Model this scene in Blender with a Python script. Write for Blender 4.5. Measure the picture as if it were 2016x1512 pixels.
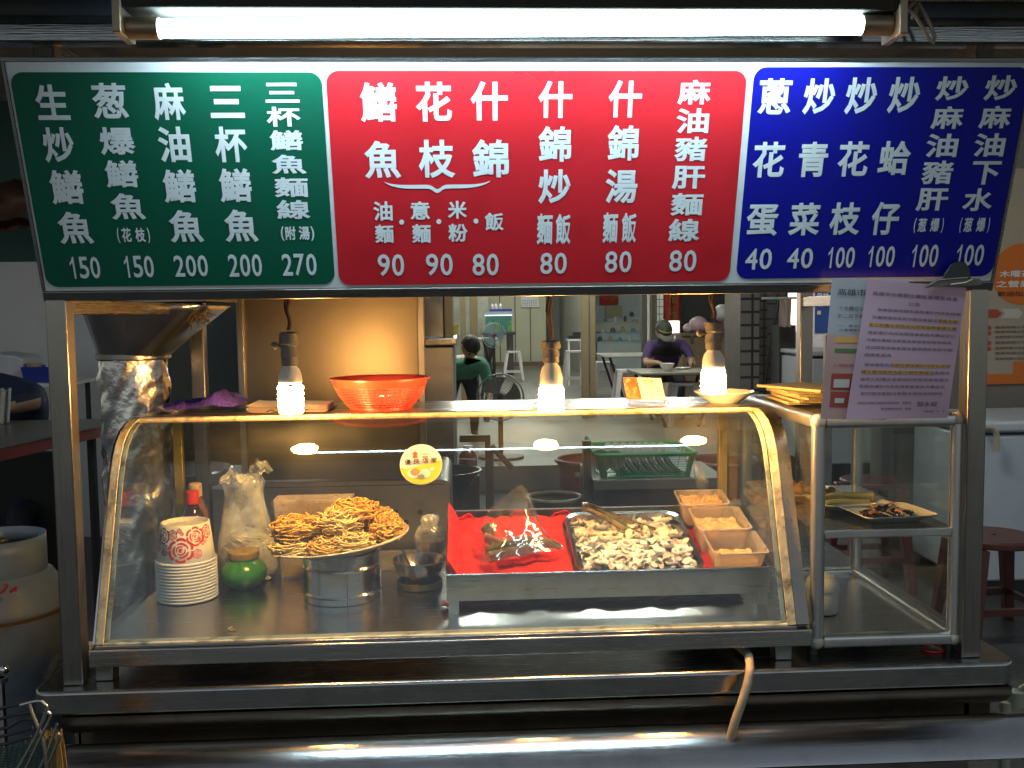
import bpy, bmesh, math, random
from mathutils import Vector, Matrix
R = math.radians
S = bpy.context.scene
for o in list(bpy.data.objects): bpy.data.objects.remove(o)
col = S.collection
rnd = random.Random(7)

# ------------------------------------------------------------------ camera, world, exposure
F_PX, W_PX, H_PX = 1900.0, 2016.0, 1512.0
CAM = Vector((-0.1286, -1.8629, 1.45))
YAW, PITCH, ROLL = -0.05007, 0.07358, -0.01242
def _basis():
    cy, sy = math.cos(YAW), math.sin(YAW)
    f = Vector((-sy*math.cos(PITCH), cy*math.cos(PITCH), -math.sin(PITCH)))
    r = Vector((cy, sy, 0)); u = r.cross(f)
    cr, sr = math.cos(ROLL), math.sin(ROLL)
    return r*cr+u*sr, u*cr-r*sr, f
CR, CU, CF = _basis()
cd = bpy.data.cameras.new('camera'); cam = bpy.data.objects.new('camera', cd); col.objects.link(cam)
cd.sensor_width = 36; cd.lens = F_PX/W_PX*36; cd.clip_start = .02; cd.clip_end = 400
cam.matrix_world = Matrix(((CR.x, CU.x, -CF.x, CAM.x), (CR.y, CU.y, -CF.y, CAM.y), (CR.z, CU.z, -CF.z, CAM.z), (0, 0, 0, 1)))
S.camera = cam
w = bpy.data.worlds.new('World'); S.world = w; w.use_nodes = True
nt = w.node_tree; sky = nt.nodes.new('ShaderNodeTexSky'); sky.sky_type = 'NISHITA'; sky.sun_disc = False
sky.sun_elevation = R(12.0); sky.sun_rotation = R(0)
bg = nt.nodes['Background']; hs = nt.nodes.new('ShaderNodeHueSaturation'); hs.inputs['Saturation'].default_value = .45
nt.links.new(sky.outputs[0], hs.inputs['Color']); nt.links.new(hs.outputs[0], bg.inputs[0]); bg.inputs[1].default_value = 0.066
S.view_settings.view_transform = 'Standard'; S.view_settings.look = 'None'; S.view_settings.exposure = .6; S.view_settings.gamma = 1
cy_ = S.cycles; cy_.transparent_max_bounces = 24; cy_.max_bounces = 10; cy_.diffuse_bounces = 3; cy_.glossy_bounces = 4
cy_.sample_clamp_indirect = 3; cy_.caustics_reflective = False; cy_.caustics_refractive = False
try: cy_.use_denoising = True
except Exception: pass
TUBE_L, BULB_L, SHOP_L = 34.5, 295.0, 82.0

def ray(px, py): return CF + CR*((px-1008)/F_PX) - CU*((py-756)/F_PX)
def P(px, py, Y): d = ray(px, py); return CAM + d*((Y-CAM.y)/d.y)
def PZ(px, py, Z): d = ray(px, py); return CAM + d*((Z-CAM.z)/d.z)

# ------------------------------------------------------------------ materials
def sock(n, *names):
    for k in names:
        if k in n.inputs: return n.inputs[k]
_m = {}
def mat(name, c, rough=.5, metal=0., var=.15, vs=8., bump=0., bs=40., stretch=None, emit=None, es=0., trans=0., alpha=1., coat=0., dirt=None, dscale=6., damt=.5, sheen=0., sss=0., rv=.1, spec=None):
    if name in _m: return _m[name]
    m = bpy.data.materials.new(name); m.use_nodes = True; n = m.node_tree.nodes; l = m.node_tree.links
    b = n['Principled BSDF']; b.inputs['Roughness'].default_value = rough; b.inputs['Metallic'].default_value = metal
    tc = n.new('ShaderNodeTexCoord'); mp = n.new('ShaderNodeMapping'); l.new(tc.outputs['Object'], mp.inputs[0])
    if stretch: mp.inputs['Scale'].default_value = stretch
    nz = n.new('ShaderNodeTexNoise'); nz.inputs['Scale'].default_value = vs; nz.inputs['Detail'].default_value = 6; l.new(mp.outputs[0], nz.inputs['Vector'])
    mx = n.new('ShaderNodeMix'); mx.data_type = 'RGBA'
    a = [max(0, x*(1-var)) for x in c[:3]]+[1]; d = [min(1, x*(1+var)) for x in c[:3]]+[1]
    mx.inputs['A'].default_value = a; mx.inputs['B'].default_value = d; l.new(nz.outputs['Fac'], mx.inputs['Factor'])
    out = mx.outputs['Result']
    if dirt:
        n2 = n.new('ShaderNodeTexNoise'); n2.inputs['Scale'].default_value = dscale; n2.inputs['Detail'].default_value = 8; n2.inputs['Roughness'].default_value = .65
        l.new(tc.outputs['Object'], n2.inputs['Vector'])
        cr = n.new('ShaderNodeValToRGB'); cr.color_ramp.elements[0].position = .5; cr.color_ramp.elements[1].position = .68; l.new(n2.outputs['Fac'], cr.inputs[0])
        mu = n.new('ShaderNodeMath'); mu.operation = 'MULTIPLY'; mu.inputs[1].default_value = damt; l.new(cr.outputs[0], mu.inputs[0])
        m2 = n.new('ShaderNodeMix'); m2.data_type = 'RGBA'; l.new(mu.outputs[0], m2.inputs['Factor']); l.new(out, m2.inputs['A']); m2.inputs['B'].default_value = (*dirt, 1)
        out = m2.outputs['Result']
    l.new(out, b.inputs['Base Color'])
    if rv:
        mr = n.new('ShaderNodeMapRange'); mr.inputs['To Min'].default_value = max(.02, rough-rv); mr.inputs['To Max'].default_value = min(1, rough+rv)
        l.new(nz.outputs['Fac'], mr.inputs['Value']); l.new(mr.outputs[0], b.inputs['Roughness'])
    if bump:
        bn = n.new('ShaderNodeTexNoise'); bn.inputs['Scale'].default_value = bs; bn.inputs['Detail'].default_value = 4; l.new(mp.outputs[0], bn.inputs['Vector'])
        bp = n.new('ShaderNodeBump'); bp.inputs['Strength'].default_value = bump; bp.inputs['Distance'].default_value = .01; l.new(bn.outputs['Fac'], bp.inputs['Height']); l.new(bp.outputs[0], b.inputs['Normal'])
    if emit: b.inputs['Emission Color'].default_value = (*emit, 1); b.inputs['Emission Strength'].default_value = es
    if trans: b.inputs['Transmission Weight'].default_value = trans
    if coat: b.inputs['Coat Weight'].default_value = coat; b.inputs['Coat Roughness'].default_value = .08
    if spec is not None: b.inputs['Specular IOR Level'].default_value = spec
    if sheen: b.inputs['Sheen Weight'].default_value = sheen
    if sss: b.inputs['Subsurface Weight'].default_value = sss; b.inputs['Subsurface Radius'].default_value = (1, .7, .5); b.inputs['Subsurface Scale'].default_value = .004
    b.inputs['Alpha'].default_value = alpha
    _m[name] = m; return m
def steel(name, c=(.56, .55, .53), rough=.26, stretch=(1.5, 60, 60), bump=.03, dirt=(.12, .1, .07), damt=.25, dscale=5, var=.07):
    return mat(name, c, rough, 1, var=var, vs=5, stretch=stretch, bump=bump, bs=9, dirt=dirt, damt=damt, dscale=dscale, rv=.09)
def glass(name, tint=(.93, .96, .95), haze=.02, refl=.9, f0=.04, rough=.015, film=(.7, .7, .66), hscale=7, crinkle=0.):
    """thin clear sheet: transparent with facing-dependent reflection and a light film of dust"""
    if name in _m: return _m[name]
    m = bpy.data.materials.new(name); m.use_nodes = True; n = m.node_tree.nodes; l = m.node_tree.links
    n.remove(n['Principled BSDF']); out = n['Material Output']
    t = n.new('ShaderNodeBsdfTransparent'); t.inputs[0].default_value = (*tint, 1)
    g = n.new('ShaderNodeBsdfGlossy'); g.inputs['Roughness'].default_value = rough; g.inputs[0].default_value = (1, 1, 1, 1)
    d = n.new('ShaderNodeBsdfDiffuse'); d.inputs[0].default_value = (*film, 1)
    lw = n.new('ShaderNodeLayerWeight'); lw.inputs[0].default_value = .5
    pw = n.new('ShaderNodeMath'); pw.operation = 'POWER'; pw.inputs[1].default_value = 5; l.new(lw.outputs['Facing'], pw.inputs[0])
    ml = n.new('ShaderNodeMath'); ml.operation = 'MULTIPLY_ADD'; ml.inputs[1].default_value = refl; ml.inputs[2].default_value = f0; l.new(pw.outputs[0], ml.inputs[0])
    tc = n.new('ShaderNodeTexCoord'); nz = n.new('ShaderNodeTexNoise'); nz.inputs['Scale'].default_value = hscale; nz.inputs['Detail'].default_value = 8; l.new(tc.outputs['Object'], nz.inputs['Vector'])
    mr = n.new('ShaderNodeMapRange'); mr.inputs['From Min'].default_value = .35; mr.inputs['From Max'].default_value = .75; mr.inputs['To Min'].default_value = haze*.25; mr.inputs['To Max'].default_value = haze*3.2; l.new(nz.outputs['Fac'], mr.inputs['Value'])
    a = n.new('ShaderNodeMixShader'); l.new(mr.outputs[0], a.inputs[0]); l.new(t.outputs[0], a.inputs[1]); l.new(d.outputs[0], a.inputs[2])
    b = n.new('ShaderNodeMixShader'); l.new(ml.outputs[0], b.inputs[0]); l.new(a.outputs[0], b.inputs[1]); l.new(g.outputs[0], b.inputs[2])
    if crinkle:
        bn = n.new('ShaderNodeTexNoise'); bn.inputs['Scale'].default_value = 15; bn.inputs['Detail'].default_value = 3; l.new(tc.outputs['Object'], bn.inputs['Vector'])
        bp = n.new('ShaderNodeBump'); bp.inputs['Strength'].default_value = crinkle; bp.inputs['Distance'].default_value = .012; l.new(bn.outputs['Fac'], bp.inputs['Height'])
        l.new(bp.outputs[0], g.inputs['Normal']); l.new(bp.outputs[0], d.inputs['Normal'])
    l.new(b.outputs[0], out.inputs[0]); _m[name] = m; return m
def emitm(name, c, s):
    if name in _m: return _m[name]
    m = bpy.data.materials.new(name); m.use_nodes = True; n = m.node_tree.nodes; n.remove(n['Principled BSDF'])
    e = n.new('ShaderNodeEmission'); e.inputs[0].default_value = (*c, 1); e.inputs[1].default_value = s
    m.node_tree.links.new(e.outputs[0], n['Material Output'].inputs[0]); _m[name] = m; return m
def tiles(name, c, grout, sx, sz, rough=.35, frac=.06):
    if name in _m: return _m[name]
    m = mat(name, c, rough, var=.25, vs=3); n = m.node_tree.nodes; l = m.node_tree.links
    b = n['Principled BSDF']; br = n.new('ShaderNodeTexBrick'); br.offset = 0; br.inputs['Scale'].default_value = 1
    br.inputs['Brick Width'].default_value = sx; br.inputs['Row Height'].default_value = sz; br.inputs['Mortar Size'].default_value = frac*min(sx, sz); br.inputs['Mortar Smooth'].default_value = .1
    br.inputs['Color1'].default_value = (*c, 1); br.inputs['Color2'].default_value = (*[x*.8 for x in c], 1); br.inputs['Mortar'].default_value = (*grout, 1)
    tc = n.new('ShaderNodeTexCoord'); mp = n.new('ShaderNodeMapping'); mp.inputs['Rotation'].default_value = (R(90), 0, 0) ; l.new(tc.outputs['Object'], mp.inputs[0]); l.new(mp.outputs[0], br.inputs['Vector']); l.new(br.outputs['Color'], b.inputs['Base Color'])
    return m

# ------------------------------------------------------------------ mesh builder
class MB:
    def __init__(s): s.v = []; s.f = []; s.mi = []; s.k = 0
    def add(s, vs, fs, M=None):
        o = len(s.v); s.v += [tuple(M @ Vector(v)) if M is not None else tuple(v) for v in vs]
        s.f += [[i+o for i in f] for f in fs]; s.mi += [s.k]*len(fs); return s
    def box(s, a, b, M=None):
        (x0, y0, z0), (x1, y1, z1) = a, b
        if x0 > x1: x0, x1 = x1, x0
        if y0 > y1: y0, y1 = y1, y0
        if z0 > z1: z0, z1 = z1, z0
        return s.add([(x0, y0, z0), (x1, y0, z0), (x1, y1, z0), (x0, y1, z0), (x0, y0, z1), (x1, y0, z1), (x1, y1, z1), (x0, y1, z1)],
                     [[3, 2, 1, 0], [4, 5, 6, 7], [0, 1, 5, 4], [1, 2, 6, 5], [2, 3, 7, 6], [3, 0, 4, 7]], M)
    def lathe(s, prof, c=(0, 0, 0), n=32, sx=1, sy=1, M=None, cap0=False, cap1=False):
        vs = []; fs = []
        for r, z in prof:
            for i in range(n):
                a = 2*math.pi*i/n; vs.append((c[0]+r*sx*math.cos(a), c[1]+r*sy*math.sin(a), c[2]+z))
        for j in range(len(prof)-1):
            for i in range(n):
                k = (i+1) % n; fs.append([j*n+i, j*n+k, (j+1)*n+k, (j+1)*n+i])
        if cap0: fs.append(list(range(n))[::-1])
        if cap1: fs.append([(len(prof)-1)*n+i for i in range(n)])
        return s.add(vs, fs, M)
    def tube(s, path, r, n=8, closed=False, M=None, r1=None, flat=1.):
        p = [Vector(q) for q in path]; L = len(p); vs = []; fs = []; up = None
        for i in range(L):
            if closed: t = p[(i+1) % L]-p[i-1]
            else: t = p[min(i+1, L-1)]-p[max(i-1, 0)]
            if t.length < 1e-9: t = Vector((0, 0, 1))
            t.normalize()
            if up is None: up = t.orthogonal().normalized()
            up = (up-t*up.dot(t)); up = up.normalized() if up.length > 1e-6 else t.orthogonal().normalized()
            sd = t.cross(up); rr = r if r1 is None else r+(r1-r)*i/(L-1)
            for k in range(n):
                a = 2*math.pi*k/n; vs.append(p[i]+(up*math.cos(a)*flat+sd*math.sin(a))*rr)
        for i in range(L if closed else L-1):
            j = (i+1) % L
            for k in range(n): q = (k+1) % n; fs.append([i*n+k, i*n+q, j*n+q, j*n+k])
        if not closed: fs.append(list(range(n))[::-1]); fs.append([(L-1)*n+k for k in range(n)])
        return s.add(vs, fs, M)
    def prism(s, poly, fn, d0, d1, M=None):
        """poly of 2D points; fn(a,b,d)->3D point"""
        n = len(poly); vs = [fn(a, b, d0) for a, b in poly]+[fn(a, b, d1) for a, b in poly]
        return s.add(vs, [list(range(n))[::-1], [n+i for i in range(n)]]+[[i, (i+1) % n, n+(i+1) % n, n+i] for i in range(n)], M)
    def grid(s, fn, nu, nv, M=None):
        vs = [fn(i/nu, j/nv) for j in range(nv+1) for i in range(nu+1)]; q = nu+1
        return s.add(vs, [[j*q+i, j*q+i+1, (j+1)*q+i+1, (j+1)*q+i] for j in range(nv) for i in range(nu)], M)
    def ball(s, c, r, n=16, sc=(1, 1, 1), M=None):
        pr = [(math.sin(math.pi*j/(n//2))*r, -math.cos(math.pi*j/(n//2))*r*sc[2]) for j in range(n//2+1)]
        pr[0] = (1e-4*r, pr[0][1]); pr[-1] = (1e-4*r, pr[-1][1])
        return s.lathe(pr, c, n, sc[0], sc[1], M)
    def build(s, name, m, parent=None, bevel=0, ang=35, seg=2, mats=None, solid=0, sub=0, weld=False):
        org = ORG[parent.name] if parent is not None else Vector((0, 0, 0))
        cen = None
        if parent is None:
            xs = [v[0] for v in s.v]; ys = [v[1] for v in s.v]; zs = [v[2] for v in s.v]
            org = Vector(((min(xs)+max(xs))/2, (min(ys)+max(ys))/2, min(zs))); cen = org
        me = bpy.data.meshes.new(name); me.from_pydata([Vector(v)-org for v in s.v], [], s.f); me.validate()
        for q in (mats or [m]): me.materials.append(q)
        if mats: me.polygons.foreach_set('material_index', s.mi[:len(me.polygons)])
        bm = bmesh.new(); bm.from_mesh(me)
        if weld: bmesh.ops.remove_doubles(bm, verts=bm.verts, dist=1e-5)
        bmesh.ops.recalc_face_normals(bm, faces=bm.faces); bm.to_mesh(me); bm.free()
        me.shade_smooth(); me.set_sharp_from_angle(angle=R(ang))
        o = bpy.data.objects.new(name, me); col.objects.link(o)
        if parent is not None: o.parent = parent
        else: o.location = cen
        ORG[o.name] = org
        if solid: md = o.modifiers.new('s', 'SOLIDIFY'); md.thickness = solid; md.offset = 0; md.use_rim = solid > .001
        if bevel: md = o.modifiers.new('b', 'BEVEL'); md.width = bevel; md.segments = seg; md.limit_method = 'ANGLE'; md.angle_limit = R(40)
        if sub: md = o.modifiers.new('u', 'SUBSURF'); md.levels = md.render_levels = sub
        return o
ORG = {}
def tag(o, label, cat, group=None, kind=None):
    if label: o['label'] = label
    if cat: o['category'] = cat
    if group: o['group'] = group
    if kind: o['kind'] = kind
    return o
def thing(name, label, cat, loc, group=None):
    o = bpy.data.objects.new(name, None); col.objects.link(o); o.location = loc; o.empty_display_size = .05; ORG[o.name] = Vector(loc)
    return tag(o, label, cat, group)
def struct(o): o['kind'] = 'structure'; return o
def dup(root, loc, label=None, rot=None, scale=None):
    r = root.copy(); col.objects.link(r); r.location = loc
    if label: r['label'] = label
    if rot is not None: r.rotation_euler = rot
    if scale is not None: r.scale = scale
    for ch in list(root.children):
        c = ch.copy(); col.objects.link(c); c.parent = r
        for g in ch.children: d = g.copy(); col.objects.link(d); d.parent = c
    return r
# text -> mesh data, cached
_tx = {}
def glyph(t, off=0., res=3):
    k = (t, off)
    if k not in _tx:
        cu = bpy.data.curves.new('t', 'FONT'); cu.body = t; cu.resolution_u = res
        if off: cu.bevel_depth = off; cu.bevel_resolution = 0; cu.fill_mode = 'FRONT'
        o = bpy.data.objects.new('t', cu); col.objects.link(o); dg = bpy.context.evaluated_depsgraph_get(); dg.update()
        me = bpy.data.meshes.new_from_object(o.evaluated_get(dg))
        vs = [tuple(v.co) for v in me.vertices]; fs = [list(p.vertices) for p in me.polygons if not off or min(me.vertices[i].co.z for i in p.vertices) > -1e-5]
        bpy.data.objects.remove(o); bpy.data.curves.remove(cu); bpy.data.meshes.remove(me)
        x0 = min(v[0] for v in vs); x1 = max(v[0] for v in vs); y0 = min(v[1] for v in vs); y1 = max(v[1] for v in vs)
        _tx[k] = ([((x-x0)/(x1-x0), (y-y0)/max(1e-6, y1-y0), z*.12) for x, y, z in vs], fs)
    return _tx[k]
def put(mb, t, fn, a0, a1, b0, b1, off=0.):
    """letter(s) t stretched to fill a0..a1 x b0..b1 of a surface fn(a,b)->3D"""
    vs, fs = glyph(t, off); sc = abs(b1-b0)
    mb.add([fn(a0+(a1-a0)*x, b0+(b1-b0)*y, z*sc) if off and fn.__code__.co_argcount > 2 else fn(a0+(a1-a0)*x, b0+(b1-b0)*y) for x, y, z in vs], fs)
def rrect(x0, x1, y0, y1, r, n=6):
    o = []
    for cx, cy, a in ((x1-r, y1-r, 0), (x0+r, y1-r, 90), (x0+r, y0+r, 180), (x1-r, y0+r, 270)):
        for i in range(n+1): t = R(a+90*i/n); o.append((cx+r*math.cos(t), cy+r*math.sin(t)))
    return o
def wob(x, s=1.): return math.sin(x*1.7*s+1.3)*.5+math.sin(x*3.1*s+.4)*.3+math.sin(x*6.7*s+2.)*.2

# shared materials
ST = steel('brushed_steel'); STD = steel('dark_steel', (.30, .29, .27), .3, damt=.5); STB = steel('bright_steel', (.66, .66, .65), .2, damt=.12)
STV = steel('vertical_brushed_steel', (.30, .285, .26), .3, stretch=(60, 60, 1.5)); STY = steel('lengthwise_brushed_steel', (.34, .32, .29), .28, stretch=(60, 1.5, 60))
STF = steel('floor_steel', (.56, .56, .58), .24, damt=.2, dirt=(.2, .18, .15))
ALU = mat('aluminium', (.62, .63, .62), .34, 1, var=.08, stretch=(60, 60, 2), vs=4, dirt=(.2, .18, .14), damt=.25)
GL = glass('case_glass', haze=.004, f0=.045, rough=.03); GLC = glass('cabinet_glass', haze=.008, hscale=5); CLR = glass('clear_plastic', (.95, .95, .95), .016, .9, .09, .08, crinkle=.5)
BAG = glass('milky_bag_plastic', (.9, .92, .94), .26, .9, .12, .10, (.85, .87, .9), 14, crinkle=1.)
BAGW = glass('white_bag_plastic', (.85, .87, .92), .26, .7, .05, .2, (.85, .86, .9), 9, crinkle=.7)
TUB = glass('translucent_tub_plastic', (.97, .91, .86), .20, .6, .05, .15, (.95, .82, .75), 4)
SEAL = mat('yellowed_sealant', (.58, .50, .32), .6, dirt=(.05, .04, .02), dscale=22, damt=.9, bump=.3, bs=60)
SEALP = mat('pale_sealant', (.60, .60, .45), .5, dirt=(.04, .04, .03), dscale=26, damt=.85, bump=.3, bs=60)
BLACKP = mat('black_plastic', (.02, .02, .022), .4); RUB = mat('black_rubber', (.015, .015, .015), .7)
WHP = mat('white_plastic', (.74, .74, .72), .4, var=.06); CER = mat('white_ceramic', (.8, .78, .74), .15, var=.04, coat=.4)
SKIN = mat('skin', (.42, .25, .16), .5, var=.1, sss=.1); HAIR = mat('dark_hair', (.02, .016, .013), .5, bump=.6, bs=120, stretch=(1, 1, .1))
WOOD = mat('brown_wood', (.2, .13, .08), .5, var=.3, stretch=(20, 20, 1.5), bump=.2)
# ================================================================== setting
g = MB(); g.box((-60, -30, -.2), (60, 60, 0))
struct(g.build('ground', mat('wet_asphalt', (.055, .055, .057), .38, var=.5, vs=3, bump=.5, bs=70, dirt=(.11, .105, .1), damt=.6, dscale=3, rv=.2)))

# ================================================================== food cart
cart = thing('food_cart', 'stainless steel street food cart with four square posts, a counter and a dark lower body', 'food cart', (0, .45, 0))
for x in (-.886, .881):
    for y in (0, .95):
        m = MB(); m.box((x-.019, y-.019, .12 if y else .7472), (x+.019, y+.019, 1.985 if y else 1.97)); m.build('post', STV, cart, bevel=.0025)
for z, yy in ((1.472, (.019, .931)), (1.95, (.019, .931))):
    for x in (-.886, .881):
        m = MB(); m.box((x-.015, yy[0], z-.015), (x+.015, yy[1], z+.015)); m.build('side_rail', STY, cart, bevel=.002)
for z in (1.57, 1.955):
    m = MB(); m.box((-.867, .935, z-.015), (.862, .965, z+.015)); m.build('back_rail', ST, cart, bevel=.002)
m = MB(); m.prism(rrect(-.955, .962, -.05, 1.0, .035, 8), lambda a, b, d: (a, b, d), .700, .747)
m.build('counter_top', steel('counter_steel', (.42, .42, .41), .25, damt=.5, dscale=8), cart, bevel=.006, seg=3)
# concave dark apron below the counter edge
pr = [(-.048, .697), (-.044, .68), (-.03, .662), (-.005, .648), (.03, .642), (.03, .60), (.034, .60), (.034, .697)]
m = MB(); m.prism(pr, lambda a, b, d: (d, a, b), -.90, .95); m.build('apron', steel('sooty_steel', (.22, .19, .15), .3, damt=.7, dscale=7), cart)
# sloping drip ledge
pr = [(-.034, .60), (-.034, .638), (-.046, .644), (-.056, .644), (-.070, .640), (-.088, .629), (-.106, .614), (-.122, .596), (-.126, .589), (-.122, .585), (-.034, .585)]
m = MB(); m.prism(pr, lambda a, b, d: (d, a, b), -.90, .99); m.build('drip_ledge', steel('ledge_steel', (.62, .62, .62), .17, damt=.25, dscale=9), cart, ang=60)
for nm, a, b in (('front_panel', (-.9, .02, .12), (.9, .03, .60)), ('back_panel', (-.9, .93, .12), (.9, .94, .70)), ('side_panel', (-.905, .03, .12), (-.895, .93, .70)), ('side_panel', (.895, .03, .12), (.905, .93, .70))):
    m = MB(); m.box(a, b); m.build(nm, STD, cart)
# canopy beams over the sign
NVP = mat('navy_paint', (.02, .028, .045), .45, var=.3, dirt=(.06, .05, .04), dscale=9)
for nm, y0, y1, z0, z1, mt in (('canopy_beam', -.165, -.125, 1.915, 1.945, steel('mirror_strip', (.30, .30, .30), .12, damt=.3)), ('canopy_beam', -.17, -.12, 1.955, 1.985, NVP), ('canopy_beam', -.35, -.30, 2.005, 2.03, NVP)):
    m = MB(); m.box((-1.08, y0, z0), (1.08, y1, z1)); m.build(nm, mt, cart, bevel=.002)
m = MB(); m.box((-1.2, -.29, 1.99), (1.2, -.175, 1.996)); m.build('lamp_board', mat('greasy_board', (.16, .16, .10), .5, dirt=(.1, .08, .05)), cart)
NAVY = mat('navy_tarpaulin', (.03, .045, .075), .6, bump=.4, bs=6, var=.4)
m = MB(); m.grid(lambda u, v: (-1.5+3*u, -.62+1.7*v, 2.06+.012*wob(u*9+v*3)+.03*v), 40, 20); m.build('canopy', NAVY, cart, solid=.006)
m = MB(); m.box((-1.5, -.36, 2.02), (1.5, -.34, 2.075)); m.build('canopy_edge', NAVY, cart)

# ================================================================== glass display case
CZ = 1.235                                            # top of the case
prof = [(-.008, .822), (.04, .945), (.085, 1.065), (.108, 1.125), (.126, 1.162), (.148, 1.190), (.178, 1.211), (.215, 1.224), (.255, 1.230)]
case = thing('glass_display_case', 'curved glass food display case with steel rails and yellowed sealant, standing on the cart counter', 'display case', (-.16, .25, .747))
XL, XR = -.842, .524
m = MB()
m.box((XL-.012, -.022, .782), (XR+.03, .018, .816)); m.box((XL-.012, .018, .782), (XL+.02, .485, .816)); m.box((XR-.005, .018, .782), (XR+.03, .485, .816)); m.box((XL-.012, .485, .782), (XR+.03, .515, .816))
m.build('base_rail', ST, case, bevel=.0025)
for x in (XL+.008, XR-.02):
    for y in (0.0, .47):
        m = MB(); m.box((x-.017, y, .7475), (x+.017, y+.034, .7815)); m.build('leg', STD, case, bevel=.002)
m = MB(); m.box((XL+.002, .019, .8165), (XR-.002, .484, .820)); m.build('floor_panel', STF, case)
def shell(t): return [(y+t*.9, z-t*.45) for y, z in prof]
m = MB(); n = len(prof)
m.prism(prof+[(y+.003, z-.002) for y, z in reversed(prof)], lambda a, b, d: (d, a, b), XL+.004, XR-.004); m.build('front_glass', GL, case, ang=50)
side = [(y+.004, z-.003) for y, z in prof]+[(.49, 1.228), (.49, .822)]
for x in (XL+.002, XR-.004):
    m = MB(); m.prism(side, lambda a, b, d: (d, a, b), x, x+.002); m.build('side_glass', GL, case)
m = MB(); m.box((XL-.003, .258, CZ-.006), (XR+.02, .52, CZ)); m.build('top_board', ST, case, bevel=.0015)
def strip(x0, x1, t0, t1, nm, mt):
    a = [(y-t1*.9, z+t1*.45) for y, z in prof]; b = [(y-t0*.9, z+t0*.45) for y, z in prof]
    q = MB(); q.prism(a+list(reversed(b)), lambda u, v, d: (d, u, v), x0, x1); q.build(nm, mt, case, ang=50)
strip(XL-.002, XL+.013, .0012, .005, 'sealant_bead', SEAL); strip(XR-.016, XR+.001, .0012, .005, 'sealant_bead', SEAL)
strip(XR+.0015, XR+.027, -.012, .006, 'steel_edge', STV); strip(XL-.006, XL-.0025, -.02, .006, 'steel_edge', STB)
strip(XL+.0135, XL+.020, -.010, -.0045, 'sealant_bead', SEALP); strip(XR-.024, XR-.0165, -.010, -.0045, 'sealant_bead', SEALP)
m = MB(); m.box((XL+.01, -.010, .8165), (XR-.006, .016, .8245)); m.build('sealant_bead', SEALP, case, bevel=.002)
m = MB(); m.box((XL, -.018, .8168), (XR, -.0115, .8225)); m.build('edge_trim', STB, case, bevel=.001)
m = MB(); m.box((XL+.01, .243, CZ-.012), (XR-.01, .2575, CZ-.001)); m.build('sealant_bead', SEAL, case, bevel=.003)
for x in (-.816, .508):
    m = MB(); m.box((x-.011, .47, .822), (x+.011, .488, 1.2285)); m.build('upright', mat('grimy_brass', (.42, .30, .08), .4, .7, dirt=(.06, .05, .02), damt=.8, dscale=14), case, bevel=.002)
m = MB()
for i in range(5):
    q = P(214.5-2.5*i*.5, 887+i*4.6, .13); 
p0 = PZ(100, 1255, .8245)
# round sticker on the glass
def frame_at(px, py):
    """point on the outside of the front glass on the line of sight, with its tangent"""
    for i in range(len(prof)-1):
        for k in range(20):
            t = k/20; y = prof[i][0]*(1-t)+prof[i+1][0]*t; z = prof[i][1]*(1-t)+prof[i+1][1]*t; q = P(px, py, y)
            if q.z <= z+.001: pass
            if abs(q.z-z) < .0022:
                tg = Vector((0, prof[i+1][0]-prof[i][0], prof[i+1][1]-prof[i][1])).normalized(); return q, tg
c, tg = frame_at(829, 915); ex = Vector((1, 0, 0)); nm_ = ex.cross(tg)
c = c+nm_*.0022; SR = .0435
stk = thing('round_sticker', 'round cream and yellow sticker on the front glass of the display case', 'sticker', c)
def sfn(dz): return lambda a, b, d=0: c+ex*a*SR+tg*b*SR+nm_*(dz+d)
def circ(r, n=48, a0=0, a1=360, cx=0, cy=0, sy=1): return [(cx+r*math.cos(R(a0+(a1-a0)*i/n)), cy+sy*r*math.sin(R(a0+(a1-a0)*i/n))) for i in range(n+(a1-a0 < 360))]
Y1 = mat('sticker_yellow', (.85, .48, .02), .4, var=.05); CRM = mat('sticker_cream', (.85, .72, .45), .4, var=.05); INK = mat('black_ink', (.02, .018, .015), .5)
m = MB(); m.prism(circ(1), sfn(0), 0, .0006); m.build('disc', CRM, stk)
lo = [(x, y) for x, y in circ(.97, 60, 188, 360+12)]; lo += [(.6, .10), (.2, .0), (-.3, -.12), (-.7, -.20)]
m = MB(); m.prism(lo, sfn(.0009), 0, .0004); m.build('yellow_field', Y1, stk)
m = MB()
for k, ch in enumerate('優良店家'): x = -.77+.415*k; put(m, ch, sfn(.0018), x, x+.29, -.01+.022*k, .26+.022*k, .02)
m.build('lettering', INK, stk)
m = MB()
for k in range(4): x = -.02+.12*k; put(m, '高雄美食'[k], sfn(.0018), x, x+.09, .44, .56)
m.build('lettering', mat('olive_ink', (.25, .22, .12), .5), stk)
def star(r0, r1, k, cx, cy): return [(cx+(r0 if i % 2 else r1)*math.cos(R(90+180*i/k)), cy+(r0 if i % 2 else r1)*math.sin(R(90+180*i/k))) for i in range(2*k)]
RINK = mat('red_ink', (.7, .09, .03), .5)
m = MB(); m.prism(star(.08, .16, 5, -.28, .52), sfn(.0013), 0, .0004); m.prism([(-.40, .32), (-.16, .32), (-.2, .42), (-.36, .42)], sfn(.0013), 0, .0004); m.prism([(.06, .335), (.33, .335), (.33, .385), (.06, .385)], sfn(.0013), 0, .0004); m.build('emblem', RINK, stk)
m = MB(); m.k = 0; m.prism(circ(.30, 32, cx=-.34, cy=-.44, sy=.8), sfn(.0015), 0, .0003); m.k = 1; m.prism(circ(.22, 28, cx=-.28, cy=-.38, sy=.8), sfn(.002), 0, .0003); m.k = 2; m.prism(circ(.25, 28, cx=.2, cy=-.46), sfn(.0015), 0, .0003)
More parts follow.
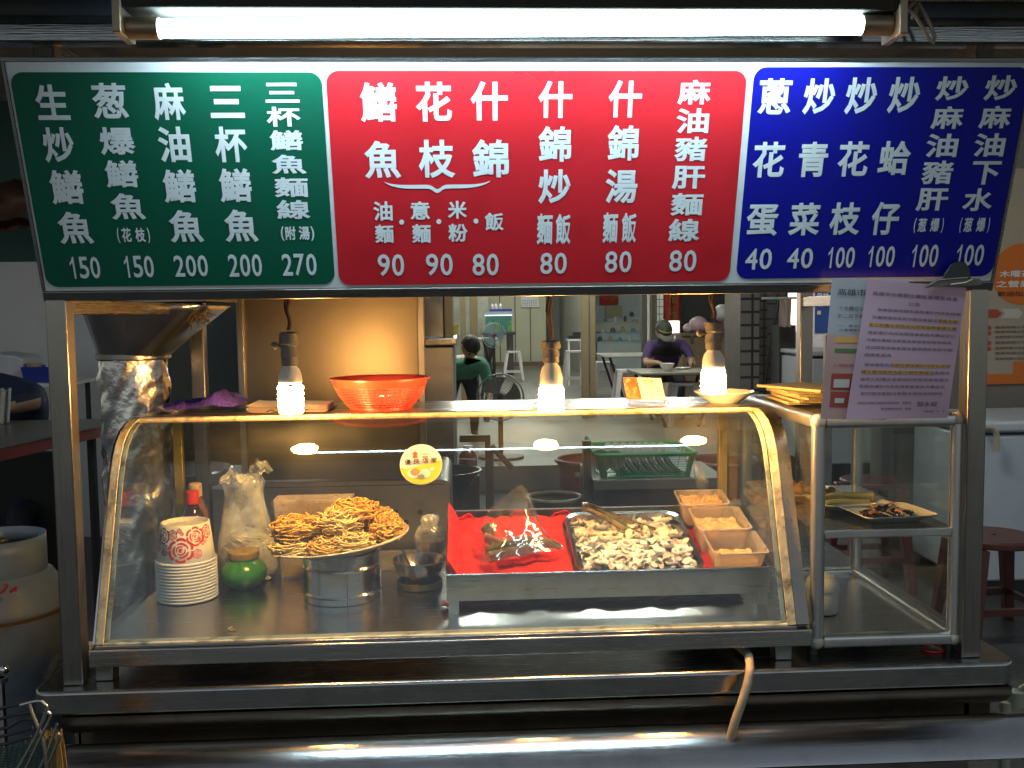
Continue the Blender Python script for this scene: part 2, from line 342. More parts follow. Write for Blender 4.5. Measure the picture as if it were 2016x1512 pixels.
m.k = 3; m.prism(circ(.17, 28, cx=.0, cy=-.62, sy=.7), sfn(.0024), 0, .0003); m.k = 0; m.prism(circ(.1, 20, cx=.52, cy=-.24, sy=.8), sfn(.0015), 0, .0003)
m.build('food_picture', CRM, stk, mats=[mat('pale_print', (.8, .7, .5), .5), mat('orange_print', (.5, .2, .06), .5, var=.6, vs=90), mat('mint_print', (.4, .6, .4), .5, var=.3, vs=60), mat('green_print', (.2, .26, .12), .5, var=.6, vs=120)])

# ================================================================== menu sign
SO = Vector((0, -.02, 1.5005)); SV = Vector((0, -.12, .388)).normalized(); SU = Vector((1, 0, 0)); SN = SU.cross(SV); SL = .4062
def sg(px, py):
    d = ray(px, py); t = (SO-CAM).dot(SN)/d.dot(SN); q = CAM+d*t-SO; return q.dot(SU), q.dot(SV)
def son(dz): return lambda a, b, d=0: SO+SU*a+SV*b+SN*(dz+d)
sign = thing('menu_sign', 'wide white menu board with green, red and blue panels leaning out over the stall', 'menu sign', SO)
m = MB(); m.prism([(-.902, 0), (.902, 0), (.902, SL), (-.902, SL)], son(0), -.03, 0)
m.build('board', mat('white_acrylic', (.74, .76, .78), .25, var=.03, dirt=(.5, .48, .42), damt=.35, dscale=13), sign, bevel=.001)
m = MB()
m.prism([(-.907, -.019), (.907, -.019), (.907, -.0003), (-.907, -.0003)], son(0), -.034, .004)
m.build('bottom_rail', STD, sign, bevel=.0015)
for x in (-.907, .9023):
    m = MB(); m.prism([(x, 0), (x+.0047, 0), (x+.0047, SL), (x, SL)], son(0), -.034, .003); m.build('side_rail', ST, sign)
m = MB(); m.prism([(-.907, SL+.0003), (.907, SL+.0003), (.907, SL+.006), (-.907, SL+.006)], son(0), -.034, .003); m.build('top_rail', STB, sign)
GREEN = mat('green_vinyl', (.003, .10, .055), .3, var=.06, vs=3, dirt=(.012, .085, .055), damt=.5, dscale=11); RED = mat('red_vinyl', (.62, .02, .03), .3, var=.06, vs=3, dirt=(.50, .015, .022), damt=.6, dscale=9); BLUE = mat('blue_vinyl', (.006, .008, .28), .3, var=.06, vs=3, dirt=(.014, .014, .21), damt=.5, dscale=11)
LET = mat('white_lettering', (.72, .76, .78), .4, var=.03)
def panel(nm, x0, x1, mt, rad=.022):
    (a0, b0), (a1, b1) = x0, x1
    u0, v1 = sg(a0, b0); u1, v0 = sg(a1, b1)
    q = MB(); q.prism(rrect(u0, u1, v0, v1, rad, 8), son(0), .0004, .0012); return q.build(nm, mt, sign)
pg = panel('green_panel', (18, 142), (660, 559), GREEN); pr_ = panel('red_panel', (641, 139), (1435, 553), RED)
ub0, _ = sg(1486, 133); ub1 = sg(1953, 545)[0]
q = MB(); q.prism(rrect(sg(1467, 340)[0], sg(1990, 340)[0], sg(1700, 546)[1], sg(1700, 132)[1], .022, 8), son(0), .0004, .0012); pb = q.build('blue_panel', BLUE, sign)
def letters(parent, items, nm='lettering', dz=.0022, off=.027, mt=None):
    q = MB()
    for t, x0, x1, y0, y1 in items:
        cx, cy = (x0+x1)/2, (y0+y1)/2; h = y1-y0; w_ = (x1-x0)-.2*abs(cx-1008)/950*h
        u0, _ = sg(cx-w_/2, cy); u1, _ = sg(cx+w_/2, cy); _, v1 = sg(cx, y0); _, v0 = sg(cx, y1)
        if t.isdigit():
            cw = (u1-u0)/len(t)
            for i, ch in enumerate(t):
                a0, a1 = (.28, .70) if ch == '1' else (.07, .93)
                if ch == '1': q.add([son(dz)(u0+cw*(i+a0+(a1-a0)*x), v0+(v1-v0)*y) for x, y in ((.62, 0), (1, 0), (1, 1), (.70, 1), (.48, .86), (0, .72), (0, .59), (.62, .75))], [[0, 1, 2, 7], [2, 3, 4, 7], [4, 5, 6, 7]])
                else: put(q, ch, son(dz), u0+cw*(i+a0), u0+cw*(i+a1), v0, v1, .014)
        else: put(q, t, son(dz), u0, u1, v0, v1, off)
    return q.build(nm, mt or LET, parent)
def colm(s, boxes): return [(ch, *b) for ch, b in zip(s, boxes)]
def paren(a, b, x0, x1, y0, y1):
    wd = x1-x0; return [('(', x0, x0+.09*wd+3, y0, y1), (a, x0+.13*wd, x0+.47*wd, y0, y1-2), (b, x0+.52*wd, x0+.87*wd, y0, y1-2), (')', x1-.09*wd-3, x1, y0, y1)]
G = colm('生炒鱔魚', [(64, 142, 166, 236), (79, 153, 250, 320), (93, 171, 334, 402), (109, 188, 416, 480)])+[('150', 129, 203, 505, 548)]
G += colm('葱爆鱔魚', [(176, 257, 163, 233), (192, 271, 250, 305), (203, 277, 315, 369), (214, 290, 380, 432)])+[('150', 236, 308, 503, 546)]+paren('花', '枝', 229, 298, 448, 478)
G += colm('麻油鱔魚', [(296, 370, 163, 237), (307, 380, 249, 319), (317, 391, 333, 399), (329, 404, 413, 477)])+[('200', 339, 414, 502, 544)]
G += colm('三杯鱔魚', [(409, 484, 169, 232), (419, 491, 249, 319), (428, 500, 331, 398), (438, 511, 412, 476)])+[('200', 446, 520, 500, 544)]
G += colm('三杯鱔魚麵線', [(520, 591, 163, 202), (523, 594, 210, 249), (529, 599, 256, 296), (533, 605, 304, 342), (538, 609, 349, 388), (543, 613, 393, 431)])+paren('附', '湯', 552, 620, 445, 474)+[('270', 552, 627, 499, 542)]
letters(pg, G)
A = colm('鱔花什魚枝錦', [(707, 784, 162, 240), (817, 891, 161, 239), (926, 1000, 160, 237), (715, 791, 277, 351), (823, 897, 275, 350), (929, 1002, 274, 349)])
A += colm('油麵意麵米粉飯', [(734, 774, 396, 434), (737, 776, 442, 478), (807, 847, 396, 432), (810, 849, 441, 478), (881, 920, 395, 430), (882, 921, 440, 476), (954, 992, 418, 454)])
A += [('90', 741, 799, 500, 543), ('90', 836, 894, 499, 542), ('80', 928, 984, 499, 542)]
A += colm('什錦炒麵飯', [(1059, 1127, 159, 232), (1059, 1125, 248, 318), (1059, 1124, 333, 401), (1056, 1088, 420, 481), (1093, 1124, 420, 481)])+[('80', 1061, 1118, 497, 539)]
A += colm('什錦湯麵飯', [(1196, 1265, 158, 231), (1194, 1259, 246, 316), (1190, 1256, 333, 400), (1185, 1217, 418, 478), (1222, 1254, 418, 478)])+[('80', 1188, 1246, 494, 536)]
A += colm('麻油豬肝麵線', [(1332, 1401, 157, 206), (1329, 1397, 213, 262), (1326, 1393, 269, 317), (1321, 1389, 326, 372), (1318, 1385, 380, 424), (1314, 1379, 430, 475)])+[('80', 1314, 1374, 492, 534)]
letters(pr_, A)
q = MB()
for x, y in ((791, 437), (864, 436), (937, 435)):
    u, v = sg(x, y); q.prism(circ(.0046, 16, cx=u, cy=v), son(.0015), 0, .0007)
q.build('lettering', LET, pr_)
q = MB(); pts = []
for i in range(41):
    t = i/40; px = 757+208*t; py = 360+13*math.sin(math.pi*min(1, t*2.0) * .5)**.5*(1 if t < .5 else 0) if t < .5 else 0
    k = abs(t-.5)*2
    py = 358+10*(1-k**6)+(9*math.exp(-((t-.5)/.045)**2)); pts.append(px_ := (px, py-2*t))
up = [sg(x, y-3.2*(1-abs(i/20-1)**4)-.6) for i, (x, y) in enumerate(pts)]; dn = [sg(x, y+3.2*(1-abs(i/20-1)**4)+.6) for i, (x, y) in enumerate(pts)]
for i in range(40): q.add([son(.0022)(*p) for p in (up[i], up[i+1], dn[i+1], dn[i])], [[0, 1, 2, 3]])
q.build('lettering', LET, pr_)
B = colm('蔥花蛋', [(1489, 1562, 154, 225), (1478, 1548, 279, 349), (1466, 1535, 402, 464)])+[('40', 1463, 1523, 489, 530)]
B += colm('炒青菜', [(1577, 1648, 154, 225), (1567, 1633, 279, 348), (1549, 1618, 399, 463)])+[('40', 1545, 1604, 488, 528)]
B += colm('炒花枝', [(1659, 1731, 152, 225), (1644, 1714, 278, 347), (1629, 1698, 398, 462)])+[('100', 1621, 1686, 486, 527)]
B += colm('炒蛤仔', [(1743, 1816, 151, 223), (1724, 1797, 277, 344), (1710, 1774, 397, 462)])+[('100', 1700, 1765, 484, 525)]
B += colm('炒麻油豬肝', [(1838, 1910, 150, 198), (1829, 1900, 209, 254), (1818, 1889, 263, 309), (1810, 1879, 316, 362), (1800, 1869, 370, 415)])+paren('葱', '爆', 1796, 1859, 429, 458)+[('100', 1785, 1851, 481, 525)]
B += colm('炒麻油下水', [(1933, 2006, 148, 198), (1923, 1994, 208, 253), (1912, 1982, 262, 308), (1907, 1972, 317, 363), (1891, 1958, 370, 415)])+paren('葱', '爆', 1886, 1950, 428, 458)+[('100', 1873, 1941, 481, 523)]
letters(pb, B)

# ================================================================== tube lamp and pendant bulbs
lamp = thing('tube_lamp', 'long white fluorescent tube in a dusty, darkened metal batten above the menu sign', 'tube light', (0, -.22, 1.99))
LY, LZ = -.255, 1.9145
m = MB(); m.tube([(-.604, LY, LZ-.004), (.537, LY, LZ+.004)], .0150, 20); m.build('glass_tube', emitm('cool_white_tube', (.64, .90, 1.0), TUBE_L), lamp)
CAPM = mat('lamp_end_metal', (.35, .28, .2), .4, .6)
for s, x in ((1, -.604), (-1, .537)):
    m = MB(); zc = LZ+(-.004 if s > 0 else .004); m.lathe([(.004, 0), (.0172, .001), (.0172, .05), (.012, .052), (.004, .053)], (0, 0, 0), 20, M=Matrix.Translation((x-s*.0003, LY, zc)) @ Matrix.Rotation(-s*R(90), 4, 'Y'), cap0=True, cap1=True); m.build('end_cap', CAPM, lamp)
hp = [(-.03, 0), (.03, 0), (.034, .018), (.022, .042), (-.022, .042), (-.034, .018)]
m = MB(); m.prism(hp, lambda a, b, d: (d, LY+.004+a, LZ+.0215+b), -.668, .602); m.build('batten', mat('darkened_enamel', (.075, .071, .063), .8, .0, dirt=(.05, .04, .025), spec=.05), lamp, bevel=.002)  # base colour darkened to hold down the tube's glare on the pale enamel
for s, x in ((1, -.668), (-1, .602)):
    m = MB(); m.prism([(-.034, -.020), (.034, -.020), (.036, -.018), (.036, .066), (-.036, .066), (-.036, -.018)], lambda a, b, d: (d, LY+a, LZ+b), x, x+s*.013); m.build('end_bracket', CAPM, lamp, bevel=.003)
for x in (-.3, .38):
    m = MB(); m.box((x-.006, LY-.038, LZ+.045), (x+.006, LY-.031, LZ+.052)); m.build('clip', BLACKP, lamp)
cordm = mat('tan_cord', (.38, .28, .18), .6)
m = MB(); q = P(1775, 20, -.2)
m.tube([P(x, y, -.2) for x, y in ((1762, 20), (1785, 17), (1800, 28), (1815, 52), (1828, 76), (1838, 84), (1841, 74), (1832, 50), (1820, 26), (1808, 6))], .0032, 8)
m.tube([P(x, y, -.195) for x, y in ((1790, 15), (1800, 4), (1806, 10), (1802, 24), (1797, 38))], .004, 8)
tag(m.build('power_cord', cordm), 'looped tan power cord hanging at the right end of the tube light', 'cord')

GLASSB = mat('frosted_bulb_neck', (.75, .72, .62), .3, var=.1, vs=12, sss=.2)
SOCK = mat('grimy_socket', (.17, .16, .14), .6, dirt=(.06, .035, .02), damt=.8, dscale=30)
SPIR = emitm('warm_white_coil', (1., .51, .14), BULB_L)
def bulb(x, z0, z1, z2, z3, label, knob):
    """z0-z1 coil, z1-z2 bulb neck, z2-z3 socket, then cord up to the sign"""
    y = .1; b = thing('hanging_bulb', label, 'light bulb', (x, y, z3), 'bare spiral bulbs hanging over the case')
    m = MB(); m.tube([(x+.004*math.sin(k*1.1)*(1-k/12), y, z3+.003+(1.53-z3)*k/12) for k in range(13)], .0036, 8); m.tube([(x-.004+.004*math.sin(k*.9), y+.003, z3+.003+(1.53-z3)*k/12) for k in range(13)], .0022, 6); m.build('cord', mat('brown_cord', (.05, .025, .02), .6), b)
    h = z3-z2
    m = MB(); m.lathe([(.004, h), (.015, h*.99), (.0195, h*.95), (.0205, h*.66), (.0185, h*.62), (.0165, h*.6), (.0172, h*.34), (.0185, h*.3), (.0165, h*.26), (.0165, h*.04), (.013, 0)], (x, y, z2), 24, cap0=True); m.build('socket', SOCK, b)
    if knob: m = MB(); m.tube([(x-.016, y, z2+h*.58), (x-.026, y-.003, z2+h*.6)], .004, 8); m.ball((x-.029, y-.003, z2+h*.6), .008, 10, (1, .5, 1)); m.build('switch_knob', SOCK, b)
    n = z2-z1
    m = MB(); m.lathe([(.0130, n), (.014, n*.93), (.019, n*.78), (.0225, n*.5), (.0238, n*.2), (.0235, .003), (.021, 0), (.004, .0)], (x, y, z1), 28, cap1=True); m.build('bulb_neck', GLASSB, b)
    H = z1-z0; pts = []; K = 4
    for ph in (0, math.pi):
        pp = [(x+.008*math.cos(ph), y+.008*math.sin(ph), z1-.001)]
        for i in range(K*24+1):
            t = i/(K*24); a = ph+2*math.pi*K/2*t; rr = .0205
            pp.append((x+rr*math.cos(a), y+rr*math.sin(a), z1-.008-(H-.014)*t))
        pts.append(pp)
    m = MB(); path = pts[0]+[(x, y, z0+.004)]+pts[1][::-1]; m.tube(path, .0058, 8); m.build('spiral_tube', SPIR, b)
bulb(-.478, 1.252, 1.313, 1.349, 1.418, 'lit spiral bulb on a grey socket, between the order slips and the orange colander', True)
bulb(.05, 1.247, 1.300, 1.347, 1.393, 'lit spiral bulb in a corroded brown socket, hanging in front of the shop behind', False)
bulb(.386, 1.278, 1.331, 1.368, 1.428, 'lit spiral bulb hanging over the white plate', True)

# ================================================================== aluminium glass cabinet
cab = thing('glass_cabinet', 'aluminium framed glass food cabinet with one shelf, beside the curved case', 'glass cabinet', (.71, .26, .747))
KX0, KX1, KY0, KY1, KZ0, KZ1 = .575, .859, .012, .505, .767, 1.238
RB = .014
for x in (KX0, KX1):
    for y in (KY0, KY1):
        m = MB(); m.lathe([(RB, 0), (RB, KZ1-KZ0-.03)], (x, y, KZ0+.018), 20, cap0=True, cap1=True); m.build('frame_post', ALU, cab)
CORN = mat('corner_cap_plastic', (.5, .48, .4), .4)
for z, nm in ((KZ1-.012, 'top_bar'), (KZ0+.014, 'bottom_bar')):
    for y in (KY0, KY1): m = MB(); m.prism(rrect(y-.013, y+.013, z-.013, z+.013, .008, 5), lambda a, b, d: (d, a, b), KX0+.012, KX1-.012); m.build(nm, ALU, cab)
    for x in (KX0, KX1): m = MB(); m.prism(rrect(x-.013, x+.013, z-.013, z+.013, .008, 5), lambda a, b, d: (a, d, b), KY0+.012, KY1-.012); m.build(nm, ALU, cab)
    for x in (KX0, KX1):
        for y in (KY0, KY1): m = MB(); m.ball((x, y, z), .0165, 16); m.build('corner_cap', CORN, cab)
for x in (KX0, KX1): m = MB(); m.box((x-.002, KY0+.012, KZ0+.027), (x+.002, KY1-.012, KZ1-.025)); m.build('side_glass', GLC, cab)
m = MB(); m.box((KX0+.012, KY0-.002, 1.012), (KX1-.012, KY0+.002, KZ1-.025)); m.build('front_glass', GLC, cab)
m = MB(); m.box((KX0+.013, KY0+.013, KZ1-.006), (KX1-.013, KY1-.013, KZ1-.002)); m.build('top_panel', STD, cab)
m = MB(); m.box((KX0+.013, KY0+.013, KZ0+.006), (KX1-.013, KY1-.013, KZ0+.012)); m.build('floor_panel', STF, cab)
m = MB(); m.box((KX0+.004, KY0+.004, 1.003), (KX1-.004, KY1-.012, 1.0075)); m.build('shelf', steel('shelf_steel', (.5, .5, .48), .22), cab)
m = MB(); m.box((KX0+.012, KY0-.009, .992), (KX1-.012, KY0+.0035, 1.0085)); m.build('shelf_edge', ALU, cab, bevel=.002)
for x in (KX0, KX1):
    for y in (KY0+.02, KY1-.02): m = MB(); m.lathe([(.012, 0), (.012, .02)], (x, y, .7475), 12, cap0=True, cap1=True); m.build('foot', BLACKP, cab)

# ================================================================== notices clipped to the sign
PINK = mat('pink_paper', (.58, .38, .48), .7, var=.05, vs=3); GREY = mat('grey_white_paper', (.46, .46, .50), .6, var=.06, vs=3, bump=.3, bs=5); ROSE = mat('rose_paper', (.60, .38, .34), .7, var=.04)
HIL = mat('orange_highlighter', (.75, .42, .12), .7, var=.1); GRN = mat('green_band', (.10, .22, .08), .6); BRICK = mat('brick_red_print', (.45, .08, .06), .6); INKG = mat('grey_ink', (.10, .08, .10), .7)
def sheet(nm, label, quad, y0, y1, bow, mt):
    """hanging sheet: quad of pixels TL TR BR BL, at depth y0 (top) to y1 (bottom), bowed"""
    TL, TR, BR, BL = quad
    def fn(a, b, d=0):
        x = (TL[0]*(1-a)+TR[0]*a)*(b)+(BL[0]*(1-a)+BR[0]*a)*(1-b); y = (TL[1]*(1-a)+TR[1]*a)*b+(BL[1]*(1-a)+BR[1]*a)*(1-b)
        Y = y0*b+y1*(1-b)+bow*math.sin(math.pi*a)*(.4+.6*(1-b))+.0025*math.sin(9*b+3*a)-d
        return P(x, y, Y)
    t = thing(nm, label, 'paper notice', fn(.5, 1)); m = MB(); m.grid(lambda u, v: fn(u, v), 16, 24); m.build('sheet', mt, t, solid=.0004, ang=80); return t, fn
def lines(t, fn, rows, mt, dz=.0012):
    m = MB()
    for s, a0, a1, b, h in rows: put(m, s, lambda a, bb: fn(a, bb, dz), a0, a1, b-h/2, b+h/2)
    m.build('lettering', mt, t)
def bars(t, fn, rects, mt, nm, dz=.0008):
    m = MB()
    for a0, a1, b0, b1 in rects: m.grid(lambda u, v: fn(a0+(a1-a0)*u, b0+(b1-b0)*v, dz), 6, 2)
    m.build(nm, mt, t)
t, fn = sheet('paper_notice', 'creased white notice with coloured red icons, behind the pink notice', ((1638, 548), (1790, 552), (1745, 826), (1615, 825)), -.052, -.046, .004, GREY)
m = MB(); m.grid(lambda u, v: fn(.0+.98*u, .0+.60*v, .0012), 10, 14); m.build('rose_half', ROSE, t)
lines(t, fn, [('高雄市光華觀光', .09, .98, .905, .05), ('十大攤位以集中公告', .12, .75, .79, .028), ('於二月下旬起，敬請', .12, .75, .735, .028), ('一、本公告如有異動', .12, .8, .665, .018), ('以管理委員會公告為準', .16, .8, .635, .018)], INK, .0024)
bars(t, fn, [(.12, .7, .545, .585), (.42, .7, .60, .635)], HIL, 'highlight', .002); bars(t, fn, [(.12, .7, .475, .503)], GRN, 'green_band', .002)
lines(t, fn, [('人潮擁擠請依序排隊', .12, .75, .385, .022)], BRICK, .0024)
bars(t, fn, [(.11, .42, .21, .325), (.5, .8, .215, .33), (.12, .42, .085, .195), (.5, .8, .09, .2)], BRICK, 'icon', .002)
bars(t, fn, [(.15, .38, .225, .285), (.19, .33, .115, .15)], mat('icon_white', (.7, .66, .6), .6), 'icon', .003)
t, fn = sheet('paper_notice', 'pink typed notice with orange highlighted lines, hanging from the black clip', ((1709, 550), (1903, 566), (1865, 823), (1665, 826)), -.062, -.056, -.006, PINK)
T = '本會為維護市容及攤商權益依規定辦理公告周知請各攤商配合遵守並於期限內完成改善如有疑問請洽管理委員會服務處'
rows = [('高雄市光華觀光攤販管理委員會', .07, .93, .905, .03), ('公告', .44, .56, .845, .028)]
ys = [.792, .735, .681, .625, .572, .518, .465, .395, .343, .29, .238, .186]
xr = [(.14, .98), (.1, .96), (.08, .96), (.08, .96), (.08, .93), (.08, .95), (.08, .35), (.1, .95), (.08, .96), (.08, .96), (.08, .93), (.11, .92)]
for k, (b, (a0, a1)) in enumerate(zip(ys, xr)):
    nn = max(4, int(20*(a1-a0))); s = ''.join(T[(k*7+i*3) % len(T)] for i in range(nn)); rows.append((s, a0, a1, b, .023))
rows += [('高雄市光華觀光攤販管理委員會　理事長', .09, .62, .118, .017), ('暨全體管理委員　敬啟', .33, .63, .075, .017), ('顏永峻', .68, .88, .108, .038), ('中華民國　年　月', .75, .96, .052, .015)]
lines(t, fn, rows, INKG)
bars(t, fn, [(.77, .97, .722, .75), (.08, .95, .667, .696), (.38, .95, .381, .41), (.08, .79, .329, .358)], HIL, 'highlight')
t = thing('binder_clip', 'black binder clip gripping the lower right corner of the sign', 'binder clip', P(1885, 545, -.05))
def BC(px, py, d=0): return P(px, py, -.07+d)
m = MB(); pp = [(1858, 553), (1858, 541), (1866, 530), (1872, 520), (1884, 514), (1900, 516), (1908, 528), (1910, 542), (1912, 551)]
m.prism(pp, lambda a, b, d: BC(a, b, d), 0, .03); m.build('body', BLACKP, t, bevel=.002)
m = MB(); m.tube([BC(x, y, -.004) for x, y in ((1826, 563), (1845, 552), (1872, 549), (1905, 547), (1915, 549), (1900, 556), (1870, 560))], .0022, 8); m.build('lever', STB, t)
m = MB(); m.prism([(1820, 567), (1850, 551), (1905, 547), (1930, 549), (1934, 560), (1900, 563), (1862, 562)], lambda a, b, d: BC(a, b, d), -.004, .0); m.build('jaw', mat('smoky_plastic', (.10, .09, .07), .15, alpha=.8, coat=.5), t)
# ================================================================== things inside the case
FZ = .8203
# --- stack of printed paper bowls, upside down
CUPW = mat('white_paperboard', (.80, .76, .70), .55, var=.03); ROSEP = mat('red_rose_print', (.55, .035, .03), .5, var=.12, vs=30); ROSED = mat('plum_rose_print', (.22, .03, .06), .5)
cx, cyy = PZ(379, 1166, FZ).x, .305
rt, rb, hb = .053, .0625, .088
def bowl(z, tiltv, top):
    b = thing('paper_bowl', 'upside-down white paper bowl with red roses, topmost of the stack' if top else 'upside-down white paper bowl with a rolled rim, inside the stack beside the green jar', 'paper bowl', (cx, cyy, z), 'stacked paper bowls')
    m = MB(); m.lathe([(rb-.0015, .003), (rb+.0005, .006), (rt, hb), (rt-.002, hb+.001), (rt-.0035, hb-.001), (rt-.004, hb-.009), (.002, hb-.009)], b.location, 40); m.build('cup_wall', CUPW, b, ang=60)
    m = MB(); m.tube([(cx+(rb+.001)*math.cos(2*math.pi*i/44), cyy+(rb+.001)*math.sin(2*math.pi*i/44), z+.0035) for i in range(44)], .0034, 8, closed=True); m.build('rolled_rim', CUPW, b)
    def cone(a, s, d=0.):
        r = rb+(rt-rb)*((s-.006)/(hb-.006))+.0006+d; return (cx+r*math.cos(a), cyy+r*math.sin(a), z+s)
    def rose(a0, s0, R_, mt):
        m = MB(); k = 6
        out = [(R_*(1+.13*abs(math.sin(3*t)))*math.cos(t), R_*(1+.13*abs(math.sin(3*t)))*math.sin(t)) for t in [2*math.pi*i/48 for i in range(48)]]
        def F(x, y, d=0): return cone(a0+x/((rb+rt)/2), min(hb-.001, max(.009, s0+y)), d)
        n = len(out); inner = [(x*.78, y*.78) for x, y in out]
        for i in range(n):
            j = (i+1) % n
            if i % 8 not in (7,): m.add([F(*out[i]), F(*out[j]), F(*inner[j]), F(*inner[i])], [[0, 1, 2, 3]])
        for q, (r0, r1, g0, g1) in enumerate(((.50, .70, 10, 120), (.50, .70, 140, 235), (.50, .70, 255, 350), (.28, .43, 60, 200), (.28, .43, 220, 380), (.0, .2, 0, 300))):
            N = 10
            for i in range(N):
                ta, tb = R(g0+(g1-g0)*i/N), R(g0+(g1-g0)*(i+1)/N); w0 = math.sin(math.pi*(i+.02)/N)*.5+.5; w1 = math.sin(math.pi*min(1, (i+1)/N))*.5+.5
                def q_(t, wd, e): rr = (r0+r1)/2+(r1-r0)/2*wd*e; return F(R_*rr*math.cos(t), R_*rr*math.sin(t))
                m.add([q_(ta, w0, -1), q_(tb, w1, -1), q_(tb, w1, 1), q_(ta, w0, 1)], [[0, 1, 2, 3]])
        m.build('rose_print', mt, b)
    if top:
        for da, s, r_, mt in ((.10, .036, .0250, ROSEP), (.66, .064, .0195, ROSEP), (-.66, .066, .0165, ROSED), (-.22, .070, .0105, ROSEP), (-.52, .036, .0110, ROSED), (.68, .026, .0095, ROSEP), (.05, .079, .005, ROSEP), (.15, .072, .004, ROSEP), (-1.0, .042, .012, ROSED), (.95, .054, .010, ROSEP), (-.62, .030, .006, ROSED), (-.9, .062, .007, ROSED), (1.2, .07, .014, ROSEP), (-1.35, .068, .012, ROSED)):
            rose(-math.pi/2+.0+da, s, r_, mt)
    else:
        for da in (-.9, -.35, .2, .7, 1.1): rose(-math.pi/2+da+z*9, .014, .007, ROSEP if da > -.5 else ROSED)
    return b
NB = 13; PIT = .0070
for k in range(NB): bowl(FZ+.0005+k*PIT, 0, k == NB-1)
# --- green jar
c = P(480, 1110, .375); c = Vector((c.x, .375, FZ))
j = thing('green_jar', 'squat glossy green jar with a tan wooden lid, beside the paper bowls', 'jar', c)
m = MB(); m.lathe([(.002, .001), (.030, .0), (.036, .004), (.050, .022), (.0535, .037), (.050, .050), (.039, .062), (.033, .066), (.033, .070)], c, 40, cap0=True); m.build('body', mat('green_glaze', (.05, .26, .035), .25, var=.2, vs=5, coat=.5), j)
m = MB(); m.lathe([(.0345, .0703), (.0355, .072), (.0355, .085), (.034, .087), (.002, .0872)], c, 36, cap0=True); m.build('lid', mat('tan_lid', (.36, .25, .09), .55, var=.2, stretch=(3, 3, 30)), j)
# --- sauce bottles behind
def bottle(px, py, Y, h, r, label, liq, capc, capname):
    c = P(px, py, Y); z0 = FZ; t = thing('sauce_bottle', label, 'bottle', (c.x, Y, z0)); o = (c.x, Y, z0); H = c.z-z0
    m = MB(); m.lathe([(.002, 0), (r, .002), (r, H*.66), (r*.97, H*.72), (r*.55, H*.84), (r*.42, H*.86), (r*.42, H*.9)], o, 28, cap0=True); m.build('body', liq, t)
    m = MB(); m.lathe([(r*.5, H*.862), (r*.56, H*.868), (r*.56, H*.99), (r*.5, H), (.001, H)], o, 24); m.build('cap', capc, t)
    m = MB(); m.lathe([(r*1.01, H*.2), (r*1.012, H*.5)], o, 28); m.build('label', mat('bottle_paper', (.5, .36, .2), .6, var=.4, vs=40), t)
bottle(378, 966, .40, .2, .027, 'dark soy sauce bottle with a red cap, behind the paper bowls', mat('soy_sauce', (.03, .009, .004), .1, coat=.7), mat('red_cap', (.55, .03, .015), .35), 'red')
bottle(384, 951, .455, .2, .028, 'amber sauce bottle with a pale tan cap, behind the red capped bottle', mat('amber_sauce', (.22, .09, .025), .15, coat=.6), mat('tan_cap', (.62, .42, .22), .4), 'tan')
# --- big bag of rice noodles
def bag(name, label, cat, base, prof, mt, seed, sx=1., sy=.7, tie=None, nseg=40, amp=.09, grp=None):
    """crumpled bag: lathe profile [(r,z)] with folds"""
    rr = random.Random(seed); ph = [rr.uniform(0, 6.28) for _ in range(6)]; m = MB(); vs = []; fs = []; J = len(prof)
    for jx, (r, z) in enumerate(prof):
        for i in range(nseg):
            a = 2*math.pi*i/nseg; k = 1+amp*(math.sin(3*a+ph[0]+z*14)+.7*math.sin(5*a+ph[1]-z*22)+.5*math.sin(9*a+ph[2]+z*30)+.35*math.sin(14*a+ph[3]))
            zz = z+r*.10*math.sin(4*a+ph[4])*(jx/J)
            vs.append((base[0]+r*k*sx*math.cos(a), base[1]+r*k*sy*math.sin(a), base[2]+max(.001, zz)))
    for jx in range(J-1):
        for i in range(nseg): q = (i+1) % nseg; fs.append([jx*nseg+i, jx*nseg+q, (jx+1)*nseg+q, (jx+1)*nseg+i])
    m.add(vs, fs); return m
b0 = P(487, 1100, .40); base = (b0.x, .41, FZ)
base = (P(487, 1100, .447).x, .447, FZ)
t = thing('noodle_bag', 'large clear plastic bag of white rice noodles, standing behind the green jar', 'plastic bag', base)
bag('', '', '', base, [(.004, .0), (.058, .004), (.068, .03), (.070, .07), (.064, .11), (.056, .15), (.048, .19), (.045, .215), (.050, .235), (.040, .25), (.012, .256)], BAG, 3, amp=.055).build('bag', BAG, t, ang=80)
m = MB(); rr = random.Random(4)
m.lathe([(.002, .003), (.050, .004), (.056, .03), (.056, .075), (.046, .10), (.02, .112), (.002, .114)], base, 30, 1, .66)
for i in range(240):
    a = rr.uniform(0, 6.28); r0 = .054*math.sqrt(rr.random()); z = rr.uniform(.004, .112); L = rr.uniform(.02, .05); a2 = a+rr.uniform(-.5, .5)+1.57
    pts = []
    for k in range(8):
        s = (k/7-.5)*L*2; x = r0*math.cos(a)+s*math.cos(a2); y = (r0*math.sin(a)+s*math.sin(a2)); d = math.hypot(x, y)
        e = d/.060
        if e > 1 or i % 2: x /= max(e, .01); y /= max(e, .01)
        pts.append((base[0]+x, base[1]+y*.68, base[2]+max(.004, z+.006*math.sin(k*1.1+i))))
    m.tube(pts, .0018, 5)
m.build('rice_noodles', mat('white_rice_noodle', (.86, .81, .70), .4, sss=.2), t)
m = MB()
for s, q in ((-1, P(460, 925, .40)), (1, P(508, 905, .40))):
    m.grid(lambda u, v: (q.x+s*.004+(u-.5)*(.042+.018*v)*1.0, q.y+.012*math.sin(u*7+s)+.006*math.sin(v*9), q.z-.032+.034*v*(1-.9*(2*u-1)**2)+.004*math.sin(u*19)), 14, 10)
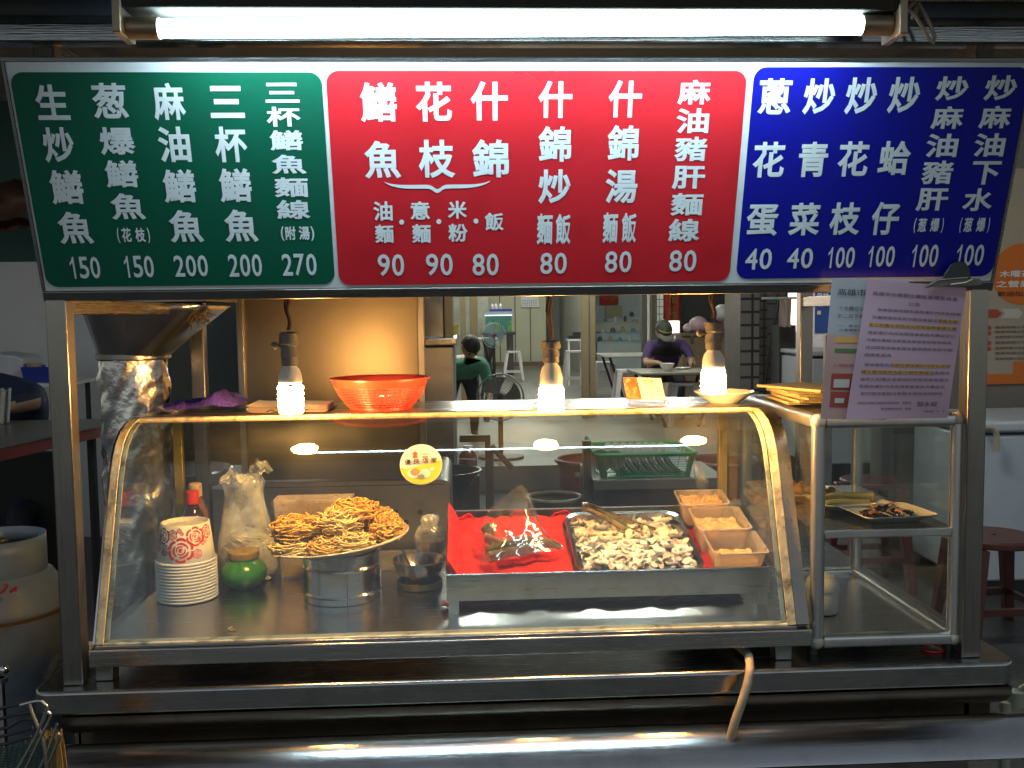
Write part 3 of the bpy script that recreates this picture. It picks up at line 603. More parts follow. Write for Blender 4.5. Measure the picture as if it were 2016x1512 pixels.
m.build('knotted_handle', BAG, t, ang=80)
# --- translucent tote with cardboard behind
a = P(545, 1035, .46); bq = P(697, 1035, .46)
t = thing('plastic_tote', 'clear plastic tote lined with film, behind the fried noodles', 'plastic box', ((a.x+bq.x)/2, .47, FZ))
x0, x1, z1 = a.x, bq.x, P(620, 977, .46).z
def tapered(x0, x1, y0, y1, z0, z1, th, tp): 
    m = MB()
    def ring(x0, x1, y0, y1, z): return [(x, y, z) for x, y in [(x0, y0), (x1, y0), (x1, y1), (x0, y1)]]
    vs = ring(x0+tp, x1-tp, y0+tp, y1-tp, z0)+ring(x0, x1, y0, y1, z1)+ring(x0+th, x1-th, y0+th, y1-th, z1)+ring(x0+tp+th, x1-tp-th, y0+tp+th, y1-tp-th, z0+th)
    fs = [[3, 2, 1, 0]]
    for s in (0, 4, 8): fs += [[s+i, s+(i+1) % 4, s+4+(i+1) % 4, s+4+i] for i in range(4)]
    fs.append([12, 13, 14, 15]); return m.add(vs, fs)
tapered(x0, x1, .425, .485, FZ+.0005, z1, .002, .012).build('tub', TUB, t)
m = MB(); m.grid(lambda u, v: (x0-.004+(x1-x0+.008)*u+.003*math.sin(v*14), .423-.004*math.sin(u*23)-.002*math.sin(v*30), z1+.004-.04*v-.008*abs(math.sin(u*9))), 30, 10); m.build('film_liner', CLR, t, ang=80)
m = MB(); m.box((x0+.018, .435, FZ+.006), (x1-.018, .478, z1-.012)); m.build('cardboard_lining', mat('kraft_cardboard', (.36, .26, .12), .7, var=.12), t)
# --- steel ring pot, plate, noodle nests
c = PZ(678, 1165, FZ); c = Vector((c.x, .285, FZ)); rc = .0865
t = thing('steel_pot', 'ribbed steel pot turned over under the plate of noodles', 'pot', c)
hz = P(678, 1095, .2).z-FZ-.002
m = MB(); m.lathe([(rc-.004, .0), (rc, .001), (rc, .014), (rc+.0022, .018), (rc, .022), (rc, hz*.66), (rc+.0022, hz*.66+.004), (rc, hz*.66+.008), (rc, hz-.003), (rc-.003, hz), (.002, hz)], c, 56, cap0=True); m.build('pot_wall', steel('pot_steel', (.58, .57, .54), .16, stretch=(1.5, 1.5, 50), damt=.15), t, ang=25)
m = MB(); m.box((c.x+.020, c.y-rc*.975-.001, FZ+.002), (c.x+.022, c.y-rc*.955, FZ+hz-.004)); m.build('seam', STD, t)
pc = Vector((c.x+.002, c.y-.02, FZ+hz+.004)); TIL = Matrix.Translation(pc) @ Matrix.Rotation(R(-6.5), 4, 'Y') @ Matrix.Rotation(R(4), 4, 'X')
pl = thing('noodle_plate', 'large white oval plate holding fried noodle nests on the steel pot', 'plate', pc)
m = MB(); m.lathe([(.002, .0), (.095, .0), (.105, .004), (.130, .016), (.150, .022), (.154, .0225), (.1545, .0245), (.150, .0255), (.128, .020), (.103, .0085), (.002, .006)], (0, 0, 0), 64, 1, .80, M=TIL); m.build('dish', mat('cream_melamine', (.74, .68, .54), .3, var=.04, coat=.3), pl)
NOO = [mat('fried_noodle_%s' % k, cc, .42, var=.25, vs=30, coat=.3) for k, cc in (('golden', (.96, .48, .09)), ('pale', (.96, .62, .23)), ('brown', (.92, .50, .13)))]
def nest(loc, rx, ry, h, seed, mt, label, nst=92):
    rr = random.Random(seed); m = MB()
    for s in range(nst):
        lay = rr.random(); rad = rr.uniform(.25, 1.0)**.8; a0 = rr.uniform(0, 6.28); arc = rr.uniform(1.2, 4.2)*(1 if rr.random() < .7 else -1); zc = h*rr.uniform(.06, 1.0)*(1.1-.35*rad*rad); N = 15; pts = []
        ox, oy = rr.uniform(-.3, .3)*(1-rad), rr.uniform(-.3, .3)*(1-rad); f1, f2 = rr.uniform(1, 3), rr.uniform(0, 6.28); wv = rr.uniform(.05, .16)
        for k in range(N):
            tt = k/(N-1); aa = a0+arc*tt; r_ = rad*(1+wv*math.sin(f1*4*tt*2+f2))
            bulge = math.sqrt(max(.05, 1-(zc/h-.45)**2*1.1))
            pts.append((loc[0]+rx*bulge*(ox+r_*math.cos(aa)), loc[1]+ry*bulge*(oy+r_*math.sin(aa)), loc[2]+max(.002, zc+.12*h*math.sin(f1*5*tt+f2*2))))
        m.tube(pts, .0018, 5)
    for s in range(7):                                    # a few loose ends sticking up
        a = rr.uniform(0, 6.28); q = Vector((loc[0]+rx*.6*math.cos(a), loc[1]+ry*.6*math.sin(a), loc[2]+h*.85)); d = Vector((rr.uniform(-1, 1), rr.uniform(-1, 1), rr.uniform(.2, 1))).normalized()*.012
        m.tube([q, q+d*.5+Vector((0, 0, .002)), q+d], .0015, 5)
    m.ball((loc[0], loc[1], loc[2]+h*.42), 1, 16, (rx*.80, ry*.80, h*.40))
    return tag(m.build('noodle_nest', mt, ang=80), label, 'noodle nest', 'nests of fried noodles on the plate')
def onp(x, y, z): v = TIL @ Vector((x, y, z)); return (v.x, v.y, v.z)
N1, N2 = 'nest of fried egg noodles in the lower layer on the white plate', 'nest of fried egg noodles in the back of the plate'
nest(onp(-.098, -.035, .012), .056, .048, .034, 1, NOO[1], 'pale noodle nest at the lower left of the plate, under the golden one')
nest(onp(-.088, -.015, .046), .060, .050, .042, 2, NOO[0], 'golden noodle nest stacked on top at the left of the plate')
nest(onp(-.022, -.062, .010), .040, .034, .034, 3, NOO[2], 'small brown noodle nest in the front row, left of the pale curled one')
nest(onp(.036, -.064, .010), .046, .034, .036, 4, NOO[1], 'pale curled noodle nest at the front of the plate')
nest(onp(.006, -.015, .042), .052, .046, .050, 5, NOO[1], 'tall pale noodle nest stacked in the middle of the plate')
nest(onp(.036, .012, .062), .056, .046, .038, 6, NOO[0], 'topmost noodle nest with loose ends sticking up')
nest(onp(.104, -.020, .014), .040, .046, .048, 7, NOO[0], 'golden round noodle nest at the right edge of the plate')
nest(onp(.088, .03, .014), .044, .044, .050, 8, NOO[2], 'brown noodle nest at the back right of the plate')
nest(onp(-.03, .045, .012), .060, .045, .048, 9, NOO[0], 'hidden golden noodle nest at the back of the plate')
# --- steel bowl with chilli sauce and spoon on a bamboo coaster
c = PZ(828, 1145, FZ); c = Vector((c.x, .345, FZ))
m = MB(); rr = random.Random(5)
for k in range(5):
    pts = [(c.x+(.050+.001*math.sin(5*a))*math.cos(a), c.y+.050*math.sin(a), FZ+.003+k*.0028) for a in [2*math.pi*i/36 for i in range(36)]]; m.tube(pts, .0017, 6, closed=True)
for i in range(40):
    a = 2*math.pi*i/40; m.tube([(c.x+.052*math.cos(a), c.y+.052*math.sin(a), FZ+.001), (c.x+.0495*math.cos(a+.05), c.y+.0495*math.sin(a+.05), FZ+.008), (c.x+.052*math.cos(a+.1), c.y+.052*math.sin(a+.1), FZ+.0155)], .0012, 5)
m.lathe([(.047, .002), (.002, .002)], c, 30)
tag(m.build('rattan_coaster', mat('rattan', (.34, .22, .07), .6, var=.35, vs=40)), 'round woven rattan coaster under the steel sauce bowl', 'coaster')
t = thing('sauce_bowl', 'small steel bowl of red chilli sauce, between the noodles and the red cloth', 'bowl', (c.x, c.y, FZ+.0165))
o = Vector((c.x, c.y, FZ+.0165)); 
m = MB(); m.lathe([(.002, 0), (.032, .0), (.045, .010), (.056, .027), (.061, .046), (.064, .0475), (.0635, .049), (.060, .048), (.054, .028), (.044, .013), (.031, .003), (.002, .003)], o, 48); m.build('bowl_wall', steel('bowl_steel', (.55, .52, .45), .2, stretch=(1.5, 1.5, 40), dirt=(.2, .08, .02), damt=.4, dscale=14), t)
m = MB(); m.lathe([(.040, .010), (.036, .013), (.02, .0155), (.002, .014)], o, 30); m.build('chilli_sauce', mat('chilli_sauce', (.20, .025, .008), .2, var=.6, vs=60, bump=.6, bs=160, coat=.6), t)
m = MB(); m.tube([o+Vector((-.012, -.012, .016)), o+Vector((-.028, -.016, .050)), o+Vector((-.036, -.018, .072))], .0035, 8, r1=.0045, flat=.4); m.ball(o+Vector((-.008, -.012, .013)), .012, 12, (.8, 1, .25)); m.build('spoon', STB, t)
# --- drink cup in a tied bag
q = P(848, 1065, .44); o = Vector((q.x, .44, FZ))
t = thing('takeaway_cup', 'clear takeaway cup of iced drink in a knotted plastic bag, behind the sauce bowl', 'cup', o)
H = P(848, 1052, .44).z-FZ
m = MB(); m.lathe([(.002, 0), (.024, .001), (.031, H), (.029, H), (.0225, .003), (.002, .003)], o, 28); m.build('cup', CLR, t)
m = MB(); m.lathe([(.002, .004), (.0223, .0045), (.028, H*.86), (.002, H*.86)], o, 24); m.build('drink', mat('milky_coffee', (.25, .15, .09), .2, var=.4, vs=30), t)
bag('', '', '', o, [(.03, H*.55), (.036, H*.8), (.036, H+.004), (.030, H+.018), (.022, H+.026), (.024, H+.036), (.020, H+.045), (.004, H+.05)], BAG, 12, sy=.9, amp=.07, nseg=32).build('bag', BAG, t, ang=80)
# --- curled noodle bit on the case floor
q = PZ(452, 1240, FZ)
m = MB(); m.tube([(q.x+.008*math.cos(a)+.002*a, q.y+.008*math.sin(a), FZ+.0022) for a in [1.4+.35*i for i in range(12)]], .0016, 6)
tag(m.build('noodle_scrap', NOO[1]), 'single curled noodle scrap lying on the case floor near the front glass', 'noodle')

# --- raised steel tray, tilted toward the front
A0, A1 = P(878, 1130, .135), P(1523, 1129, .135); B0, B1 = P(897, 1000, .45), P(1500, 1000, .45)
TX0, TX1, TZ = -.172, .5175, .9005
TL = math.hypot(.315, .072); TA = math.atan2(.072, .315)
TM = Matrix.Translation((0, .135, TZ)) @ Matrix.Rotation(TA, 4, 'X')      # local: y along the tray, z normal to its rim plane
tr = thing('steel_tray', 'long raised stainless tray tilted toward the front glass, holding the red cloth and squid', 'tray', ((TX0+TX1)/2, .135, FZ))
DEP = .045
m = MB(); th = .0015
m.box((TX0, 0, -DEP), (TX1, th, 0), TM); m.box((TX0, TL-th, -DEP), (TX1, TL, 0), TM); m.box((TX0, th, -DEP), (TX0+th, TL-th, 0), TM); m.box((TX1-th, th, -DEP), (TX1, TL-th, 0), TM); m.box((TX0+th, th, -DEP), (TX1-th, TL-th, -DEP+th), TM)
TST = steel('tray_steel', (.56, .58, .57), .3, dirt=(.3, .25, .14), damt=.3, dscale=16); m.build('tray_wall', TST, tr)
m = MB(); m.tube([TM @ Vector(v) for v in ((TX0, 0, .001), (TX1, 0, .001), (TX1, TL, .001), (TX0, TL, .001))], .0022, 6, closed=True); m.build('rolled_edge', STB, tr)
m = MB(); m.box((TX0, .1335, .846), (TX1, .1348, TZ-.003)); m.build('front_apron', TST, tr)
for x in (TX0+.004, TX1-.026):
    m = MB(); m.box((x, .1352, FZ+.0003), (x+.022, .137, .8455)); m.box((x, .137, FZ+.0003), (x+.0015, .155, .8455)); m.build('leg', TST, tr)
    m = MB(); m.lathe([(.007, 0), (.007, .09)], (x+.011, .41, FZ+.0003), 12, cap0=True, cap1=True); m.build('leg', TST, tr)
m = MB(); m.grid(lambda u, v: (-.15+.62*u, .16+.22*v, FZ+.006+.006*wob(u*20+v*5)+.004*wob(v*25)), 40, 16)
tag(m.build('maroon_cloth', mat('maroon_cloth', (.10, .02, .015), .9, bump=.3), solid=.002), 'crumpled dark maroon cloth pushed under the steel tray', 'cloth')
q = PZ(880, 1205, FZ); m = MB(); m.grid(lambda u, v: (q.x-.012+.03*u, q.y+.01+.03*v, FZ+.004+.010*math.sin(3*u+1)*(1-v*.6)+.004*math.sin(12*v)), 10, 10)
tag(m.build('cloth_scrap', mat('coral_cloth', (.55, .10, .05), .85), solid=.002), 'small coral cloth scrap poking out beside the left leg of the tray', 'cloth')
# red cloth lining the left half of the tray and folded up its wall
RC = mat('red_cloth', (.74, .012, .004), .75, var=.12, vs=20, bump=.25, bs=300)
def rcl(u, v):
    x = TX0+.003+(.272)*u; y = .004+(TL-.03)*v
    e = max(0, .10-u)/.10; e2 = max(0, v-.86)/.14
    z = -DEP+.020+.004*wob(u*14+v*4)+.003*wob(v*17-u*6)+.0022*math.sin(u*40+v*13)*.6+.040*e**1.3+.018*e2*e2
    if v < .03: z += .018*(1-v/.03)
    return TM @ Vector((x, y, z))
m = MB(); m.grid(rcl, 60, 48); red = m.build('red_cloth', RC, solid=.003, ang=80)
tag(red, 'bright red cloth lining the left half of the steel tray', 'cloth')
m = MB()
for k, (x, y) in enumerate(((.0, TL-.012), (.10, TL-.02), (-.13, TL-.03))):
    m.grid(lambda u, v: TM @ Vector((TX0+.175+x+.05*(u-.5), y+.012*math.sin(v*3)-.006, -DEP+.02+.032*v*math.sin(math.pi*(.15+.7*u))+.003*math.sin(9*u+k))), 14, 10)
tag(m.build('red_cloth', RC, solid=.002, ang=80), 'bunched red cloth folds behind the fish bag at the tray back wall', 'cloth')
m = MB(); m.grid(lambda u, v: TM @ Vector((TX0+.52+.07*u, .01+(TL-.08)*v, -DEP+.012+.003*wob(v*20+u*9)+.006*u)), 12, 30)
tag(m.build('red_cloth', RC, solid=.002, ang=80), 'strip of red cloth between the squid tray and the plastic tubs', 'cloth')
# inner tray with squid
U0, U1 = TX0+.278, TX0+.558
def IT(x, y, z=0): return TM @ Vector((x, y, z))
m = MB()
def rr_ring(x0, x1, y0, y1, r, z): return [IT(x, y, z) for x, y in rrect(x0, x1, y0, y1, r, 6)]
rings = [rr_ring(U0+.016, U1-.016, .016, TL-.034, .03, -.028), rr_ring(U0+.010, U1-.010, .010, TL-.028, .035, -.004), rr_ring(U0+.002, U1-.002, .002, TL-.02, .04, -.0015), rr_ring(U0, U1, 0.0018, TL-.018, .04, -.0045)]
n = len(rings[0]); m.add(sum(rings, []), [list(range(n))]+[[k*n+i, k*n+(i+1) % n, (k+1)*n+(i+1) % n, (k+1)*n+i] for k in range(3) for i in range(n)])
tag(m.build('squid_tray', steel('squid_tray_steel', (.55, .56, .55), .2, damt=.2), solid=.0012), 'rounded stainless tray full of cut squid, set in the raised tray', 'tray')
SQ = mat('squid_white', (.92, .86, .81), .3, var=.08, vs=50, coat=.4, sss=.5); SQP = mat('squid_pink', (.78, .50, .50), .35, var=.35, vs=60, coat=.4, sss=.4)
base_sq = []
for k in range(10):
    rr = random.Random(50+k); m = MB(); L = rr.uniform(.018, .028)*(1.3 if k % 3 else .9); wd = rr.uniform(.010, .016)*(1 if k % 3 else 1.5); bend = rr.uniform(-1.2, 1.6); ph = rr.uniform(0, 6)
    def f(u, v, d):
        a = (u-.5)*2; e = math.sqrt(max(0, 1-abs(a)**3)); x = a*L*.62; y = (v-.5)*2*wd*.6*e*(1+.25*math.sin(u*9+ph))+.006*bend*(a*a-.4)
        z = .0035*math.sin(u*6+ph)+.0028*math.sin(v*5+u*7+ph)+.006*abs(bend)*(abs(v-.5)*2)**2*(1 if k % 2 else .4)+d*(1-abs(2*v-1)**4)*e
        return (x, y, z)
    m.grid(lambda u, v: f(u, v, 0), 10, 4); m.k = 1 if k % 4 == 0 else 0; m.grid(lambda u, v: f(u, v, .0032), 10, 4); m.k = 0
    if k in (2, 7):
        m = MB(); r = rr.uniform(.007, .010); m.tube([(r*1.3*math.cos(t), r*math.sin(t), .003+.002*math.sin(2*t+ph)) for t in [2*math.pi*i/18 for i in range(18)]], .003, 6, closed=True, flat=1.5)
    o = m.build('squid_piece', SQ, mats=[SQ, SQP], ang=80, weld=True); base_sq.append(o)
m = MB(); m.grid(lambda u, v: IT(U0+.022+(U1-U0-.044)*u, .020+(TL-.062)*v, -.0265+(.021 if v < .62 else .007)*min(1, 6*u, 6*(1-u), 6*v, 6*(1-v))+.0022*wob(u*31+v*17)+.0022*wob(v*37-u*11)), 60, 50)
tag(m.build('squid_layer', SQ, ang=80), 'bottom layer of wet white squid covering the inner steel tray', 'squid')
rr = random.Random(9); cnt = 0
SQG = 'cut squid pieces heaped in the tray'; SQL = 'curled piece of raw white squid heaped in the inner steel tray'
for i in range(290):
    while True:
        u, v = rr.random(), rr.random()
        dens = 1 if v < .55 else .35
        if u > .55 and v > .5: dens = .8
        if rr.random() < dens: break
    lay = rr.random(); z = (-.013 if v < .6 else -.021)+(.015*lay if v < .6 else .007*lay)
    src = base_sq[i % 10]; o = src if i < 10 else src.copy()
    if i >= 10: col.objects.link(o)
    p = IT(U0+.024+(U1-U0-.048)*u, .020+(TL-.062)*v, z); o.location = p
    o.rotation_euler = (rr.uniform(-.2, .2)+TA, rr.uniform(-.2, .2)+(3.14 if rr.random() < .4 else 0), rr.uniform(0, 6.28)); s = rr.uniform(.75, 1.2); o.scale = (s, s, s)
    tag(o, SQL, 'squid piece', SQG)
# tongs lying on the squid
t = thing('tongs', 'steel food tongs lying across the squid with their hinge at the tray back corner', 'tongs', P(1152, 992, .40))
def tp(px, py, Y, dz=0): q = P(px, py, Y); return (q.x, q.y, q.z+dz)
for (pts, s) in (([(1152, 1000, .415), (1190, 1018, .38), (1225, 1038, .35), (1262, 1056, .325)], 0), ([(1156, 994, .42), (1200, 1012, .40), (1245, 1032, .375), (1290, 1046, .35)], 1)):
    m = MB(); m.tube([tp(*p) for p in pts], .0115, 10, r1=.015, flat=.22); e = Vector(tp(*pts[-1]))
    m.ball(e+Vector((.012, -.008, -.002)), .025, 14, (1.0, .75, .25)); m.build('arm', steel('tongs_steel', (.5, .42, .26), .22, damt=.2), t)
m = MB(); m.box(Vector(tp(1151, 997, .42))-Vector((.007, .008, .012)), Vector(tp(1155, 997, .42))+Vector((.006, .004, .010))); m.build('hinge', STD, t, bevel=.002)
# fish in a clear bag on the red cloth
fb = TM @ Vector((TX0+.142, .10, -DEP+.028))
def smooth_(p, k=5):
    o = []; n = len(p)
    for i in range(n-1):
        p0, p1, p2, p3 = p[max(0, i-1)], p[i], p[i+1], p[min(n-1, i+2)]
        for s in range(k): t_ = s/k; o.append(.5*((2*p1)+(p2-p0)*t_+(2*p0-5*p1+4*p2-p3)*t_*t_+(3*p1-p0-3*p2+p3)*t_**3))
    return o+[p[-1]]
FISHP = mat('eel_flesh', (.42, .17, .12), .3, var=.4, vs=30, coat=.6)
FISH = mat('eel_skin', (.10, .08, .035), .25, var=.5, vs=25, coat=.6, dirt=(.35, .28, .15), damt=.5)
t = thing('fish_bag', 'clear bag of dark eel fillets lying on the red cloth', 'plastic bag', fb)
def fl(px, py, Y): return P(px, py, Y)
for k, (pts, r0) in enumerate(([[(962, 1098, .19), (1000, 1088, .20), (1045, 1078, .215), (1085, 1072, .225), (1104, 1078, .225)], .019], [[(958, 1086, .20), (990, 1076, .215), (1030, 1070, .23), (1065, 1066, .24)], .017], [[(956, 1058, .25), (985, 1068, .235), (1020, 1084, .215)], .016], [[(990, 1068, .25), (1040, 1062, .255), (1080, 1066, .245), (1098, 1072, .24)], .016], [[(957, 1036, .27), (966, 1058, .25), (972, 1080, .225)], .016])):
    m = MB(); q = [P(*p) for p in pts]; m.tube(smooth_(q), r0, 12, r1=r0*.45, flat=.55); m.build('eel_fillet', FISH if k != 2 and k != 3 else FISHP, t)
# film: a pillow over the fillets rising to a peak
def film(u, v):
    # u along the bag left-right, v from front hem up to the peak
    bx = (945*(1-u)+1112*u); by = (1110*(1-u)+1080*u)
    px_ = bx*(1-v)+(946*(1-u)+1066*u)*v; tk = [(0, 1036), (.12, 1004), (.32, 984), (.55, 962), (.68, 954), (.78, 968), (.88, 1006), (1, 1052)]; ii = max(q for q in range(7) if tk[q][0] <= u or q == 0); f_ = (u-tk[ii][0])/(tk[ii+1][0]-tk[ii][0]); top = tk[ii][1]*(1-f_)+tk[ii+1][1]*f_; py_ = by*(1-v)+top*v
    Y = .168+.11*v+.016*abs(math.sin(u*6+v*2.5))*v+.010*abs(math.sin(u*13-v*4))*v-.022*math.sin(math.pi*v)*math.sin(math.pi*u)
    return P(px_, py_, Y)
m = MB(); m.grid(film, 40, 30); m.grid(lambda u, v: film(u, v)+Vector((.004*math.sin(v*8), .006+.014*math.sin(math.pi*v)*math.sin(math.pi*u)+.006*math.sin(u*17+v*9)*v, .004*math.sin(u*15)*v)), 40, 30); m.build('bag', CLR, t, ang=80)
# plastic tubs with orange food on the right
def tubbox(label, x0, x1, y0, y1, z0, h, food, fh, cat='plastic tub'):
    t = thing('food_tub', label, cat, TM @ Vector(((x0+x1)/2, (y0+y1)/2, z0)))
    m = MB(); tp_ = .012
    def ring(dx, z): return [TM @ Vector(v) for v in [(x, y, z) for x, y in rrect(x0+dx, x1-dx, y0+dx, y1-dx, .012, 4)]]
    rg = [ring(tp_, z0), ring(0, z0+h), ring(-.004, z0+h), ring(-.004, z0+h-.003), ]; n = len(rg[0])
    m.add(sum(rg, []), [list(range(n))]+[[k*n+i, k*n+(i+1) % n, (k+1)*n+(i+1) % n, (k+1)*n+i] for k in range(3) for i in range(n)]); m.build('tub_wall', TUB, t, solid=.001)
    m = MB(); dx = tp_-.003
    m.grid(lambda u, v: TM @ Vector((x0+dx+(x1-x0-2*dx)*u, y0+dx+(y1-y0-2*dx)*v, z0+fh+.004*wob(u*12+v*7)+.004*wob(v*15-u*9))), 24, 20)
    bx = [TM @ Vector(v) for v in [(x0+tp_+.002, y0+tp_+.002, z0+.002), (x1-tp_-.002, y0+tp_+.002, z0+.002), (x1-tp_-.002, y1-tp_-.002, z0+.002), (x0+tp_+.002, y1-tp_-.002, z0+.002), (x0+dx, y0+dx, z0+fh), (x1-dx, y0+dx, z0+fh), (x1-dx, y1-dx, z0+fh), (x0+dx, y1-dx, z0+fh)]]
    m.add(bx, [[3, 2, 1, 0], [0, 1, 5, 4], [1, 2, 6, 5], [2, 3, 7, 6], [3, 0, 4, 7]]); m.build('food', food, t, ang=80)
    return t
ORF = mat('orange_shreds', (.78, .36, .12), .4, var=.5, vs=50, bump=.8, bs=160, coat=.3); PEA = mat('peach_slices', (.84, .55, .38), .35, var=.3, vs=25, bump=.5, bs=90, coat=.3); GOL = mat('golden_slices', (.78, .48, .20), .35, var=.45, vs=20, bump=.5, bs=70, coat=.3)
Z0 = -DEP+.006
tubbox('clear tub of shredded orange food at the back of the tray, against the brass upright', TX0+.552, TX0+.664, TL-.085, TL-.004, Z0+.022, .060, ORF, .050)
tubbox('clear tub of peach slices in the middle of the three tubs', TX0+.566, TX0+.680, .112, .226, Z0, .078, PEA, .055)
tubbox('nearest clear tub of golden slices, in the front right corner of the tray', TX0+.572, TX0+.686, .006, .110, Z0, .072, GOL, .032)
# knotted white bags behind the tray
q = P(1405, 965, .50); zb = .86
for nm, px, py, h, r, sd, lab in (('white_bag', 1392, 968, .15, .045, 21, 'knotted white plastic bag with its ears up, behind the orange tub'), ('white_bag', 1462, 985, .13, .065, 23, 'slumped white plastic bag behind the right brass upright')):
    q = P(px, py, .58); o = (q.x, .60, .83)
    hh = q.z-.83
    m = bag('', '', '', o, [(r*.7, .0), (r*1.1, hh*.2), (r*1.15, hh*.5), (r*.9, hh*.75), (r*.45, hh*.92), (r*.22, hh)], BAGW, sd, amp=.08)
    if sd == 21:
        for s in (0, 1):
            e = P(1372, 930, .575) if s == 0 else P(1388, 942, .585)
            m.grid(lambda u, v: (q.x-.008*s+(e.x-q.x)*v+(u-.5)*.035*math.sin(math.pi*(.1+.85*v)), .585+.01*math.sin(u*6+s)+.006*math.sin(v*8), q.z-.01+(e.z-q.z+.035)*v+.012*math.sin(u*5)*v), 12, 12)
    tag(m.build(nm, BAGW, ang=80), lab, 'plastic bag')
m = MB(); m.box((.40, .54, .10), (.66, .80, .829)); tag(m.build('steel_crate', STD), 'dark steel crate behind the case holding up the white bags', 'crate')

# ================================================================== things on top of the case
TZt = CZ+.0003
c = PZ(753, 800, TZt); c = Vector((c.x, .355, TZt))
OR = mat('orange_red_plastic', (.74, .065, .035), .35, var=.06)
t = thing('colander', 'orange red plastic colander basket standing on top of the case', 'colander', c)
def cr(z): k = z/.072; return .066+.040*(1-(1-k)**2.0)
m = MB()
NR = 48
for i in range(NR):
    a = 2*math.pi*i/NR; rr_ = .0008 if i % 4 else .0014
    m.tube([(c.x+cr(z)*math.cos(a), c.y+cr(z)*math.sin(a), TZt+z) for z in [.002+.052*k/7 for k in range(8)]], rr_, 4)
for k in range(9):
    z = .005+.0058*k; m.tube([(c.x+cr(z)*math.cos(a), c.y+cr(z)*math.sin(a), TZt+z) for a in [2*math.pi*i/48 for i in range(48)]], .0009, 4, closed=True)
m.build('mesh_wall', OR, t)
m = MB(); m.lathe([(cr(.053)-.001, .053), (cr(.068), .068), (cr(.07)+.004, .0715), (cr(.07)+.008, .071), (cr(.07)+.008, .068), (cr(.07)+.002, .0675), (cr(.06)+.001, .058), (cr(.053)+.001, .053)], c, 56); m.build('rim', OR, t)
m = MB(); m.lathe([(.064, .0), (.067, .0), (.067, .006), (.062, .006), (.062, .003), (.002, .003)], c, 48); m.build('base', OR, t)
m = MB(); m.lathe([(.002, .0), (.022, 0), (.028, .04), (.026, .04), (.021, .002)], (0, 0, 0), 20, M=Matrix.Translation(c+Vector((-.005, -.05, .03))) @ Matrix.Rotation(R(80), 4, 'Y') @ Matrix.Rotation(R(20), 4, 'X'))
tag(m.build('clear_cup', CLR), 'crushed clear plastic cup lying inside the orange colander', 'cup')
PUR = mat('purple_towel', (.045, .02, .26), .95, var=.2, vs=30, bump=.5, bs=200); NAVT = mat('navy_towel', (.02, .02, .09), .95, bump=.5, bs=200, sheen=.3)
a, b_ = PZ(322, 809, TZt), PZ(492, 799, TZt); y0 = .30
t = thing('folded_towel', 'purple towel folded flat on the left of the case top', 'towel', ((a.x+b_.x)/2, .37, TZt))
def tw(u, v):
    x = a.x-.002+(b_.x-a.x)*u; edge = min(1, (u+.02)*9, (1.02-u)*7, (v+.02)*8, (1.04-v)*7)
    hgt = (.013+.016*u+.016*math.exp(-((u-.70)/.12)**2))*max(0, edge)**.5
    return (x+.004*math.sin(v*5), .315+.012*u+.16*v+.006*math.sin(u*6), TZt+.0015+hgt+.0025*wob(u*14+v*3)*edge+.0015*math.sin(v*40)*edge)
m = MB(); m.grid(tw, 60, 36); m.build('cloth', PUR, t, ang=80)
m = MB()
for k in range(3): m.grid(lambda u, v: (a.x-.006+.010*k*.4+.045*u*(1-.1*k), .308+.012*u+.12*v, TZt+.003+.004*k+.004*math.sin(u*4+k)+.001*math.sin(v*20)), 12, 10)
m.build('navy_lining', NAVT, t, solid=.002, ang=80)
a, b_ = PZ(502, 806, TZt), PZ(664, 797, TZt)
t = thing('paper_stack', 'loose stack of pink and white order slips under the left bulb', 'papers', ((a.x+b_.x)/2, .36, TZt))
PAPW = mat('slip_paper', (.74, .66, .62), .8, var=.05); PAPP = mat('pink_slip_paper', (.74, .46, .40), .8, var=.05); rr = random.Random(3)
for k in range(8):
    dx, dy, ro = rr.uniform(-.006, .006), rr.uniform(-.008, .008), rr.uniform(-.06, .06)
    m = MB(); m.grid(lambda u, v: (a.x+.004+dx+(b_.x-a.x-.008)*u-.02*v*ro*8, .29+dy+.15*v+u*ro*.15, TZt+.0006+k*.0016+.002*math.sin(u*3+k)*(k/8)+(.003*(1-min(1, u*8)))), 12, 6)
    m.build('paper_sheet', PAPP if k % 3 == 0 else PAPW, t, solid=.0008)
m = MB(); x = a.x+.035; m.tube([(x+.01*math.cos(v*.8)+.012*v, .286, TZt+.003+.004*abs(math.sin(v))) for v in [k*.4 for k in range(20)]], .0008, 5); m.build('wire_clip', BLACKP, t)
# menu card in an acrylic stand
q = PZ(1268, 792, TZt)
t = thing('card_holder', 'tilted menu card in a clear acrylic stand on the case top', 'menu card', (q.x, .36, TZt))
H0 = (1226, 1303, 743, 786)
def cf(a, b, d=0): X = P(1232+75*a, 784-41*b, .36); return Vector((X.x-.004*b, .345+.030*b-d, TZt+.012+(P(1268, 743, .36).z-TZt-.012)*b-.0035*a))
m = MB(); m.prism([(0, 0), (1, 0), (1, 1), (0, 1)], lambda a, b, d: cf(a, b, d), 0, .0006); m.build('card', mat('card_paper', (.80, .70, .56), .6, var=.03), t)
m = MB(); m.prism([(0, 0), (.40, 0), (.36, 1), (0, 1)], lambda a, b, d: cf(a, b, d), .0009, .0011); m.build('food_picture', mat('orange_food_print', (.48, .10, .03), .5, var=.8, vs=60, dirt=(.75, .5, .3), damt=.8, dscale=70), t)
m = MB(); put(m, '阿忠', lambda a, b: cf(a, b, .0012), .52, .80, .74, .94, .012)
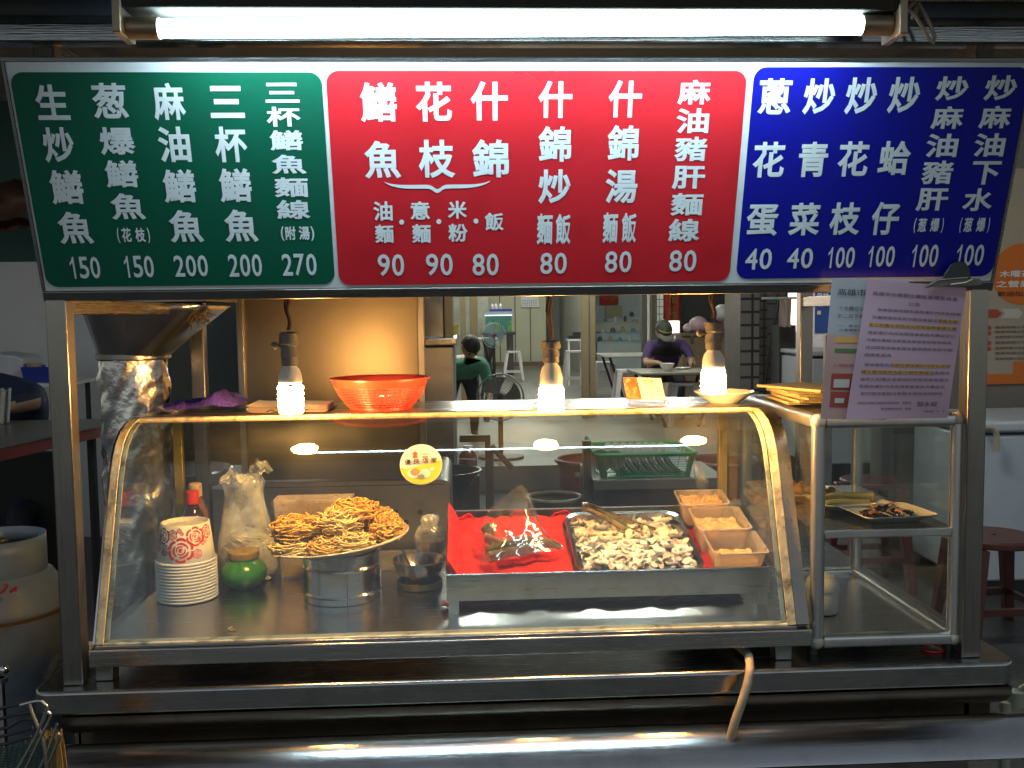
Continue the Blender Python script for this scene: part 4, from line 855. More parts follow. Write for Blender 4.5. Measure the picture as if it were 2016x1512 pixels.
for k, s in enumerate(('鱔魚意麵', '炒麵湯麵', '花枝什錦')):
    put(m, s[:2], lambda a, b: cf(a, b, .0012), .58, .69, .50-.15*k, .57-.15*k); put(m, s[2:], lambda a, b: cf(a, b, .0012), .80, .93, .50-.15*k, .57-.15*k)
m.build('lettering', INK, t)
m = MB(); put(m, '專賣店', lambda a, b: cf(a, b, .0012), .72, .92, .64, .71); m.build('lettering', RINK, t)
m = MB(); m.prism([(-.05, -.02), (1.12, -.02), (1.06, .75), (.0, .75)], lambda a, b, d: cf(a, b, d), -.003, -.001); m.box((q.x-.045, .315, TZt), (q.x+.05, .40, TZt+.003)); m.prism([(.315, TZt+.003), (.40, TZt+.003), (.37, TZt+.016), (.345, TZt+.012)], lambda a, b, d: (d, a, b), q.x-.043, q.x+.048); m.build('acrylic_stand', CLR, t)
c = PZ(1428, 793, TZt); c = Vector((c.x, .355, TZt))
m = MB(); m.lathe([(.002, .002), (.034, .0), (.037, .002), (.052, .012), (.067, .0235), (.070, .0255), (.0695, .027), (.066, .0262), (.050, .015), (.035, .0055), (.002, .005)], c, 60)
tag(m.build('white_plate', CER), 'shallow white plate under the right bulb on the case top', 'plate')
# cardboard sheets on the cabinet
q = P(1565, 790, .36)
t = thing('cardboard_sheets', 'pile of cut corrugated cardboard sheets on top of the glass cabinet', 'cardboard', (q.x, .3, KZ1)); rr = random.Random(8)
KR = mat('kraft_board', (.40, .31, .16), .75, var=.12); 
for k in range(6):
    dx, dy, ro = rr.uniform(-.012, .012), rr.uniform(-.012, .012), rr.uniform(-.15, .15)
    m = MB(); M = Matrix.Translation((.665+dx, .30+dy, KZ1+.003+k*.006)) @ Matrix.Rotation(ro+(.5 if k == 5 else .05), 4, 'Z')
    m.box((-.07, -.10, 0), (.075, .10, .0012), M); m.box((-.07, -.10, .0038), (.075, .10, .005), M)
    for i in range(24): x = -.068+.006*i; m.box((x, -.099, .0012), (x+.0012, .099, .0038), M)
    m.build('cardboard_sheet', KR, t)

# ================================================================== food in the cabinet
def plate_rect(cx, cy, z, sx, sy, rot, label, cat='plate'):
    M = Matrix.Translation((cx, cy, z)) @ Matrix.Rotation(rot, 4, 'Z'); m = MB()
    def ring(x, y, zz, r): return [M @ Vector((p[0], p[1], zz)) for p in rrect(-x, x, -y, y, r, 5)]
    rg = [ring(sx*.66, sy*.62, 0, .012), ring(sx*.74, sy*.7, .003, .014), ring(sx, sy, .0155, .016), ring(sx*1.0, sy*1.0, .0175, .016), ring(sx*.96, sy*.95, .0165, .015), ring(sx*.7, sy*.66, .0045, .013)]; n = len(rg[0])
    m.add(sum(rg, []), [list(range(n))[::-1], [5*n+i for i in range(n)]]+[[k*n+i, k*n+(i+1) % n, (k+1)*n+(i+1) % n, (k+1)*n+i] for k in range(5) for i in range(n)])
    tag(m.build('food_plate', mat('cream_plate', (.74, .70, .60), .25, var=.03, coat=.3)), label, cat, 'plates of food on the cabinet shelf'); return M
SHZ = 1.0078
M = plate_rect(.760, .11, SHZ, .080, .070, .10, 'rectangular cream plate of dark wood ear salad at the front of the shelf')
WE = [mat('wood_ear', (.018, .012, .010), .25, var=.5, vs=60, coat=.5), mat('salad_carrot', (.5, .14, .02), .4), mat('salad_sprout', (.62, .54, .40), .35)]
rr = random.Random(31); m = MB()
for i in range(130):
    m.k = 0 if i < 95 else (1 if i < 104 else 2); a = rr.uniform(0, 6.28); r = math.sqrt(rr.random()); x, y = .052*r*math.cos(a), .042*r*math.sin(a); z = .006+.026*(1-r*.8)*rr.random()
    z = min(z, .012+.03*math.exp(-((x+.005)/.03)**2))
    if m.k == 0: m.grid(lambda u, v: M @ Vector((x+.012*(u-.5)*1.2+.003*math.sin(6*v+i), y+.012*(v-.5), z+.004*math.sin(5*u+i)*math.cos(4*v))), 4, 4)
    else: b2 = rr.uniform(0, 6.28); m.tube([M @ Vector((x+.018*(s-.5)*math.cos(b2), y+.018*(s-.5)*math.sin(b2), z+.007+.003*math.sin(3*s+i))) for s in (0, .25, .5, .75, 1)], .0013 if m.k == 2 else .0022, 5)
tag(m.build('wood_ear_salad', WE[0], mats=WE, ang=80), 'heap of black wood ear salad with carrot and sprouts on the front plate', 'salad')
M = plate_rect(.725, .225, SHZ, .078, .062, .05, 'rectangular cream plate of pale bamboo shoots, behind the dark salad')
BAM = mat('bamboo_shoot', (.62, .50, .16), .4, var=.15, vs=30, sss=.2)
for k, (x, y, z, L, lab) in enumerate(((-.002, .004, .024, .075, 'long pale bamboo shoot lying on top of the others'), (-.012, -.018, .014, .06, 'pale bamboo shoot at the front of its plate'), (.0, .022, .014, .065, 'pale bamboo shoot at the back of its plate'))):
    m = MB(); m.tube([M @ Vector((x-L*.8+L*1.6*s, y+.006*math.sin(3*s+k), z+.002*math.sin(5*s))) for s in [i/10 for i in range(11)]], .007, 12, r1=.0125, flat=.7); tag(m.build('bamboo_shoot', BAM), lab, 'bamboo shoot', 'bamboo shoots')
M = plate_rect(.668, .345, SHZ, .085, .058, -.03, 'rectangular cream plate of braised orange food at the back of the shelf')
rr = random.Random(44); m = MB(); BR = [mat('braised_tofu', (.36, .13, .03), .35, var=.4, vs=30, coat=.3), mat('braised_egg', (.12, .05, .02), .3, coat=.4), mat('film_white', (.6, .6, .62), .4)]
for i in range(16):
    m.k = i % 2; x, y = rr.uniform(-.05, .06), rr.uniform(-.028, .028); q = M @ Vector((x, y, .014+.018*rr.random())); m.ball(q, rr.uniform(.011, .016), 10, (1, .9, .8))
tag(m.build('braised_snacks', BR[0], mats=BR[:2]), 'small heap of braised brown and orange snacks on the back plate', 'snacks')
M = plate_rect(.602, .44, SHZ, .04, .04, 0, 'small cream plate of pink shreds in the back left corner of the shelf')
m = MB(); rr = random.Random(45)
for i in range(50): x, y = rr.uniform(-.025, .025), rr.uniform(-.025, .025); a = rr.uniform(0, 6.28); z = .008+.02*rr.random(); m.tube([M @ Vector((x+.012*(s-.5)*math.cos(a), y+.012*(s-.5)*math.sin(a), z+.003*math.sin(4*s))) for s in (0, .33, .66, 1)], .0016, 5)
tag(m.build('pink_shreds', mat('pink_shreds', (.55, .3, .2), .5, var=.3)), 'heap of pale pink shreds on the small corner plate', 'snacks')
q = PZ(1655, 1145, .78); o = (.658, .20, .7795)
t = thing('plastic_jar', 'frosted white plastic tub with a rounded lid on the cabinet floor', 'tub', o)
m = MB(); m.lathe([(.002, 0), (.032, .001), (.034, .006), (.036, .05), (.035, .052)], o, 32, cap0=True); m.build('body', mat('frosted_plastic', (.62, .58, .52), .4, sss=.4), t)
m = MB(); m.lathe([(.0375, .0525), (.038, .056), (.034, .072), (.026, .082), (.012, .086), (.002, .0865)], o, 32, cap0=True); m.build('lid', mat('frosted_lid', (.66, .63, .58), .4, sss=.4), t)

# ================================================================== around the counter
q = [P(*v) for v in ((1468, 1284, .01), (1475, 1300, -.03), (1476, 1320, -.065), (1472, 1345, -.08), (1462, 1378, -.09), (1450, 1412, -.09), (1440, 1445, -.085), (1436, 1470, -.07))]
q = [Vector((q[0].x-.02, .12, .752+.012))] + [Vector((v.x, v.y, max(v.z, .760) if v.y > -.05 else v.z)) for v in q]
def smooth(p, k=6):
    o = []; n = len(p)
    for i in range(n-1):
        p0, p1, p2, p3 = p[max(0, i-1)], p[i], p[i+1], p[min(n-1, i+2)]
        for s in range(k): t = s/k; o.append(.5*((2*p1)+(p2-p0)*t+(2*p0-5*p1+4*p2-p3)*t*t+(3*p1-p0-3*p2+p3)*t**3))
    return o+[p[-1]]
m = MB(); m.tube(smooth(q), .0085, 14); tag(m.build('drain_hose', mat('dirty_cream_hose', (.50, .40, .26), .5, dirt=(.10, .07, .04), damt=.7, dscale=14)), 'dirty cream drain hose hanging from under the case over the counter edge', 'hose')
q = PZ(1850, 1290, .7475); m = MB(); m.tube([(q.x+.021*math.cos(a), q.y+.03+.018*math.sin(a), .7495+.004*max(0, math.sin(a+.5))) for a in [2*math.pi*i/28 for i in range(28)]], .0024, 6, closed=True)
tag(m.build('rubber_band', mat('red_rubber', (.5, .03, .02), .5)), 'red rubber band lying on the counter under the cabinet', 'rubber band')
a = P(110, 1330, .12)
m = MB(); m.grid(lambda u, v: (-.955+.075*u, .0+.20*v, .7485+.06*math.sin(math.pi*u*.9)*(1-v*.7)+.006*wob(u*8+v*11)), 16, 14)
tag(m.build('plastic_sheet', BAG, ang=80), 'crumpled clear plastic sheet on the counter beside the left post', 'plastic sheet')
# LPG cylinder
GAS = mat('grey_cylinder_paint', (.20, .255, .33), .45, var=.12, dirt=(.16, .08, .03), damt=.6, dscale=5, bump=.1)
q = P(2, 1200, .80); gx, gy = q.x, .80; gz = .0
t = thing('gas_cylinder', 'scuffed grey gas cylinder with a handled collar and a rust line, left of the cart', 'gas cylinder', (gx, gy, gz)); o = (gx, gy, gz); rad = P(131, 1260, .8).x-gx
zs = P(60, 1222, .64).z; zt = P(60, 1066, .72).z; zc = P(60, 1130, .72).z
m = MB(); m.lathe([(.002, .02), (rad*.8, .02), (rad*.97, .06), (rad, .10), (rad, zs-.012), (rad*1.012, zs-.008), (rad*1.012, zs+.004), (rad*.99, zs+.01), (rad*.93, zs+.045), (rad*.78, zs+.085), (rad*.55, zs+.105), (.002, zs+.11)], o, 56); m.build('body', GAS, t, ang=50)
m = MB(); m.lathe([(rad*1.003, zs-.018), (rad*1.016, zs-.0075), (rad*1.004, zs-.0125+.001)], o, 56); m.build('rust_line', mat('rust', (.16, .07, .02), .8, var=.5, vs=20), t)
rcl_ = P(84, 1085, .8).x-gx; m = MB(); n = 56; z0c, z1c = zs+.06, zt
def hole(a): return abs(((a-R(262)+math.pi) % (2*math.pi))-math.pi) < .42 or abs(((a-R(82)+math.pi) % (2*math.pi))-math.pi) < .5
for i in range(n):
    a0, a1 = 2*math.pi*i/n, 2*math.pi*(i+1)/n; zz = [z0c, z0c+(z1c-z0c)*.45, z0c+(z1c-z0c)*.72, z1c]
    for k in range(3):
        if k == 1 and hole((a0+a1)/2): continue
        m.add([(gx+rcl_*math.cos(a), gy+rcl_*math.sin(a), z) for a, z in ((a0, zz[k]), (a1, zz[k]), (a1, zz[k+1]), (a0, zz[k+1]))], [[0, 1, 2, 3]])
m.build('collar', GAS, t, solid=.004, ang=50, weld=True)
m = MB(); m.lathe([(.016, 0), (.016, .05), (.024, .052), (.026, .075), (.02, .08), (.002, .08)], (gx, gy, zs+.10), 16, cap0=True); m.build('valve', mat('brass', (.45, .33, .12), .35, 1), t)
m = MB()
m.tube([P(x, y, gy-rad-.004) for x, y in ((0, 1168), (10, 1160), (14, 1152), (8, 1150))], .004, 6); m.tube([P(x, y, gy-rad-.004) for x, y in ((20, 1166), (26, 1160), (31, 1156), (30, 1164))], .004, 6); m.build('red_paint_mark', mat('red_paint', (.45, .05, .03), .5), t)
q = P(8, 1318, .5); m = MB(); m.ball(q, .013, 16); m.lathe([(.02, 0), (.02, .01)], (q.x-.012, q.y, q.z-.03), 16, cap0=True, cap1=True); m.tube([q+Vector((-.10, 0, -.02)), q+Vector((-.012, 0, -.004))], .004, 8); m.tube([q+Vector((-.012, 0, -.02)), Vector((q.x-.012, q.y, 0))], .012, 8)
tag(m.build('gas_burner_knob', steel('knob_chrome', (.7, .7, .7), .1, damt=.05)), 'polished round knob on a stand in front of the gas cylinder', 'knob')
# wire rack in the lower left corner
WIR = steel('wire_chrome', (.55, .53, .47), .25, stretch=None or (8, 8, 8), damt=.4)
o = P(50, 1450, -.3); t = thing('wire_rack', 'chromed wire dish rack standing at the lower left in front of the cart', 'wire rack', (o.x, -.30, 0))
for pts in (((40, 1388), (75, 1380), (88, 1386), (91, 1398), (70, 1450), (34, 1515)), ((94, 1402), (99, 1406), (96, 1420), (76, 1460), (50, 1515)), ((112, 1424), (110, 1434), (95, 1475), (76, 1518)), ((114, 1443), (117, 1450), (110, 1470), (88, 1520))):
    k = len(t.children); m = MB(); m.tube(smooth([P(x, y, -.34+.022*k) for x, y in pts]), .0024, 8); m.build('side_wire', WIR, t)
for pts in (((-40, 1408), (20, 1390), (56, 1384)), ((-40, 1428), (20, 1410), (62, 1402)), ((-40, 1436), (10, 1434), (30, 1424), (48, 1416), (72, 1418)), ((-40, 1458), (20, 1446), (64, 1432)), ((-40, 1476), (20, 1462), (62, 1449))):
    m = MB(); m.tube(smooth([P(x, y, -.28) for x, y in pts]), .0028, 8); m.build('shelf_wire', BLACKP, t)
m = MB(); m.tube(smooth([P(x, y, -.30) for x, y in ((57, 1385), (62, 1400), (72, 1425), (82, 1450), (88, 1480), (92, 1520))]), .003, 8); m.build('corner_wire', WIR, t)
m = MB()
for i in range(16):
    m.tube([P(-60+i*11, 1470+i*-1.2, -.24), P(-80+i*11, 1540, -.24)], .0016, 5)
    m.tube([P(-60, 1482+i*5, -.24), P(86, 1462+i*5, -.24)], .0016, 5)
m.build('mesh_basket', mat('green_wire_mesh', (.03, .07, .06), .5), t)
m = MB(); rr = random.Random(6); e0 = P(112, 1470, -.22)
for i in range(420):
    a = rr.uniform(0, 6.28); r = .028*math.sqrt(rr.random()); b1 = Vector((e0.x+r*math.cos(a), -.22+r*math.sin(a), .42)); tp2 = Vector((e0.x-.008+r*.6*math.cos(a)+rr.uniform(-.004, .004), -.22+r*.6*math.sin(a), e0.z+.016+rr.uniform(-.03, .012)))
    m.tube([b1, (b1+tp2)/2+Vector((rr.uniform(-.004, .004), rr.uniform(-.004, .004), 0)), tp2], .0008, 4)
m.lathe([(.02, 0), (.03, .15), (.03, .43), (.002, .44)], (e0.x, -.22, 0), 16, cap0=True)
tag(m.build('fibre_brush', mat('coir_fibre', (.26, .19, .07), .8, var=.4, vs=60)), 'coarse coir fibre brush standing beside the wire rack', 'brush')
# ================================================================== behind the stall
def bbox(x0, x1, y0, y1, Y):
    a = P(x0, y1, Y); b = P(x1, y0, Y); return a.x, b.x, a.z, b.z
FL = .20
m = MB(); m.box((-14, 5.95, .0), (14, 30, FL)); struct(m.build('shop_floor', mat('shop_floor_tile', (.17, .165, .145), .45, var=.2, vs=2, dirt=(.16, .15, .13), damt=.5, dscale=2)))
m = MB(); m.box((-8, 1.3, 3.15), (10, 30, 3.25)); struct(m.build('shop_ceiling', mat('ceiling_white', (.6, .6, .56), .8)))
CREAM = mat('cream_wall', (.55, .53, .40), .6, var=.06, vs=2); WHITE = mat('whitewash', (.52, .52, .54), .7, var=.12, vs=2, dirt=(.3, .28, .25), damt=.4, dscale=1.2); GREYW = mat('grey_wall', (.20, .20, .21), .7, var=.2)
# lamps of the shop, hidden high under its ceiling, plus one added fill lamp
for k, (x, y) in enumerate(((-.4, 8.5), (1.6, 8.0), (-.2, 13.5), (2.6, 13.), (1.2, 17.5), (.75, 1.75))):
    t = thing('ceiling_light', 'shop ceiling light, %s' % ('nearest the street on the left', 'nearest the street on the right', 'middle row on the left', 'middle row on the right', 'last one by the back wall', 'added unseen over the washing stand as fill for the dishes')[k], 'ceiling light', (x, y, 3.0), 'shop ceiling lights')
    m = MB(); m.box((x-.62, y-.16, 3.08), (x+.62, y+.16, 3.15)); m.build('housing', WHP, t)
    for dy in (-.08, .08): m = MB(); m.tube([(x-.58, y+dy, 3.055), (x+.58, y+dy, 3.055)], .02, 10); m.build('tube', emitm('added_fill_tube', (.95, 1, .9), 60.) if k == 5 else emitm('shop_tube', (.95, 1, .86), SHOP_L), t)  # tubes over the washing stand are added, unseen, to brighten basket and bins
# cream panelled back wall
x0, x1, z0, z1 = bbox(930, 1074, 560, 715, 21)
t = thing('panel_wall', 'cream panelled wall at the back of the shop with thin vertical joints', 'wall', (0, 21, FL)); 
m = MB(); m.box((x0-.6, 21, FL), (x1, 21.2, 3.15)); m.build('wall', CREAM, t)
m = MB()
for px in (955, 984, 1014, 1044): q = P(px, 620, 20.99); m.box((q.x-.012, 20.985, FL+.1), (q.x+.012, 20.998, 3.1))
m.build('joint', mat('dark_joint', (.12, .11, .09), .8), t)  # thin dark strips along the panel joints
m = MB(); m.box((x0-.6, 20.97, FL+.001), (x1, 20.998, FL+.09)); m.build('skirting', WOOD, t)
x0, x1, z0, z1 = bbox(1074, 1152, 560, 715, 22); m = MB(); m.box((x0, 22, FL), (x1+2, 22.2, 3.15)); tag(m.build('passage_wall', GREYW), 'dark grey passage wall behind the middle bulb', 'wall')
q = P(1118, 600, 20); m = MB(); m.box((q.x, 18, FL), (q.x+.2, 21.9, 3.1)); tag(m.build('side_wall', mat('dull_green_wall', (.25, .26, .22), .7)), 'dull grey green side wall of the passage', 'wall')
# calendar
x0, x1, z0, z1 = bbox(1026, 1061, 588, 605, 20.9); t = thing('wall_calendar', 'white wall calendar with blue print on the cream wall', 'calendar', ((x0+x1)/2, 20.9, z0))
m = MB(); m.box((x0, 20.93, z0), (x1, 20.96, z1+.1)); m.build('page', WHP, t)
m = MB()
for i in range(7):
    for k in range(4): xx = x0+.03+(x1-x0-.06)*i/7; m.box((xx, 20.925, z0+.03+k*.04), (xx+.025, 20.93, z0+.05+k*.04))
m.build('print', mat('blue_print', (.12, .16, .4), .6), t)
# fish tank on a dark stand, blue tray on its lid
Y = 17.5; x0, x1, z0, z1 = bbox(953, 1010, 613, 656, Y); t = thing('fish_tank', 'fish tank with green plants and a pale lid, on a dark stand', 'fish tank', ((x0+x1)/2, Y, FL))
m = MB(); m.box((x0, Y, z1-.06), (x1, Y+.4, z1)); m.build('lid', mat('pale_blue_lid', (.55, .62, .7), .4), t)
m = MB(); m.box((x0+.03, Y+.005, z0+.02), (x1-.03, Y+.39, z1-.061)); m.build('water', mat('tank_water', (.03, .13, .11), .08, coat=.8, emit=(.10, .4, .35), es=.10), t)
m = MB(); rr = random.Random(2)
for i in range(40): xx = rr.uniform(x0+.05, x1-.05); hh = rr.uniform(.08, .26); m.add([(xx-.02, Y, z0+.03), (xx+.03, Y-.004, z0+.03), (xx+rr.uniform(-.06, .06), Y-.002, z0+.03+hh)], [[0, 1, 2]])
m.build('water_plant', mat('aquatic_green', (.10, .36, .09), .5, var=.4), t)
m = MB(); m.box((x0+.02, Y+.004, z1-.085), (x1-.02, Y+.01, z1-.066)); m.build('tank_lamp', emitm('tank_lamp', (.7, .9, 1), 1.6), t)
m = MB(); m.box((x0-.05, Y-.05, z0-.04), (x1+.05, Y+.45, z0+.018)); m.box((x1-.12, Y, FL), (x1, Y+.4, z0-.041)); m.box((x0, Y, FL), (x0+.12, Y+.4, z0-.041)); m.build('stand', mat('dark_stand', (.05, .045, .04), .5), t)
x0, x1, _, _ = bbox(964, 1008, 600, 613, Y); zt = z1
m = MB(); m.box((x0, Y+.03, zt+.001), (x1, Y+.35, zt+.045)); m.box((x0+.01, Y+.04, zt+.045), (x1-.01, Y+.34, zt+.05)); tag(m.build('blue_tray', mat('cobalt_plastic', (.02, .05, .32), .4)), 'cobalt blue tray lying on the fish tank lid', 'tray')
for k, px in enumerate((969, 976, 985)):
    q = P(px, 600, Y+.1); m = MB(); m.lathe([(.002, 0), (.03, 0), (.035, .07), (.03, .075), (.012, .10), (.012, .12), (.002, .121)], (q.x, Y+.15, zt+.051), 12); tag(m.build('clear_jar', WHP), ('white jar at the left end of the blue tray', 'white jar in the middle of the blue tray', 'white jar towards the right of the blue tray')[k], 'jar')
# left shop partition: frosted glass door and wooden posts, red strip, clutter
TIMB = mat('old_timber', (.24, .18, .10), .6, var=.3, stretch=(15, 15, 1))
for k, (xa, xb, Y) in enumerate(((907, 916, 10), (926, 940, 9.0))):
    x0, x1, _, _ = bbox(xa, xb, 590, 700, Y); m = MB(); m.box((x0, Y, FL), (x1, Y+.08, 3.15)); tag(m.build('timber_post', TIMB, bevel=.005), ('thin timber post beside the red couplet strip', 'thick timber post in front of the fish tank')[k], 'post')
x0, x1, z0, z1 = bbox(870, 960, 585, 690, 19); m = MB(); m.box((x0-.5, 19, FL), (x1, 19.1, 3.15)); tag(m.build('notice_wall', mat('notice_wall_print', (.34, .36, .30), .7, var=.5, vs=6, dirt=(.5, .3, .28), damt=.6, dscale=4)), 'wall covered in faded notices behind the timber posts', 'wall')
x0, x1, z0, z1 = bbox(882, 891, 575, 608, 12); m = MB(); m.box((x0, 12, z0), (x1, 12.02, z1+.3)); t = tag(m.build('red_couplet', mat('couplet_red', (.45, .01, .015), .6)), 'narrow red paper couplet on the left of the shop', 'paper strip')
Y = 9; q = P(890, 680, Y); o = (q.x, Y, P(890, 676, Y).z); m = MB(); hh = P(890, 640, Y).z-o[2]; m.lathe([(.002, 0), (.04, 0), (.065, hh*.75), (.085, hh), (.08, hh), (.06, hh*.75), (.036, .01), (.002, .01)], o, 20); tag(m.build('yellow_cup', mat('yellow_plastic', (.55, .38, .02), .4)), 'tall yellow plastic holder standing on the steel cabinet', 'holder')
# steel splashback of the stove, just behind the case
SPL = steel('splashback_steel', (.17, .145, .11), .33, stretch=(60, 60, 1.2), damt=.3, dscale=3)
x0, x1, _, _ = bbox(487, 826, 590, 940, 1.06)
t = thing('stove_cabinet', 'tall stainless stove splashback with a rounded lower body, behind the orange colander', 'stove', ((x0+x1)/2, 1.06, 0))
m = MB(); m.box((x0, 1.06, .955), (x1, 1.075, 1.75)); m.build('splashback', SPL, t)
for px in (474, 829): 
    a = P(px, 700, 1.05).x; m = MB(); m.box((a-.009, 1.045, .95), (a+.011, 1.085, 1.75)); m.build('trim', STV, t, bevel=.002)
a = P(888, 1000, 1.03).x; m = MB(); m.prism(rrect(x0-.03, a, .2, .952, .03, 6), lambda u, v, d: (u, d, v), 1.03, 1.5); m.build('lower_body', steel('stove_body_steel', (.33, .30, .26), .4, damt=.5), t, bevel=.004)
m = MB()
for px, py in ((779, 1008), (827, 1008), (800, 1028)): q = P(px, py, 1.0295); m.lathe([(.002, 0), (.0075, .0), (.0075, .001)], (0, 0, 0), 16, M=Matrix.Translation(q) @ Matrix.Rotation(R(90), 4, 'X'))
m.build('hole', BLACKP, t)
m = MB(); m.box((x0-.02, 1.0285, .936), (a-.02, 1.0298, .938)); m.build('seam', BLACKP, t)
# second steel cabinet further back
Y = 2.2; x0, x1, z0, z1 = bbox(820, 895, 680, 800, Y); t = thing('steel_cabinet', 'dull steel cabinet with a glass upper door, behind the orange colander', 'cabinet', ((x0+x1)/2, Y, 0))
m = MB(); m.box((x0-.4, Y, 0), (x1, Y+.6, z1)); m.build('body', steel('cabinet_steel', (.34, .34, .33), .42, damt=.3), t, bevel=.01)
m = MB(); m.box((x0-.4, Y-.012, z1+.001), (x1+.01, Y+.6, z1+.03)); m.build('worktop', STD, t, bevel=.004)
xa = P(875, 650, Y).x; m = MB(); m.box((x0-.4, Y+.06, z1+.031), (xa, Y+.5, 1.75)); m.build('upper_box', steel('mirror_door', (.30, .33, .38), .18, stretch=(3, 3, 3), damt=.1), t, bevel=.006)
m = MB(); m.box((xa+.001, Y+.05, z1+.031), (xa+.035, Y+.5, 1.75)); m.build('door_frame', TIMB, t)
# exhaust hood with foil-wrapped flue
Y = .66; c = P(236, 800, Y); t = thing('exhaust_flue', 'stainless hood funnelling into a flue wrapped in crinkled foil, inside the left post', 'exhaust flue', (c.x, Y+.1, 0))
FOIL = mat('crinkled_foil', (.72, .70, .68), .26, 1, var=.15, vs=9, bump=.7, bs=16, dirt=(.2, .17, .15), damt=.4, dscale=7)
rad = (P(306, 740, Y).x-P(168, 740, Y).x)/2; zt = P(236, 700, Y).z; cz = Y+.12
m = MB(); m.grid(lambda u, v: (c.x+(rad*(1-.10*(1-v))+.006*wob(u*19+v*13)+.006*wob(v*21-u*8))*math.cos(6.2832*u)-.004*(1-v), cz+(rad+.005*wob(u*15-v*11))*math.sin(6.2832*u), .5+(zt-.5)*v), 80, 90); m.build('foil_flue', FOIL, t, ang=80)
m = MB(); pr = []
w0 = P(160, 600, Y).x; w1 = P(408, 612, Y).x; ztop = 1.62
vs = []; fs = []; n = 40
for k in range(13):
    s = k/12
    for i in range(n):
        a = 2*math.pi*i/n; ex_ = (w1-w0)/2*1.02; cxm = (w0+w1)/2
        xx = (c.x+rad*math.cos(a))*(1-s)+(cxm+ex_*max(-1, min(1, 1.25*math.cos(a))))*s; yy = cz+(rad*math.sin(a))*(1-s)+(.16*max(-1, min(1, 1.25*math.sin(a))))*s
        vs.append((xx, yy, zt-.01+(P(300, 610, Y).z+.02-zt)*s))
for k in range(12):
    for i in range(n): fs.append([k*n+i, k*n+(i+1) % n, (k+1)*n+(i+1) % n, (k+1)*n+i])
m.add(vs, fs); m.build('hood_funnel', steel('hood_steel', (.66, .64, .62), .24, stretch=(3, 3, 1), damt=.15, bump=0), t, solid=.002)
zz = P(300, 610, Y).z+.02; m = MB(); m.box((w0-.01, cz-.17, zz), (w1+.01, cz+.17, zz+.10)); m.build('hood_box', STD, t)
m = MB(); m.lathe([(rad+.001, -.008), (rad+.007, -.004), (rad+.007, .008), (rad+.001, .012)], (c.x, cz, zt-.008), 48); m.build('clamp_band', STD, t)
m = MB(); rr = random.Random(17)
for i in range(26):
    q = P(395+rr.uniform(-22, 18), 618+rr.uniform(-12, 14), .62); m.tube([q, q+Vector((rr.uniform(-.02, .02), rr.uniform(-.01, .01), rr.uniform(-.03, .0)))], .0022, 5, r1=.0008)
m.build('greasy_lint', mat('greasy_lint', (.08, .055, .03), .9), t)
# dark pan and pale cloth behind, left
Y = 1.35; q = P(360, 930, Y); m = MB(); m.lathe([(.002, 0), (.09, .0), (.14, .04), (.16, .11), (.155, .115), (.13, .045), (.002, .01)], (q.x, Y, P(360, 960, Y).z-.05), 40); tag(m.build('steel_wok', STD), 'dark steel wok on the stove behind the left brass upright', 'wok')
Y = 1.2; x0, x1, z0, z1 = bbox(300, 470, 960, 1130, Y); m = MB(); m.box((x0, Y+.0, .3), (x1, Y+.5, P(360, 965, Y).z)); tag(m.build('stove_bench', mat('pale_enamel', (.36, .38, .42), .5, var=.2)), 'pale enamel bench under the wok', 'bench')
m = MB(); x0, x1, z0, z1 = bbox(300, 475, 600, 960, 2.4); m.box((x0, 2.4, .0), (x1, 2.45, 2.2)); tag(m.build('dark_partition', mat('sooty_partition', (.035, .045, .045), .6, var=.4)), 'dark sooty partition board behind the flue', 'partition')

# ------------------------------------------------------------------ stools, tables, fans of the shop
STW = mat('white_stool_plastic', (.62, .58, .60), .45, var=.06)
def stool(name, x, y, z, h, label, m_=STW, top=.135, bot=.18, hole=True, round_=False):
    t = thing(name, label, 'stool', (x, y, z), None); m = MB(); zt = z+h
    if round_: m.lathe([(.012, 0), (top*1.05, 0), (top*1.1, -.006), (top*1.1, -.035), (top*1.04, -.035), (top*1.04, -.008), (.012, -.008), (.012, 0)], (x, y, zt), 32)
    else: m.prism(rrect(x-top, x+top, y-top, y+top, .05, 5), lambda a, b, d: (a, b, d), zt-.035, zt)
    m.build('seat', m_, t, bevel=.006)
    for sx in (-1, 1):
        for sy in (-1, 1):
            m = MB(); w0 = .028; a = Vector((x+sx*top*.82, y+sy*top*.82, zt-.036)); b = Vector((x+sx*bot, y+sy*bot, z))
            m.add([a+Vector((dx*w0, dy*w0, 0)) for dx, dy in ((-1, -1), (1, -1), (1, 1), (-1, 1))]+[b+Vector((dx*w0*.7, dy*w0*.7, 0)) for dx, dy in ((-1, -1), (1, -1), (1, 1), (-1, 1))], [[0, 1, 2, 3], [7, 6, 5, 4], [0, 4, 5, 1], [1, 5, 6, 2], [2, 6, 7, 3], [3, 7, 4, 0]]); m.build('leg', m_, t, bevel=.004)
    m = MB(); k = bot*.9; zr = z+h*.28
    for s in (-1, 1): m.box((x-k, y+s*k-.012, zr), (x+k, y+s*k+.012, zr+.03)); m.box((x+s*k-.012, y-k, zr+.001), (x+s*k+.012, y+k, zr+.029))
    m.build('stretcher', m_, t); return t
def stool_px(px, pt, pb, Y, label, **k):
    q = P(px, pt, Y); z = P(px, pb, Y).z; h = q.z-FL; return stool('plastic_stool', q.x, Y, FL, max(.3, h), label, **k)
stool_px(1010, 691, 743, 16, 'white plastic stool beside the fish tank stand', top=.135)
stool_px(1086, 734, 795, 10.4, 'white plastic stool in front of the timber doorway, right of the middle bulb')
stool_px(1131, 690, 745, 13.5, 'white plastic stool beside the timber doorway post', top=.14)
stool_px(1236, 727, 800, 9.6, 'white plastic stool pulled up to the diner table')
